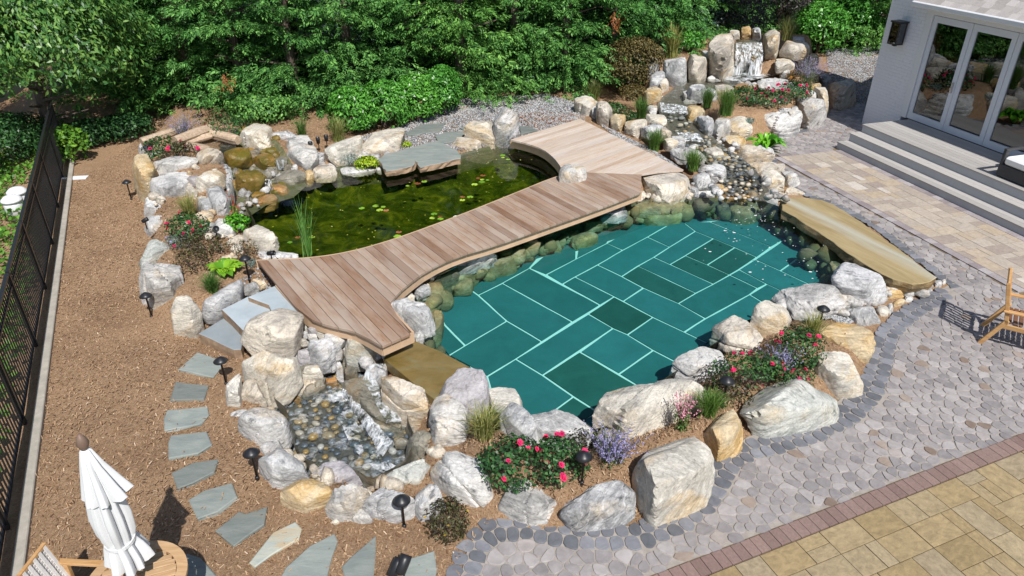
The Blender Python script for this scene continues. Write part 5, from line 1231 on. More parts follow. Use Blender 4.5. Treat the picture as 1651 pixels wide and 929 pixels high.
left_edge = smooth_path([(616, 558), (574, 534), (548, 529), (520, 522), (500, 514), (486, 505), (466, 484), (438, 452), (413, 420)], 1)
bridge_out = [p[:2] for p in GP(list(up_edge) + [(1034, 281.5)] + list(lo_edge) + list(left_edge)[:-1], Z_DECK)]
bd = Vector((-.57, .82)).normalized()
broot = empty('footbridge', G(616, 558, 0))
tag(broot, 'weathered cedar plank footbridge curving between the green pond and teal pool', 'footbridge')
class Rel:
    pass
def reparent_at(root):
    """children were built in world coordinates: keep them there under an offset root"""
    inv = Matrix.Translation(root.location).inverted()
    for c in root.children: c.matrix_parent_inverse = inv
strip_planks(bridge_out, G(616, 558, Z_DECK), bd, .145, broot, M_PLANK, Z_DECK)
skirt('fascia', [p[:2] for p in GP(lo_edge, Z_DECK - .05)], Z_DECK - .20, Z_DECK - .045, M_FASCIA, broot)
skirt('fascia', [p[:2] for p in GP(left_edge[:-3], Z_DECK - .05)], Z_DECK - .20, Z_DECK - .045, M_FASCIA, broot)
skirt('fascia', [p[:2] for p in GP([(666, 536), (616, 558)], Z_DECK - .045)], Z_DECK - .20, Z_DECK - .045, M_FASCIA, broot)
skirt('fascia', [p[:2] for p in GP(up_edge, Z_DECK - .05)], Z_DECK - .18, Z_DECK - .045, M_FASCIA, broot)
inner = shrink(bridge_out, .06)
vv, tt = cdt(inner); obj_pd('joist_deck', [(x, y, Z_DECK - .05) for x, y in vv], tt, M_SPACE, broot)
reparent_at(broot)
for p in broot.children:
    pass
uroot = empty('upper_deck', G(935, 191, .3)); tag(uroot, 'pale weathered wooden deck with a curved edge over the far end of the pond', 'deck')
curve = smooth_path([(823, 225), (850, 231), (875, 240), (893, 254), (905, 270), (907, 279)], 1)
up_out = [p[:2] for p in GP(list(curve) + [(945, 277.5), (1034, 281), (1060, 277), (1103, 274), (935, 191.3)], Z_DECK + .004)]
ud = Vector(G(935, 191.3, Z_DECK)[:2]) - Vector(G(823, 225, Z_DECK)[:2])
strip_planks(up_out, G(823, 225, Z_DECK)[:2], ud, .145, uroot, M_PLANK2, Z_DECK + .004)
skirt('fascia', [p[:2] for p in GP(curve, Z_DECK - .05)], Z_DECK - .24, Z_DECK - .04, M_FASCIA, uroot)
vv, tt = cdt(shrink(up_out, .06)); obj_pd('joist_deck', [(x, y, Z_DECK - .045) for x, y in vv], tt, M_SPACE, uroot)
reparent_at(uroot)

# ------------------------------------------------------------------ cut slabs
def slab(name, key, pts, z1, th, mat, label, cat, amp=.012, step=.12, edge=None, kind=None, drop=.012, parent=None):
    P = ccw([p[:2] for p in GP(img_px(key, pts), z1)])
    rr = random.Random(int(pts[0][0]) + 3); P = rough(P, amp, step, rr); n = len(P)
    c0 = (sum(p[0] for p in P) / n, sum(p[1] for p in P) / n, z1 - th)
    P = [(x - c0[0], y - c0[1]) for x, y in P]
    Q, L2, L3 = shrink(P, drop), [(x * 1.0 + rr.uniform(-amp, amp) * 1.3, y + rr.uniform(-amp, amp) * 1.3) for x, y in P], [(x * .985 + rr.uniform(-amp, amp), y * .985 + rr.uniform(-amp, amp)) for x, y in P]
    V = [(x, y, 0) for x, y in L3] + [(x, y, th * .5) for x, y in L2] + [(x, y, th - drop * .7) for x, y in P] + [(x, y, th) for x, y in Q]
    F = []
    for lv in range(3):
        for k in range(n): F.append((lv * n + k, lv * n + (k + 1) % n, (lv + 1) * n + (k + 1) % n, (lv + 1) * n + k))
    top = tuple(range(3 * n, 4 * n)); F.append(top); F.append(tuple(range(n))[::-1])
    o = obj_pd(name, V, F, mat, parent, c0)
    if edge:
        o.data.materials.append(edge)
        for f in o.data.polygons[:2 * n]: f.material_index = 1
    if label: tag(o, label, cat)
    return o
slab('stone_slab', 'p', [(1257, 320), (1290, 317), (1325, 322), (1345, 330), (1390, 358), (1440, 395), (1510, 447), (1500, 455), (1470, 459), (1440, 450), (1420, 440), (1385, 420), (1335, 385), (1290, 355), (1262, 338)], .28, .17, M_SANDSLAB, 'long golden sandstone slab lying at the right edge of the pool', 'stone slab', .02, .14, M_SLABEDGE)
slab('stone_ledge', 'b', [(810, 300), (840, 270), (1180, 180), (1225, 200), (1300, 240), (1330, 275), (1322, 292), (1080, 348), (1045, 308), (1030, 340), (860, 374), (830, 322)], .40, .13, M_BLUESTONE, 'broad bluestone ledge overhanging the back of the pond', 'stone slab', .02, .10, M_STEPEDGE)
for pts, lab in (([(985, 130), (1080, 80), (1230, 70), (1200, 120), (990, 150)], 'flat bluestone paver in the grey gravel nearest the laurel hedge'), ([(1165, 150), (1240, 125), (1370, 120), (1330, 160), (1270, 190), (1200, 200)], 'flat bluestone paver in gravel behind the pond ledge'), ([(1320, 100), (1380, 85), (1440, 88), (1420, 110), (1350, 118)], 'small bluestone paver in gravel behind the tilted cream boulder')):
    slab('stepping_stone', 'b', pts, .35, .05, M_BLUESTONE, lab, 'stepping stone', .01, .14)
slab('stepping_stone', 'c', [(222, 205), (290, 208), (335, 232), (230, 255)], .36, .05, M_BLUESTONE, 'bluestone paver in gravel at the back corner of the upper deck', 'stepping stone', .01, .14)
# bluestone steps up to the deck
slab('stone_step', 'i', [(-40, 300), (120, 203), (245, 290), (225, 400), (180, 400)], .17, .17, M_BLUESTEP, 'lower bluestone step rising from the mulch to the deck', 'stone step', .006, .2, M_STEPEDGE)
slab('stone_step', 'i', [(108, 150), (270, 68), (400, 120), (430, 165), (330, 230), (250, 290)], .34, .17, M_BLUESTEP, 'middle bluestone step half covered by the grey brown boulder', 'stone step', .006, .2, M_STEPEDGE)
slab('stone_step', 'i', [(270, 72), (436, 2), (560, 130), (580, 165), (500, 170), (420, 165), (400, 120)], .42, .25, M_BLUESTEP, 'top bluestone step against the deck edge', 'stone step', .006, .2, M_STEPEDGE)
# stepping stones in the mulch
ST = [('l', [(890, 605), (985, 518), (1100, 560), (1105, 590), (1065, 645)], 'stepping stone below the steps beside a path light', 0),
      ('l', [(845, 760), (878, 668), (1040, 685), (1015, 755)], 'second stepping stone from the steps, dark blue grey', 0),
      ('l', [(815, 850), (835, 808), (1035, 790), (1045, 830), (1000, 880), (820, 912)], 'third stepping stone from the steps, pale and wide', 0),
      ('p', [(270, 713), (275, 702), (332, 695), (342, 716), (320, 731), (272, 739)], 'fourth stepping stone from the steps', 0),
      ('p', [(276, 762), (310, 746), (352, 739), (346, 760), (312, 778), (286, 788)], 'fifth stepping stone from the steps, dark slate', 0),
      ('p', [(304, 806), (330, 790), (374, 778), (383, 800), (350, 825), (318, 836)], 'sixth stepping stone from the steps, greenish grey', 0),
      ('p', [(347, 856), (384, 824), (396, 828), (430, 816), (425, 846), (396, 866), (376, 881)], 'seventh stepping stone with a notched edge', 0),
      ('p', [(401, 906), (413, 893), (440, 858), (475, 841), (487, 851), (482, 868), (440, 893), (412, 914)], 'narrow stepping stone with rusty orange streaks', 1),
      ('p', [(454, 929), (460, 915), (500, 880), (539, 860), (545, 872), (533, 900), (526, 950), (455, 950)], 'large pale stepping stone at the bottom of the picture', 0),
      ('p', [(551, 912), (565, 897), (605, 862), (606, 895), (598, 950), (560, 950)], 'narrow pointed stepping stone right of the large pale one', 0),
      ('p', [(655, 902), (680, 893), (700, 888), (705, 915), (700, 950), (640, 950)], 'brown grey stepping stone behind the black spotlight', 0),
      ('p', [(300, 892), (322, 898), (350, 929), (350, 960), (270, 960)], 'stepping stone in the shadow of the round table', 0)]
for key, pts, lab, rust in ST: slab('stepping_stone', key, pts, .035, .06, M_RUSTSTONE if rust else M_BLUESTONE, lab, 'stepping stone', .008, .16)
# spillway slab with its film of water
slab('spillway_slab', 'p', [(617, 577), (663, 546), (712, 566), (764, 595), (735, 620), (700, 643)], .14, .17, M_SPILL, 'wet brown spillway slab between pool and lower basin', 'stone slab', .006, .2)
# driftwood logs round the small upper pool
def log(key, a, b, za, zb, rad, label):
    A, Bp = Vector(G(*img_px(key, [a])[0], za)), Vector(G(*img_px(key, [b])[0], zb)); d = Bp - A
    V, F = [], []; seg, nr = 14, 12; q = d.to_track_quat('Z', 'Y').to_matrix(); rr = random.Random(int(a[0]))
    ph = [rr.uniform(.85, 1.12) for _ in range(seg)]
    for i in range(nr + 1):
        t_ = i / nr; R_ = rad * (1 - .18 * t_) * (1 + .07 * math.sin(7 * t_ + a[0]))
        if i in (0, nr): R_ *= .9
        for k in range(seg):
            an_ = 2 * PI * k / seg; v = q @ Vector((math.cos(an_) * R_ * ph[k], math.sin(an_) * R_ * ph[k], 0)) + d * t_
            V.append(tuple(v))
    for i in range(nr):
        for k in range(seg): F.append((i * seg + k, i * seg + (k + 1) % seg, (i + 1) * seg + (k + 1) % seg, (i + 1) * seg + k))
    F += [tuple(range(seg))[::-1], tuple(nr * seg + k for k in range(seg))]
    return tag(obj_pd('log', V, F, M_LOG, None, A, smooth=False), label, 'log')
log('a', (110, 192), (350, 112), .72, .8, .11, 'yellowish driftwood log lying behind the rose and lavender')
log('a', (318, 188), (540, 102), .85, .9, .13, 'thick pale driftwood log above the small upper pool')
log('a', (385, 196), (545, 150), .76, .78, .09, 'thin driftwood log just below the thick pale one')
log('a', (530, 132), (712, 180), .80, .78, .12, 'driftwood log on the right of the small upper pool')
log('a', (405, 220), (535, 248), .72, .72, .12, 'short driftwood log stub left of the top fall stone')
P = GP(img_px('a', [(430, 200), (560, 150), (710, 190), (690, 235), (600, 240)]), .70)
tag(obj_pd('upper_pool_bed', [(x, y, .62) for x, y, z in P], [tuple(range(5))[::-1]], plain('dark_pool_liner', (.03, .035, .025), .6)), 'dark bed of the small log edged pool', kind='structure')
tag(face_up(obj_pd('upper_pool_water', P, [tuple(range(5))[::-1]], M_STREAM)), 'shallow water in the small log edged pool', kind='structure')
# ------------------------------------------------------------------ stream, waterfalls, basin
def ribbon(name, rows, mat, label, nseg=8, sag=0.0, dz=0.0, jit=0.0):
    V, F = [], []; rr = random.Random(len(rows)); pts_ = smooth_path([tuple(a) for a in rows], 2)
    for i, (z, x0, y0, x1, y1) in enumerate(pts_):
        A, Bp = Vector(G(x0, y0, z + dz)), Vector(G(x1, y1, z + dz))
        for k in range(nseg + 1):
            t_ = k / nseg; p = A.lerp(Bp, t_); V.append((p.x, p.y, p.z - sag * math.sin(PI * t_) + rr.uniform(-jit, jit)))
    m = nseg + 1
    for i in range(len(pts_) - 1):
        for k in range(nseg): F.append((i * m + k, i * m + k + 1, (i + 1) * m + k + 1, (i + 1) * m + k))
    o = face_up(obj_pd(name, V, F, mat, smooth=True)); tag(o, label, kind='structure'); return o
bed = ribbon('stream_bed', [(z, a - 5, b, c, d) for z, a, b, c, d in STREAM], M_BED, 'gravelly bed of the stream coming down from the waterfall', 8, .05, -.07, .012)
ribbon('stream_water', STREAM, M_STREAM, 'shallow clear stream running down from the waterfall to the pool', 8, 0, 0, .006)
# little rapids
for rows, lab in (([(.72, 1064, 166, 1108, 172), (.60, 1066, 182, 1110, 186)], 'white water of the first rapid on the stream'), ([(.53, 1092, 214, 1128, 216), (.46, 1098, 228, 1136, 230)], 'white water of the second rapid on the stream')):
    ribbon('rapid_water', rows, M_FALL, lab, 8, -.02, .012, .012)
# upper waterfall: wet back wall stones and falling sheet
for pts, z0, lab in (([(870, 170), (960, 160), (1060, 165), (1058, 230), (960, 260), (860, 240)], 1.35, 'wet dark ledge stone at the top of the waterfall face'), ([(850, 240), (950, 235), (1000, 300), (930, 350), (850, 340)], 1.05, 'wet brown ledge stone on the left of the waterfall face'), ([(960, 240), (1060, 240), (1062, 330), (1000, 350), (950, 320)], 1.08, 'wet brown ledge stone on the right of the waterfall face'), ([(830, 340), (940, 330), (1040, 340), (1030, 410), (900, 430), (820, 420)], .72, 'wet brown foot stone of the waterfall face')):
    B('d', pts, z0, .6, 'k', lab)
def fall(name, top, bot, z1, z0, mat, label, n=14, m=16, bulge=.12, seed=1, rag=.03, parts=1):
    rr = random.Random(seed); A, Bp, C_, D = [Vector(G(*p, z)) for p, z in ((top[0], z1), (top[1], z1), (bot[1], z0), (bot[0], z0))]
    V, F = [], []
    off = [rr.uniform(-1, 1) for _ in range(n + 1)]
    for j in range(m + 1):
        t_ = j / m
        for k in range(n + 1):
            u = k / n; T_, Bt = A.lerp(Bp, u), D.lerp(C_, u)
            st = .5 * t_ + .5 * (math.floor(t_ * 3 + off[k] * .3) / 3 + (t_ * 3 + off[k] * .3 - math.floor(t_ * 3 + off[k] * .3)) ** 3 / 3)
            x = T_.lerp(Bt, max(0, min(1, t_)))
            z = z1 + (z0 - z1) * (t_ ** 1.3)
            V.append((x.x + off[k] * rag, x.y - bulge * math.sin(PI * min(1, t_ * 1.0)) * .4 + off[k] * rag, z))
    for j in range(m):
        for k in range(n):
            F.append((j * (n + 1) + k, j * (n + 1) + k + 1, (j + 1) * (n + 1) + k + 1, (j + 1) * (n + 1) + k))
    return tag(face_up(obj_pd(name, V, F, mat, smooth=True)), label, kind='structure')
fall('waterfall', (img_px('d', [(868, 178)])[0], img_px('d', [(1055, 178)])[0]), (img_px('d', [(835, 425)])[0], img_px('d', [(1050, 420)])[0]), 1.62, .80, M_FALL, 'white water tumbling over the upper waterfall', 16, 18, .3, 4, .03)
P = GP(img_px('d', [(860, 150), (1055, 150), (1060, 182), (865, 182)]), 1.63)
tag(face_up(obj_pd('crest_water', P, [(0, 1, 2, 3)], M_STREAM)), 'water gathering at the crest of the waterfall', kind='structure')
def foam_patch(key, pts, z, label, mat=None):
    P = smooth_poly([p[:2] for p in GP(img_px(key, pts), z)], 2)
    vv, tt = cdt(P); return tag(face_up(obj_pd('foam', [(x, y, z) for x, y in vv], tt, mat or M_FOAM)), label, 'foam', kind='stuff')
foam_patch('d', [(780, 440), (850, 410), (960, 405), (1060, 410), (1150, 425), (1050, 450), (900, 470), (800, 465)], .806, 'white foam where the upper waterfall lands')
# pond fall between mossy stones
for (a, b_, c_, d_), z1, z0, sd_, lab in ((((655, 345), (720, 352), (740, 385), (680, 395)), .62, .44, 3, 'trickle of white water below the top mossy stone'), (((880, 420), (925, 430), (935, 490), (885, 500)), .42, .235, 5, 'trickle of white water right of the middle mossy stone'), (((950, 300), (1000, 300), (1000, 365), (955, 365)), .6, .34, 6, 'trickle of white water beside the wet pale stone')):
    q = img_px('a', [a, b_, c_, d_]); fall('trickle', (q[0], q[1]), (q[3], q[2]), z1, z0, M_FALL, lab, 6, 8, .05, sd_, .012)
fb = [p[:2] for p in GP([(372, 232), (440, 236), (470, 262), (492, 280), (470, 300), (425, 312), (398, 330), (382, 325), (372, 300), (362, 262)], .4)]
bxs, bys = np.meshgrid(np.linspace(min(p[0] for p in fb), max(p[0] for p in fb), 34), np.linspace(min(p[1] for p in fb), max(p[1] for p in fb), 34)); k = inside(fb, bxs, bys)
fv, ft = cdt(fb, list(zip(bxs[k], bys[k]))); A = np.array([(x, y, 0) for x, y in fv]); zz = np.maximum(hgt(A[:, 0], A[:, 1]), .12) + .015 + .06 * np.abs(wave_noise(A, 7, 41, 3))
tag(obj_pd('fall_bed', [(x, y, z) for (x, y), z in zip(fv, zz)], ft, RM['d'], smooth=True), 'wet mossy bed of the little fall into the pond', kind='structure')
rubble([(385, 245), (420, 262), (410, 285), (440, 290), (425, 305), (395, 325), (460, 285)], .12, .13, 80, 31, 'small wet stones in the bed of the pond fall', RM['k'], .07, .17)
rubble([(375, 250), (395, 275), (440, 262), (400, 310), (450, 300)], .14, .15, 40, 32, 'small mossy stones in the bed of the pond fall', RM['b'], .08, .2)
# lower basin
bed2 = water_body('basin_bed', BASIN, -.335, -.5, M_BED, 'dark bed of the lower basin under the pebbles')
bv, bt = cdt(shrink(BASIN, -.02))
tag(face_up(obj_pd('basin_water', [(x, y, Z_BASIN) for x, y in bv], bt, M_BASINWATER)), 'clear shallow water in the lower pebble basin', kind='structure')
def pebble_mesh(seed, mat):
    V, F = ICO[2]; rr = np.random.default_rng(seed); W = V * np.array([1, rr.uniform(.62, .9), rr.uniform(.45, .65)]); W = W * (1 + .07 * wave_noise(W, 2.5, seed, 1))[:, None] * .5
    me = mesh_np('pebble', W, F, mat, True); return me
PB = [pebble_mesh(s, M_PEBBLE) for s in range(6)]; PBD = [pebble_mesh(s + 9, M_PEBBLE_DRY) for s in range(4)]
rr = random.Random(3)
def scatter_pebbles(poly, z, count, parent, meshes, smin, smax, zfun=None, md=.8, name='pebble', pad=.05):
    x0, x1 = min(p[0] for p in poly), max(p[0] for p in poly); y0, y1 = min(p[1] for p in poly), max(p[1] for p in poly); done = []; tries = 0
    while len(done) < count and tries < count * 40:
        tries += 1; x, y = rr.uniform(x0, x1), rr.uniform(y0, y1)
        if not inside(poly, np.array([x]), np.array([y]))[0]: continue
        s = rr.uniform(smin, smax) * (1 if rr.random() < .85 else 1.35)
        if any((x - a) ** 2 + (y - b) ** 2 < (md * (s + c) / 2) ** 2 for a, b, c in done): continue
        done.append((x, y, s)); zz_ = zfun(x, y) if zfun else z
        inst(name, rr.choice(meshes), parent, (x, y, zz_ + s * .12), rr.uniform(0, 6.3), (s, s, s))
scatter_pebbles(BASIN, -.325, 290, bed2, PB, .06, .15, None, .74)
# cascade ledge in the basin
B('j', [(655, 190), (690, 160), (780, 150), (860, 210), (905, 300), (975, 420), (995, 455), (930, 475), (860, 450), (780, 380), (715, 300)], -.36, .22, 'k', 'dark wet ledge stone carrying the lower cascade', 'ledge_stone', 'boulder', amp=.06, chips=5)
q = img_px('j', [(700, 170), (790, 160), (985, 440), (920, 468)])
P = [p for p in GP([q[0], q[1], q[2], q[3]], -.005)]
iq = lambda x, y: img_px('i', [(x, y)])[0]
ribbon('ledge_film', [(-.104, *iq(880, 590), *iq(1000, 580)), (-.104, *iq(960, 700), *iq(1130, 700)), (-.104, *iq(1080, 860), *iq(1240, 860))], M_STREAM, 'shallow dark water on the cascade ledge', 8, 0, .004, .006)
ribbon('ledge_water', [(-.06, *iq(985, 585), *iq(1060, 585)), (-.06, *iq(1030, 660), *iq(1120, 665)), (-.06, *iq(1070, 740), *iq(1160, 740)), (-.075, *iq(1130, 860), *iq(1235, 850))], M_FOAM, 'white water rushing along the dark cascade ledge', 8, 0, .008, .012)
fall('cascade_water', (img_px('j', [(662, 205)])[0], img_px('j', [(912, 468)])[0]), (img_px('j', [(668, 250)])[0], img_px('j', [(860, 545)])[0]), -.10, Z_BASIN + .01, M_FALL, 'thin curtain of water falling from the ledge into the basin', 18, 8, .06, 8, .012)
fall('spill_fall', (img_px('p', [(596, 588)])[0], img_px('p', [(618, 586)])[0]), (iq(985, 590), iq(1075, 600)), .09, -.09, M_FALL, 'white water spilling off the slab corner onto the cascade ledge', 8, 8, .04, 9, .012)
fall('spill_fall', (iq(1170, 640), iq(1230, 700)), (iq(1110, 700), iq(1170, 790)), .02, -.09, M_FALL, 'white water sliding down the spillway face onto the ledge', 8, 8, .04, 10, .012)
foam_patch('j', [(580, 210), (650, 190), (690, 260), (740, 420), (850, 560), (930, 590), (960, 640), (880, 650), (760, 560), (690, 480), (640, 350)], Z_BASIN + .004, 'white foam along the foot of the lower cascade')
# drifting bubbles on the pool where the stream enters
nb_ = 110
tt_ = RNG.random(nb_) ** 1.6; bxp = 1215 + 130 * tt_ * RNG.normal(0.3, .6, nb_) + RNG.normal(0, 25, nb_); byp = 335 + 110 * tt_ + RNG.normal(0, 9, nb_)
W = np.array([G(x, y, Z_POOL + .004)[:2] for x, y in zip(bxp, byp)]); k = inside(POOL, W[:, 0], W[:, 1]) & (pdist(POOL, W[:, 0], W[:, 1]) > .08); W = W[k]; nb_ = len(W)
V = np.zeros((nb_, 6, 3)); L = RNG.uniform(.004, .012, nb_) * np.where(RNG.random(nb_) > .9, 1.8, 1)
for q in range(6): V[:, q, 0] = W[:, 0] + L * math.cos(q * PI / 3) * 1.5; V[:, q, 1] = W[:, 1] + L * math.sin(q * PI / 3); V[:, q, 2] = Z_POOL + .004
tag(obj_np('bubbles', V.reshape(-1, 3), np.arange(nb_ * 6).reshape(nb_, 6), plain('bubble_white', (.75, .78, .78), .4, .4, 0, .02, 5, 0)), 'white bubbles drifting on the pool from the stream mouth', 'bubbles', kind='stuff')
# dry and wet pebbles in the stream
spoly = [p[:2] for p in GP([(1112, 240), (1150, 265), (1168, 298), (1172, 312), (1232, 312), (1228, 296), (1206, 268), (1166, 240)], .3)]
def bedz(x, y):
    yy_ = Pj(x, y, .3)[1]; return float(np.interp(yy_, [240, 262, 295, 322], [.42, .36, .25, .12])) - .03
scatter_pebbles(spoly, 0, 130, bed, PB + PB[:4] + PBD, .06, .14, bedz, .72)
spoly2 = [p[:2] for p in GP([(1068, 182), (1116, 184), (1164, 236), (1108, 236)], .53)]
scatter_pebbles(spoly2, 0, 36, bed, PB + PBD[:2], .06, .15, lambda x, y: float(np.interp(Pj(x, y, .53)[1], [182, 236], [.58, .43])) - .04, .9)
# grey gravel
def gravel(name, polypx, z, count, label, smin=.012, smax=.03, zf=None):
    P = [p[:2] for p in GP(polypx, z)]; x0, x1 = min(p[0] for p in P), max(p[0] for p in P); y0, y1 = min(p[1] for p in P), max(p[1] for p in P)
    X, Y = RNG.uniform(x0, x1, count * 4), RNG.uniform(y0, y1, count * 4); k = inside(P, X, Y); X, Y = X[k][:count], Y[k][:count]; n = len(X)
    Z = hgt(X, Y) + .012; oc = np.array([(1, 0, 0), (0, 1, 0), (-1, 0, 0), (0, -1, 0), (0, 0, .7), (0, 0, -.7)]); of = np.array([(0, 1, 4), (1, 2, 4), (2, 3, 4), (3, 0, 4), (1, 0, 5), (2, 1, 5), (3, 2, 5), (0, 3, 5)])
    S = RNG.uniform(smin, smax, (n, 1, 1)); J = RNG.uniform(.7, 1.3, (n, 6, 3)); an_ = RNG.uniform(0, PI, n)
    W = oc[None] * S * J; c_, s_ = np.cos(an_)[:, None], np.sin(an_)[:, None]
    V = np.stack([W[..., 0] * c_ - W[..., 1] * s_ + X[:, None], W[..., 0] * s_ + W[..., 1] * c_ + Y[:, None], W[..., 2] + Z[:, None]], 2)
    F = (of[None] + (np.arange(n) * 6)[:, None, None]).reshape(-1, 3)
    tag(obj_np(name, V.reshape(-1, 3), F, M_GRAVEL), label, 'gravel', kind='stuff')
gravel('gravel', [(575, 222), (640, 205), (720, 176), (745, 160), (880, 152), (935, 168), (945, 195), (830, 225), (800, 245), (700, 265), (640, 250)], .3, 22000, 'grey gravel patch between the laurel hedge and the pond')
gravel('gravel', [(960, 195), (1000, 215), (1050, 240), (1110, 275), (1150, 310), (1130, 320), (1090, 290), (1030, 250)], .32, 4000, 'grey gravel strip between the deck and the stream boulders')
gravel('gravel', [(1290, 505), (1370, 480), (1400, 500), (1350, 525), (1300, 530)], .1, 2000, 'grey gravel pocket behind the flat bench rock')
gravel('gravel', [(1330, 80), (1420, 75), (1412, 180), (1345, 170)], .0, 9000, 'shaded gravel passage between the flower mound and the house')
gravel('gravel', [(330, 495), (420, 440), (440, 455), (345, 510)], .2, 500, 'pale gravel beside the bluestone steps')
n = 160
X, Y = RNG.normal(0, 1, n), RNG.normal(0, 1, n); c0 = G(878, 193, .33)
V = np.zeros((n, 4, 3)); an_ = RNG.uniform(0, PI, n); L = RNG.uniform(.02, .05, n)
for q, (a, b) in enumerate(((-1, 0), (0, -.5), (1, 0), (0, .5))):
    V[:, q, 0] = c0[0] + X * .45 + L * (a * np.cos(an_) - b * np.sin(an_)); V[:, q, 1] = c0[1] + Y * .45 + L * (a * np.sin(an_) + b * np.cos(an_)); V[:, q, 2] = .345 + RNG.uniform(-.008, .008, n)
tag(obj_np('fallen_leaves', V.reshape(-1, 3), np.arange(n * 4).reshape(n, 4), LM['brown']), 'red brown fallen leaves on the grey gravel', 'leaf litter', kind='stuff')

# ------------------------------------------------------------------ house and steps
def house():
    root = empty('house', (*hw(-1.55, -2.05), 0)); tag(root, 'white painted brick house corner with folding glass doors and shingle roof', 'house')
    WN = -2.05; z0d = .56; DS0, PW, DH = -.12, 1.13, 2.42
    def P3(s, n_, z): x, y = hw(s, n_); return (x, y, z)
    def box(bm, s0, s1, n0, n1, z0, z1):
        vs = [bm.verts.new(P3(s, n_, z)) for z in (z0, z1) for s, n_ in ((s0, n0), (s1, n0), (s1, n1), (s0, n1))]
        for f in ((3, 2, 1, 0), (4, 5, 6, 7), (0, 1, 5, 4), (1, 2, 6, 5), (2, 3, 7, 6), (3, 0, 4, 7)): bm.faces.new([vs[i] for i in f])
    def part(nm, boxes, mat, parent=root, bev=0):
        bm = bmesh.new()
        for b in boxes: box(bm, *b)
        bmesh.ops.recalc_face_normals(bm, faces=bm.faces[:])
        if bev: bmesh.ops.bevel(bm, geom=bm.edges[:], offset=bev, segments=1, affect='EDGES')
        return obj_bm(nm, bm, mat, parent)
    t = MT('painted_brick'); v = t.coords(rnd=False, rot=(0, 0, -math.atan2(HD.y, HD.x)))
    M_PB = t.done(t.ramp(t.noise(v, 5, 4), [(.3, (.78, .78, .83)), (.7, (.84, .84, .88))]), .75, t.bump(t.noise(v, 20, 4), .3, .01), .25)
    # wall left of the doors: brick backing with individually laid bricks on it
    M_JOINT = plain('painted_mortar', (.76, .76, .81), .85, .2, 0, .04, 6, .1)
    wall = part('wall', [(-1.55, -.46, WN - 3.2, WN - .03, 3.2, 11.0), (-1.55, DS0 - .20, WN - .25, WN - .012, -.1, 3.2), (DS0 - .2, 9, WN - .25, WN - .02, z0d + DH + .18, 3.2), (-1.55, DS0 - .2, WN - 12, WN - .25, -.1, 3.2)], M_JOINT)  # upper block added, mostly unseen, its height set to shade the gravel passage
    V, F = prism([(-.5, -.5), (.5, -.5), (.5, .5), (-.5, .5)], -.5, .5); bm = bmesh.new(); vs = [bm.verts.new(q) for q in V]
    for f in F: bm.faces.new([vs[i] for i in f])
    bmesh.ops.bevel(bm, geom=bm.edges[:], offset=.04, segments=1, affect='EDGES'); bme = bpy.data.meshes.new('brick'); bm.normal_update(); bm.to_mesh(bme); bm.free(); bme.materials.append(M_PB)
    rr = random.Random(2); z = -.06; row = 0; inv = Matrix.Translation(root.location).inverted(); mats = []
    courses = []
    while z < 3.14:
        s = -1.55 + (0 if row % 2 else -.12)
        while s < DS0 - .21:
            a, b = max(s, -1.55 - (.012 if row % 2 else 0)), min(s + .232, DS0 - .205)
            if b - a > .04: courses.append((a, b, z))
            s += .24
        z += .078; row += 1
    for a, b, z in courses:
        x, y, _ = P3((a + b) / 2, WN - .02, 0)
        o = inst('brick', bme, wall, (x, y, z + .036), math.atan2(HD.y, HD.x), (b - a + .003, .028 + rr.uniform(0, .005), .074))
    # trim and doors
    part('door_trim', [(DS0 - .20, DS0 - .015, WN - .05, WN + .03, z0d, z0d + DH + .2), (DS0 - .015, 9, WN - .05, WN + .03, z0d + DH + .015, z0d + DH + .2)], M_WHITEP)
    t = MT('door_glass'); t.n.remove(t.b)
    gl = t.node('BsdfGlossy'); gl.inputs['Roughness'].default_value = .01; gl.inputs[0].default_value = (.9, .95, 1, 1)
    tr = t.node('BsdfTransparent'); tr.inputs[0].default_value = (.55, .58, .6, 1); fr = t.node('Fresnel'); fr.inputs['IOR'].default_value = 2.1
    mx = t.node('MixShader'); t.ln(fr.outputs[0], mx.inputs[0]); t.ln(tr.outputs[0], mx.inputs[1]); t.ln(gl.outputs[0], mx.inputs[2]); t.ln(mx.outputs[0], t.out.inputs['Surface']); M_GLASS = t.m
    for k in range(5):
        s0 = DS0 + k * PW; s1 = s0 + PW - .012; fw = .12
        zb, zt = z0d + .01, z0d + DH
        d = part('door', [(s0, s0 + fw, WN - .045, WN + .005, zb, zt), (s1 - fw, s1, WN - .045, WN + .005, zb, zt), (s0 + fw, s1 - fw, WN - .045, WN + .005, zb, zb + .16), (s0 + fw, s1 - fw, WN - .045, WN + .005, zt - .14, zt)], M_FRAME)
        part('pane', [(s0 + fw, s1 - fw, WN - .03, WN - .022, zb + .16, zt - .14)], M_GLASS, d)
        if k == 0: part('handle', [(s1 - .075, s1 - .045, WN + .005, WN + .045, z0d + .88, z0d + 1.12), (s1 - .085, s1 - .035, WN + .045, WN + .06, z0d + .97, z0d + 1.0)], M_STEEL, d)
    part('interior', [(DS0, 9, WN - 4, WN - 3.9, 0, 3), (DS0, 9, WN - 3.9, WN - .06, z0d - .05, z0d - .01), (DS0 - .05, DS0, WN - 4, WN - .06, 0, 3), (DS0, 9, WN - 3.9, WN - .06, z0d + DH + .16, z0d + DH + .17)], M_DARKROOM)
    # eave: soffit, fascia, gutter, shingles
    part('soffit', [(-.45, 9, WN - .1, WN + .34, 3.20, 3.24)], M_WHITEP)
    part('gutter', [(-.45, 9, WN + .34, WN + .46, 3.16, 3.28)], M_WHITEP, bev=.02)
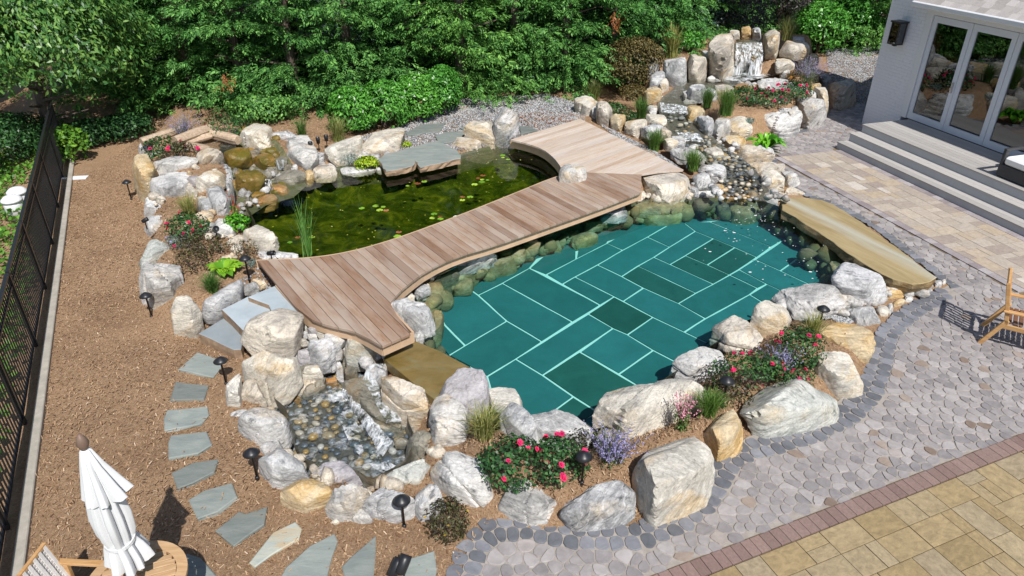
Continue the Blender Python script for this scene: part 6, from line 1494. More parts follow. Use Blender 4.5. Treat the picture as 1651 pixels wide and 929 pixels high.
    M_SH = rnd_mat('roof_shingle', [(0, (.34, .31, .29)), (.5, (.44, .41, .39)), (1, (.54, .50, .48))], .9, .2, 12, .25, .4, 60)
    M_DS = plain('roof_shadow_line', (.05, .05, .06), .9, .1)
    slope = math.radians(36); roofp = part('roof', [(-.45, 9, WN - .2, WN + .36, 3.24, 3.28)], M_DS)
    hr = 3.28 + 6.36 * math.tan(slope); pts_ = [P3(-.45, WN + .36, 3.28), P3(9, WN + .36, 3.28), P3(9, WN - 6, hr), P3(-.45, WN - 6, hr), P3(-.45, WN - 12.4, 3.28), P3(9, WN - 12.4, 3.28)]
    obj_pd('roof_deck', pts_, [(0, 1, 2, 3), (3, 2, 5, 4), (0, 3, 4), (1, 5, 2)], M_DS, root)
    V, F = prism([(-.5, -.5), (.5, -.5), (.5, .5), (-.5, .5)], 0, 1); me = bpy.data.meshes.new('shingle'); me.from_pydata(V, [], F); me.update(); me.materials.append(M_SH)
    R_ = Matrix((Vector((HD.x, HD.y, 0)), Vector((HN.x, HN.y, -math.tan(slope))).normalized(), Vector((0, 0, 1)))).transposed()
    ex = Vector((HD.x, HD.y, 0)); ey = Vector((HN.x, HN.y, -math.tan(slope))).normalized(); ez = ex.cross(ey)
    if ez.z < 0: ez = -ez
    for j in range(9):
        s = -.45 - (j % 2) * .0
        while s < 4.6:
            wd_ = rr.uniform(.18, .3); dn = .40 - j * .135; c = Vector(P3(s + wd_ / 2, WN + dn - .07, 3.285 + (.36 - dn + .07) * math.tan(slope)))
            o = bpy.data.objects.new('shingle', me); M4 = Matrix((ex * (wd_ - .006), ey * .17, ez * .014)).transposed().to_4x4(); M4.translation = c + ez * (.006 + rr.uniform(0, .006))
            COL.objects.link(o); o.parent = roofp; o.matrix_basis = M4; s += wd_
    # lantern on the wall
    L0 = (-.93, WN + .02, 2.22)
    lan = empty('wall_lantern', P3(L0[0], L0[1], L0[2])); tag(lan, 'black box lantern on the white brick wall left of the doors', 'lantern')
    def lp(nm, boxes, mat):
        o = part(nm, boxes, mat, lan); o.matrix_parent_inverse = Matrix.Translation(lan.location).inverted(); return o
    s0, n0, zc = L0; w_ = .13
    lp('cage', [(s0 + a * w_ - .012, s0 + a * w_ + .012, n0 + b - .012, n0 + b + .012, zc, zc + .48) for a in (-1, 1) for b in (.05, .25)] + [(s0 - w_ - .012, s0 + w_ + .012, n0 + .038, n0 + .262, zc - .03, zc)], M_BLACK)
    lp('cap', [(s0 - w_ - .03, s0 + w_ + .03, n0 + .02, n0 + .29, zc + .48, zc + .52), (s0 - .06, s0 + .06, n0 - .01, n0 + .05, zc + .1, zc + .4)], M_BLACK)
    lp('base_knob', [(s0 - .04, s0 + .04, n0 + .11, n0 + .19, zc - .07, zc - .03)], M_BLACK)
    lp('pane', [(s0 - w_ + .012, s0 + w_ - .012, n0 + .247, n0 + .251, zc, zc + .48), (s0 - w_ - .002, s0 - w_ + .002, n0 + .062, n0 + .238, zc, zc + .48), (s0 + w_ - .002, s0 + w_ + .002, n0 + .062, n0 + .238, zc, zc + .48)], M_GLASS)
    for c in root.children:
        c.matrix_parent_inverse = inv
    # children of children keep plain world placement because their parents do
    # steps and landing
    st = empty('porch_steps', P3(0, 0, 0)); tag(st, 'grey composite porch landing with three broad steps below the glass doors', 'steps')
    def sp_(nm, boxes, mat, bev=0):
        return part(nm, boxes, mat, st, bev)
    h = .187; T = .315; S1 = 9.0
    for k in range(3):
        sp_('riser', [(0.02, S1, -T * k - .03, -T * k - .006, h * k, h * (k + 1) - .028)], M_RISER)
        sp_('side_panel', [(0.02, .045, -2.0, -T * k - .03, h * k, h * (k + 1) - .028)], M_RISER)
        if k < 2:
            for q in range(2):
                sp_('board', [(0, S1, -T * k + .012 - (q + 1) * .166, -T * k + .012 - q * .166 - .005, h * (k + 1) - .028, h * (k + 1))], M_COMP)
    n_ = -2 * T + .012; k = 0
    while n_ > -1.96:
        sp_('board', [(0, S1, max(n_ - .14, -2.02), n_ - .005, 3 * h - .028, 3 * h)], M_COMP); n_ -= .14
    for c in st.children: c.matrix_parent_inverse = Matrix.Translation(st.location).inverted()
    # sofa on the landing
    s0, n0 = hs(*G(1604, 283, .565)[:2]); zb = .565
    sf = empty('outdoor_sofa', P3(s0, n0, zb)); tag(sf, 'charcoal framed outdoor sofa with white cushion on the porch landing', 'sofa')
    def so_(nm, b, mat, bev=.008):
        o = part(nm, b, mat, sf, bev); o.matrix_parent_inverse = Matrix.Translation(sf.location).inverted(); return o
    so_('base', [(s0, s0 + 1.9, n0 - .82, n0, zb + .02, zb + .26)], plain('charcoal_aluminium', (.05, .052, .058), .5))
    mch = bpy.data.materials['charcoal_aluminium']
    so_('arm', [(s0, s0 + .07, n0 - .1, n0 - .002, zb + .26, zb + .52), (s0, s0 + .07, n0 - .82, n0 - .002, zb + .52, zb + .57), (s0, s0 + .07, n0 - .82, n0 - .72, zb + .26, zb + .52)], mch)
    so_('back', [(s0 + .07, s0 + 1.9, n0 - .82, n0 - .75, zb + .26, zb + .70)], mch)
    so_('seat_cushion', [(s0 + .075, s0 + 1.85, n0 - .74, n0 - .0, zb + .265, zb + .43)], M_CUSH, .04)
    so_('back_cushion', [(s0 + .075, s0 + 1.85, n0 - .745, n0 - .55, zb + .435, zb + .78)], M_CUSH, .05)
house()

# ------------------------------------------------------------------ fence and curb
def fence():
    Ltot = (Vector(FEN1) - Vector(FEN0)).length + 2.2; a = math.atan2(FD.y, FD.x)
    root = empty('fence', (FEN0[0], FEN0[1], 0), a); tag(root, 'black metal picket fence along the left side of the mulch', 'fence')
    Hh = 1.2; x0 = -1.2
    def unit(nm, sx, sy, sz, z0):
        bm = bmesh.new(); bx(bm, (0, 0, z0 + sz / 2), (sx, sy, sz)); me = bpy.data.meshes.new(nm); bm.to_mesh(me); bm.free(); me.materials.append(M_BLACK); return me
    pk, po = unit('picket', .016, .016, Hh - .12, .06), unit('post', .055, .055, Hh + .06, -.1)
    x = x0; k = 0; PS = 1.83
    while x < Ltot:
        o = inst('post', po, root, (x, 0, 0)); x1 = min(x + PS, Ltot)
        for z, hh, dd_ in ((Hh - .02, .04, .045), (Hh - .2, .03, .03), (.09, .035, .03)):
            bm = bmesh.new(); bx(bm, ((x + x1) / 2, 0, z), (x1 - x - .05, dd_, hh)); obj_bm('rail', bm, M_BLACK, root)
        q = x + .10
        while q < x1 - .05:
            inst('picket', pk, root, (q, 0, 0)); q += .105
        x += PS
    c0 = Vector((FEN0[0], FEN0[1])) - FN * .16
    bm = bmesh.new(); bx(bm, (Ltot / 2 - .3, 0, -.06), (Ltot + .6, .11, .24), None, .01)
    o = obj_bm('curb', bm, M_CURB, None, (c0.x, c0.y, 0)); o.rotation_euler = (0, 0, a); tag(o, 'grey stone curb strip at the foot of the black fence', 'curb')
fence()

# ------------------------------------------------------------------ path lights and spotlights
def cone_mesh(nm, prof, seg, mat):
    bm = bmesh.new(); lathe(bm, prof, seg); me = bpy.data.meshes.new(nm); bm.normal_update(); bm.to_mesh(me); bm.free(); me.polygons.foreach_set('use_smooth', [True] * len(me.polygons)); me.materials.append(mat); return me
ME_STAKE = cone_mesh('stake', [(.013, -.1), (.013, .34), (.022, .345), (.022, .37), (.012, .375), (.012, .40)], 10, M_BLACK)
ME_CAP = cone_mesh('cap', [(.088, .372), (.092, .378), (.060, .408), (.026, .432), (.010, .438)], 20, M_BLACK)
ME_FOOT = cone_mesh('foot', [(.024, .0), (.024, .03), (.014, .04)], 10, M_BLACK)
for (x, y), z, lab in (((212, 322), 0, 'black path light in open mulch near the rockery corner'), ((245, 512), 0, 'black path light beside the massive layered white boulder'), ((365, 620), 0, 'black path light beside the first stepping stone'), ((415, 772), 0, 'black path light left of the pebble basin boulders'),
                       ((652, 850), 0, 'black path light in front of the basin, beside the dark seed head shrub'), ((938, 780), .28, 'black path light between the rose bush and the catmint'), ((402, 452), .32, 'black path light beside the lime hosta near the deck'), ((1165, 655), .28, 'black path light half hidden in the big rose bush'), ((1316, 545), .12, 'black path light in gravel behind the grass near the flat bench rock')):
    p = G(x, y, z); r_ = empty('path_light', (p[0], p[1], max(z, hz(p[0], p[1])) if z else z)); tag(r_, lab, 'path light')
    inst('stake', ME_STAKE, r_); inst('cap', ME_CAP, r_); inst('foot', ME_FOOT, r_)
ME_CAN = cone_mesh('lamp_head', [(.0, -.055), (.03, -.05), (.036, .03), (.036, .06), (.03, .06), (.028, .045)], 14, M_BLACK)
ME_PIN = cone_mesh('bracket', [(.01, -.1), (.01, .06), (.014, .06)], 8, M_BLACK)
for (x, y), z, rx, rz, sc_, lab in (((234, 358), .55, 1.2, 2.0, 1.0, 'black spotlight fixed on the left rockery wall'), ((348, 373), .50, 1.0, .6, 1.5, 'black spotlight lying on the white grey rockery boulder'), ((437, 411), .42, 1.3, 1.2, 1.2, 'black spotlight on the low white rock by the deck'), ((501, 237), .62, .4, .3, 1.5, 'black spotlight on the pointed white boulder'), ((513, 229), .55, .3, .2, 1.3, 'left black spotlight of the pair behind the pointed white boulder'), ((526, 225), .55, -.3, .2, 1.3, 'right black spotlight of the pair behind the pointed white boulder'), ((638, 920), .12, 1.0, 2.6, 1.6, 'left head of the black spotlights at the bottom edge'), ((650, 915), .16, 1.0, 2.8, 1.6, 'right head of the black spotlights at the bottom edge')):
    p = G(x, y, z); r_ = empty('spotlight', p); tag(r_, lab, 'spotlight')
    h_ = inst('lamp_head', ME_CAN, r_, (0, 0, .03), 0, (sc_,) * 3); h_.rotation_euler = (rx, 0, rz); inst('bracket', ME_PIN, r_, (0, 0, -.02), 0, (1, 1, max(1, (z - .05) * 4 if z < .2 else 1.2)))

# ------------------------------------------------------------------ umbrella, table and chairs
UP = Vector(G(128, 702, 2.3)); UP.z = 0
def umbrella():
    root = empty('patio_umbrella', UP); tag(root, 'closed white canvas patio umbrella standing through the round teak table', 'umbrella')
    bm = bmesh.new(); tube(bm, (0, 0, .02), (0, 0, 2.18), .02, seg=12); obj_bm('pole', bm, plain('umbrella_pole', (.45, .40, .36), .4), root, smooth=True)
    bm = bmesh.new(); lathe(bm, [(.24, 0), (.24, .05), (.05, .07), (.05, .2)], 24); obj_bm('base', bm, M_BLACK, root)
    bm = bmesh.new(); lathe(bm, [(.018, 2.15), (.032, 2.19), (.045, 2.225), (.034, 2.265), (.010, 2.31)], 14); obj_bm('finial', bm, M_FINIAL, root, smooth=True)
    bm = bmesh.new(); tube(bm, (.02, 0, .86), (.085, 0, .86), .012); tube(bm, (0, 0, .83), (0, 0, .90), .032); obj_bm('crank', bm, M_STEEL, root)
    def cloth(nm, prof, seed, npl=8, seg=112, tear=.0, th=.012):
        rr = random.Random(seed); ph = [rr.uniform(-.35, .35) for _ in range(npl)]; am = [rr.uniform(.6, 1.3) for _ in range(npl)]
        V, F = [], []
        for j, (r_, z, amp, ex, ey) in enumerate(prof):
            for k in range(seg):
                u = k / seg * npl; i = int(u) % npl; f = u - int(u)
                w_ = math.sin(PI * f); lobe = (w_ ** .7) * am[i]
                wr = .25 * math.sin(2 * PI * f * 3 + ph[i] * 9)
                R_ = .70 * r_ * (1 - amp + amp * (lobe + .18 * wr)); an_ = 2 * PI * k / seg + ph[i] * amp * .5 * w_
                zz_ = z - (.05 * amp * (1 - w_) * (1 if j == len(prof) - 1 else 0)) + (.06 * (am[i] - .9) if j == len(prof) - 1 else 0)
                V.append((math.cos(an_) * R_ + ex, math.sin(an_) * R_ + ey, zz_))
        for j in range(len(prof) - 1):
            for k in range(seg): F.append((j * seg + k, j * seg + (k + 1) % seg, (j + 1) * seg + (k + 1) % seg, (j + 1) * seg + k))
        return obj_pd(nm, V, F, M_CANVAS, root, smooth=True)
    cloth('top_valance', [(.035, 2.17, .0, 0, 0), (.06, 2.155, .1, 0, 0), (.12, 2.02, .4, 0, 0), (.20, 1.86, .55, .01, 0), (.27, 1.72, .62, .015, 0)], 4)
    cloth('canopy', [(.05, 2.13, .1, 0, 0), (.11, 1.95, .3, 0, 0), (.17, 1.72, .4, 0, 0), (.21, 1.5, .45, .0, 0), (.20, 1.32, .42, 0, 0), (.165, 1.235, .30, 0, 0), (.165, 1.215, .30, 0, 0), (.20, 1.15, .5, .01, 0), (.235, 1.06, .6, .02, 0), (.26, .97, .64, .02, 0)], 9)
    bm = bmesh.new(); r0 = .112
    for k in range(24):
        a0, a1 = 2 * PI * k / 24, 2 * PI * (k + 1) / 24; bar(bm, (math.cos(a0) * r0, math.sin(a0) * r0, 1.225 + .02 * math.sin(a0)), (math.cos(a1) * r0, math.sin(a1) * r0, 1.225 + .02 * math.sin(a1)), .012, .03)
    obj_bm('tie', bm, M_CANVAS, root)
umbrella()
def table():
    root = empty('round_table', UP); tag(root, 'round slatted teak table around the umbrella pole', 'table')
    R1, R0, zt = .40, .315, .74; seg = 48
    for q in range(4):
        bm = bmesh.new(); vs = []
        for k in range(13):
            an_ = (q + k / 12 * .996) * PI / 2
            vs.append([bm.verts.new((math.cos(an_) * r_, math.sin(an_) * r_, z)) for r_, z in ((R0, zt - .03), (R1, zt - .03), (R1, zt), (R0, zt))])
        for A, Bq in zip(vs, vs[1:]):
            for k in range(4): bm.faces.new((A[k], A[(k + 1) % 4], Bq[(k + 1) % 4], Bq[k]))
        bm.faces.new(vs[0]); bm.faces.new(vs[-1][::-1]); bmesh.ops.recalc_face_normals(bm, faces=bm.faces[:]); obj_bm('rim', bm, M_TEAK2, root)
    y = -R0 + .01
    while y < R0 - .02:
        ym = y + .03; L_ = math.sqrt(max(0, (R0 - .004) ** 2 - ym ** 2))
        for sgn in ((1, -1) if abs(ym) < .035 else (0,)):
            bm = bmesh.new()
            if sgn == 0: bx(bm, (0, 0, 0), (2 * L_, .056, .024), None, .003); c = (0, ym, zt - .014)
            else: bx(bm, (0, 0, 0), (L_ - .03, .056, .024), None, .003); c = (sgn * (L_ + .03) / 2, ym, zt - .014)
            o = obj_bm('slat', bm, M_TEAK2, root, (c[0] * math.cos(.35) - c[1] * math.sin(.35), c[0] * math.sin(.35) + c[1] * math.cos(.35), c[2])); o.rotation_euler = (0, 0, .35)
        y += .0612
    for q in range(4):
        an_ = q * PI / 2 + .6; bm = bmesh.new(); bar(bm, (math.cos(an_) * .30, math.sin(an_) * .30, 0), (math.cos(an_) * .27, math.sin(an_) * .27, zt - .03), .045, .045, (1, 0, 0)); obj_bm('leg', bm, M_TEAK2, root)
table()
def woven_chair():
    far, near = Vector(G(74, 877, .84)), Vector(G(33, 929, .84)); lat = (near - far); lat.z = 0; lat.normalize(); fwd = Vector((-lat.y, lat.x, 0))
    if fwd.x < 0: fwd = -fwd
    W = .56; top = far + lat * W / 2; org = Vector((top.x, top.y, 0)) + fwd * .30
    root = empty('woven_chair', org, math.atan2(fwd.y, fwd.x)); tag(root, 'teak armchair with grey woven cord back left of the round table', 'chair')
    sgn = 1 if (Matrix.Rotation(math.atan2(fwd.y, fwd.x), 3, 'Z') @ Vector((0, 1, 0))).dot(lat) > 0 else -1
    def mk_(nm, mat, *bars):
        bm = bmesh.new()
        for b in bars: bar(bm, *b, bevel=.004)
        return obj_bm(nm, bm, mat, root)
    for y in (-W / 2, W / 2):
        mk_('leg', M_TEAK, ((-.22, y, 0), (-.20, y, .60), .04, .04)); mk_('leg', M_TEAK, ((.25, y, 0), (.22, y, .60), .04, .04))
        mk_('armrest', M_TEAK, ((-.26, y, .62), (.30, y, .63), .055, .03))
    mk_('seat_frame', M_TEAK, ((-.22, -W / 2, .40), (-.22, W / 2, .40), .03, .05), ((.22, -W / 2, .40), (.22, W / 2, .40), .03, .05), ((-.22, -W / 2 + .02, .40), (.22, -W / 2 + .02, .40), .03, .05), ((-.22, W / 2 - .02, .40), (.22, W / 2 - .02, .40), .03, .05))
    bm = bmesh.new(); bx(bm, (0, 0, .455), (.44, W - .05, .06), None, .02); obj_bm('seat_cushion', bm, M_CUSH, root)
    fr = obj_bm('back_frame', bmesh.new(), M_TEAK, root); fr.data.clear_geometry(); bm = bmesh.new()
    b0, b1 = (-.20, .42), (-.31, .84)
    for y in (-W / 2 + .02, W / 2 - .02): bar(bm, (b0[0], y, b0[1]), (b1[0], y, b1[1]), .03, .03)
    bar(bm, (b1[0], -W / 2, b1[1]), (b1[0], W / 2, b1[1]), .03, .03); bm.to_mesh(fr.data); bm.free()
    bm = bmesh.new()
    for k in range(12):
        t_ = (k + .3) / 12; x, z = b0[0] + (b1[0] - b0[0]) * t_ - .008, b0[1] + (b1[1] - b0[1]) * t_
        bar(bm, (x, -W / 2, z), (x, W / 2, z), .032, .012, (1, 0, 0))
    for k in range(16):
        y = -W / 2 + .03 + (W - .06) * k / 15; o_ = .012 if k % 2 else -.016
        bar(bm, (b0[0] + o_, y, b0[1]), (b1[0] + o_, y, b1[1]), .028, .012)
    obj_bm('woven_back', bm, M_WICKER, root)
woven_chair()
def teak_chair():
    f = Vector((.83, -.55, 0)).normalized(); l = Vector((.55, .83, 0)).normalized()
    foot = Vector(G(1577, 553, 0)); org = foot + f * .50 + l * .27
    root = empty('teak_armchair', org, math.atan2(f.y, f.x)); tag(root, 'teak armchair with dark slatted seat on the patio at the right edge', 'chair')
    def mk_(nm, mat, *bars):
        bm = bmesh.new()
        for b in bars: bar(bm, *b, bevel=.005)
        return obj_bm(nm, bm, mat, root)
    for y in (-.27, .27):
        mk_('leg', M_TEAK, ((-.49, y, 0), (-.27, y, .46), .045, .06)); mk_('leg', M_TEAK, ((.30, y, 0), (.27, y, .58), .045, .05))
        mk_('back_post', M_TEAK, ((-.27, y, .40), (-.42, y, 1.0), .045, .05))
        mk_('armrest', M_TEAK, ((-.36, y * 1.06, .60), (.34, y * 1.06, .62), .07, .028)); mk_('side_rail', M_TEAK, ((-.30, y, .36), (.29, y, .37), .03, .07))
    mk_('top_rail', M_TEAK, ((-.415, -.25, .97), (-.415, .25, .97), .03, .08)); mk_('lower_rail', M_TEAK, ((-.305, -.25, .50), (-.305, .25, .50), .03, .05)); mk_('front_rail', M_TEAK, ((.28, -.26, .36), (.28, .26, .36), .03, .07))
    for k in range(6):
        y = -.19 + k * .076; mk_('back_slat', M_TEAK, ((-.305, y, .52), (-.405, y, .93), .045, .016))
    for k in range(8):
        x = -.24 + k * .068; mk_('seat_slat', M_TEAKD, ((x, -.245, .415), (x, .245, .415), .052, .02))
teak_chair()
# white utility covers beyond the fence
def cover(x, y, lab):
    p = G(x, y, .0); r_ = empty('utility_cover', (p[0], p[1], hz(p[0], p[1]))); tag(r_, lab, 'utility cover')
    bm = bmesh.new(); lathe(bm, [(.16, 0), (.17, .3), (.16, .36)], 16); obj_bm('housing', bm, M_WHITEP, r_, smooth=True)
    bm = bmesh.new(); lathe(bm, [(.19, .36), (.19, .40), (.12, .46), (.03, .48)], 16); obj_bm('lid', bm, M_WHITEP, r_, smooth=True)
cover(27, 345, 'nearer of the two white utility covers beyond the fence'); cover(36, 333, 'farther of the two white utility covers beyond the fence')
p = G(128, 288, .0); bm = bmesh.new(); bx(bm, (0, 0, .02), (.34, .20, .02), None, .004); bar(bm, (-.15, 0, .02), (-.75, .06, .02), .05, .02); o = obj_bm('paper_sheet', bm, M_WHITEP, None, p); o.rotation_euler = (0, 0, .15); tag(o, 'pale sheet lying on the mulch near the fence end', 'sheet')

# ------------------------------------------------------------------ plants
def unitv(A): return A / (np.linalg.norm(A, axis=-1, keepdims=True) + 1e-9)
def leaf_geo(C, N, L, W, rg, fold=.25, axis=None):
    """leaf shaped quads at centres C with normals N"""
    n = len(C); L = np.broadcast_to(L, (n,)); W = np.broadcast_to(W, (n,))
    A = rg.normal(size=(n, 3)) if axis is None else axis
    A = unitv(A - N * (A * N).sum(1, keepdims=True)); S = np.cross(N, A)
    V = np.zeros((n, 4, 3))
    V[:, 0] = C - A * (L / 2)[:, None]; V[:, 2] = C + A * (L / 2)[:, None] - N * (L * .15)[:, None]
    V[:, 1] = C + S * (W / 2)[:, None] + N * (W * fold)[:, None]; V[:, 3] = C - S * (W / 2)[:, None] + N * (W * fold)[:, None]
    return V.reshape(-1, 3), np.arange(n * 4).reshape(n, 4)
def blob_leaves(n, rx, ry, rz, cz, rg, clumps=30, spread=.28, shell=.35, flat=.0):
    d = unitv(rg.normal(size=(clumps, 3))); d[:, 2] = np.where(d[:, 2] < -.55, -d[:, 2], d[:, 2])
    cc = d * (1 - shell * rg.random((clumps, 1)) ** 1.5)
    k = rg.integers(0, clumps, n); P = cc[k] + rg.normal(size=(n, 3)) * spread
    r_ = np.linalg.norm(P, axis=1); P = np.where((r_ > 1.12)[:, None], P / r_[:, None] * (1.12 * rg.random((n, 1)) ** .15), P)
    N = unitv(unitv(P) + rg.normal(size=(n, 3)) * .55 + np.array([0, 0, .45 + flat]))
    P = P * np.array([rx, ry, rz]) + np.array([0, 0, cz]); k = P[:, 2] > .015
    return P[k], N[k]
def stems_bm(n, rad, h, r0, rg):
    bm = bmesh.new()
    for _ in range(n):
        a = rg.uniform(0, 2 * PI); q = rg.uniform(.2, .8) * rad
        tube(bm, (rg.normal() * .03, rg.normal() * .03, -.03), (math.cos(a) * q, math.sin(a) * q, h * rg.uniform(.5, .9)), r0, r0 * .4, 5)
    return bm
def bloom_mesh(mat):
    V, F = [], []; rr = random.Random(1)
    for ring, (r_, z, tilt) in enumerate(((.5, .0, .1), (.34, .14, .3), (.18, .24, .5))):
        m = 6 - ring
        for k in range(m):
            a = 2 * PI * k / m + ring * .5; b = len(V); d = Vector((math.cos(a), math.sin(a), 0)); s = Vector((-d.y, d.x, 0))
            for p in (Vector((0, 0, z)), d * r_ * .6 + s * r_ * .5 + Vector((0, 0, z + tilt * r_)), d * r_ + Vector((0, 0, z + tilt * r_ * 1.6)), d * r_ * .6 - s * r_ * .5 + Vector((0, 0, z + tilt * r_))): V.append(tuple(p))
            F.append((b, b + 1, b + 2, b + 3))
    me = bpy.data.meshes.new('bloom'); me.from_pydata(V, [], F); me.update(); me.materials.append(mat); return me
BLOOM = {k: bloom_mesh(m) for k, m in FM.items()}
def base_at(x, y, z):
    p = G(x, y, z); h = hz(p[0], p[1]); return (p[0], p[1], h if abs(h - z) < .35 else z)
def shrub(name, label, cat, xy, z, rx, rz_, n, L, W, mat, blooms=None, nb=0, bs=.05, clumps=30, spread=.26, seed=None, ry=None, group=None, stems=6, shell=.4, loc=None):
    rg = np.random.default_rng(int(xy[0] * 7 + xy[1]) if seed is None else seed); p = loc or base_at(*xy, z)
    root = empty(name, p); tag(root, label, cat, group)
    P, N = blob_leaves(n, rx, ry or rx, rz_, rz_ * .95, rg, clumps, spread, shell)
    V, F = leaf_geo(P, N, L * rg.uniform(.7, 1.25, len(P)), W * rg.uniform(.75, 1.2, len(P)), rg); obj_np('foliage', V, F, LM[mat], root)
    obj_bm('stems', stems_bm(stems, rx, rz_ * 1.5, .008 if rx < .5 else .018, rg), M_BARK, root)
    if blooms:
        for k in range(nb):
            d = rg.normal(size=3); d[2] = abs(d[2]) * .7 + .1; d[1] -= .35; d /= np.linalg.norm(d)
            q = d * np.array([rx, ry or rx, rz_]) * rg.uniform(.95, 1.12) + np.array([0, 0, rz_])
            o = inst('bloom', BLOOM[blooms], root, tuple(q), rg.uniform(0, 6), (bs * rg.uniform(.8, 1.25),) * 3); o.rotation_euler = (rg.uniform(-.5, .9), rg.uniform(-.5, .5), rg.uniform(0, 6))
    return root
def blade_geo(n, h, spread, wd_, rg, seg=4, curl=.7, up=.25):
    a = rg.uniform(0, 2 * PI, n); H_ = h * rg.uniform(.6, 1.1, n); rch = spread * rg.uniform(.15, 1.0, n); V = np.zeros((n, seg + 1, 2, 3)); b0 = rg.normal(size=(n, 2)) * spread * .12
    d = np.stack([np.cos(a), np.sin(a)], 1); s = np.stack([-np.sin(a), np.cos(a)], 1)
    for j in range(seg + 1):
        t_ = j / seg; z = H_ * (t_ * (1 + curl * .6) - curl * .75 * t_ ** 2.6 * (rch / spread)); r_ = rch * (up * t_ + (1 - up) * t_ ** 2); w_ = wd_ * (1 - t_) ** .6 * .5 + .0006
        for q, sg in enumerate((-1, 1)):
            V[:, j, q, 0] = b0[:, 0] + d[:, 0] * r_ + sg * s[:, 0] * w_; V[:, j, q, 1] = b0[:, 1] + d[:, 1] * r_ + sg * s[:, 1] * w_; V[:, j, q, 2] = z
    F = []
    base = (np.arange(n) * (seg + 1) * 2)[:, None]
    for j in range(seg): F.append(base + np.array([2 * j, 2 * j + 1, 2 * j + 3, 2 * j + 2]))
    return V.reshape(-1, 3), np.concatenate(F)
def grass(label, xy, z, h, spread, n, wd_, mat, name='ornamental_grass', cat='grass tuft', curl=.7, up=.25):
    rg = np.random.default_rng(int(xy[0] * 3 + xy[1] * 5)); p = base_at(*xy, z); V, F = blade_geo(n, h, spread, wd_, rg, 4, curl, up)
    return tag(obj_np(name, V, F, LM[mat], None, p), label, cat)
def spikes(label, xy, z, h, spread, n, mat, fmat, name='catmint', cat='flowering plant', fl=.16, leaves=260, lmat='sage'):
    rg = np.random.default_rng(int(xy[0] * 3 + xy[1] * 5)); p = base_at(*xy, z); root = empty(name, p); tag(root, label, cat)
    V, F = blade_geo(n, h, spread, .006, rg, 4, .25, .55); obj_np('stems', V, F, LM[mat], root)
    T = V.reshape(n, 5, 2, 3).mean(2); P, N = [], []
    for i in range(n):
        for j in range(14):
            t_ = 1 - fl / h * rg.random() * 2.0; f = max(0, min(3.999, t_ * 4)); q = int(f); c = T[i, q] * (1 - (f - q)) + T[i, q + 1] * (f - q); P.append(c + rg.normal(size=3) * .007)
    P = np.array(P); N = unitv(rg.normal(size=P.shape) + np.array([0, 0, .5])); V, F = leaf_geo(P, N, .022 * rg.uniform(.7, 1.3, len(P)), .014, rg); tag(obj_np('flower_spikes', V, F, FM[fmat], root), kind='stuff')
    P = T[rg.integers(0, n, leaves), rg.integers(0, 3, leaves)] + rg.normal(size=(leaves, 3)) * .03; P[:, 2] = np.abs(P[:, 2]); N = unitv(rg.normal(size=P.shape) + np.array([0, 0, .7])); V, F = leaf_geo(P, N, .045, .016, rg); obj_np('foliage', V, F, LM[lmat], root)
def rosette(label, xy, z, n, L, W, h, mat, name='hosta', cat='leafy plant', loc=None, up=.6):
    rg = np.random.default_rng(int(xy[0] + xy[1])); p = base_at(*xy, z); root = empty(name, p); tag(root, label, cat)
    for k in range(n):
        a = rg.uniform(0, 2 * PI); t_ = rg.random(); Lk, Wk = L * rg.uniform(.75, 1.1), W * rg.uniform(.8, 1.1); V, F = [], []; m = 6
        for j in range(m + 1):
            u = j / m; w_ = Wk * .5 * math.sin(PI * min(1, (u * .92 + .06))) ** .8; r_ = .04 + Lk * u * (.5 + .5 * t_); zz_ = h * (1 - .4 * t_) * (u * 1.7 - u * u * 1.25) + .04
            V += [(r_, -w_, zz_ + w_ * .35), (r_, 0, zz_ - .005), (r_, w_, zz_ + w_ * .35)]
        for j in range(m): b = 3 * j; F += [(b, b + 1, b + 4, b + 3), (b + 1, b + 2, b + 5, b + 4)]
        o = obj_pd('leaf', V, F, LM[mat], root, smooth=True); o.rotation_euler = (0, 0, a)
# front bed
grass('variegated yellow grass tuft left of the rose bushes in the front bed', (783, 705), .28, .34, .34, 260, .010, 'grassy')
shrub('rose_bush', 'left pink rose bush in the front bed', 'rose bush', (825, 765), .28, .34, .19, 864, .05, .032, 'rose', 'pink', 6, .075)
shrub('rose_bush', 'right pink rose bush in the front bed, next to the path light', 'rose bush', (899, 765), .28, .30, .20, 806, .05, .032, 'rose', 'pink', 9, .075)
shrub('rose_bush', 'bronze leaved twiggy bush between the front roses and the catmint', 'shrub', (938, 712), .28, .22, .13, 184, .04, .025, 'roseb')
spikes('catmint with lavender spikes right of the front path light', (985, 745), .28, .42, .38, 120, 'sage', 'lav')
spikes('pale pink penstemon with dark stems in the front bed', (1098, 690), .28, .48, .20, 30, 'roseb', 'lpink', 'penstemon', 'flowering plant', .14, 240, 'grass')
grass('dense fine green grass mound in the middle of the front bed', (1143, 668), .28, .27, .27, 420, .006, 'grass')
shrub('rose_bush', 'broad rose bush with dark leaves above the green grass mound', 'rose bush', (1205, 618), .28, .46, .22, 979, .05, .03, 'rose', 'pink', 10, .075, ry=.34)
shrub('rose_bush', 'low bronze green rose bush around the hidden path light', 'rose bush', (1172, 640), .28, .28, .14, 403, .045, .028, 'roseb')
spikes('lavender blue sage between the two right hand rose bushes', (1252, 598), .28, .40, .30, 80, 'sage', 'lav', 'sage', 'flowering plant')
shrub('rose_bush', 'tall rose bush left of the rounded yellow boulder', 'rose bush', (1285, 580), .25, .32, .24, 806, .05, .03, 'rose', 'pink', 6, .075)
shrub('rose_bush', 'small low rose bush beside the pale boulder with brown foot', 'rose bush', (1284, 612), .25, .22, .11, 345, .045, .028, 'rose', 'pink', 6, .07)
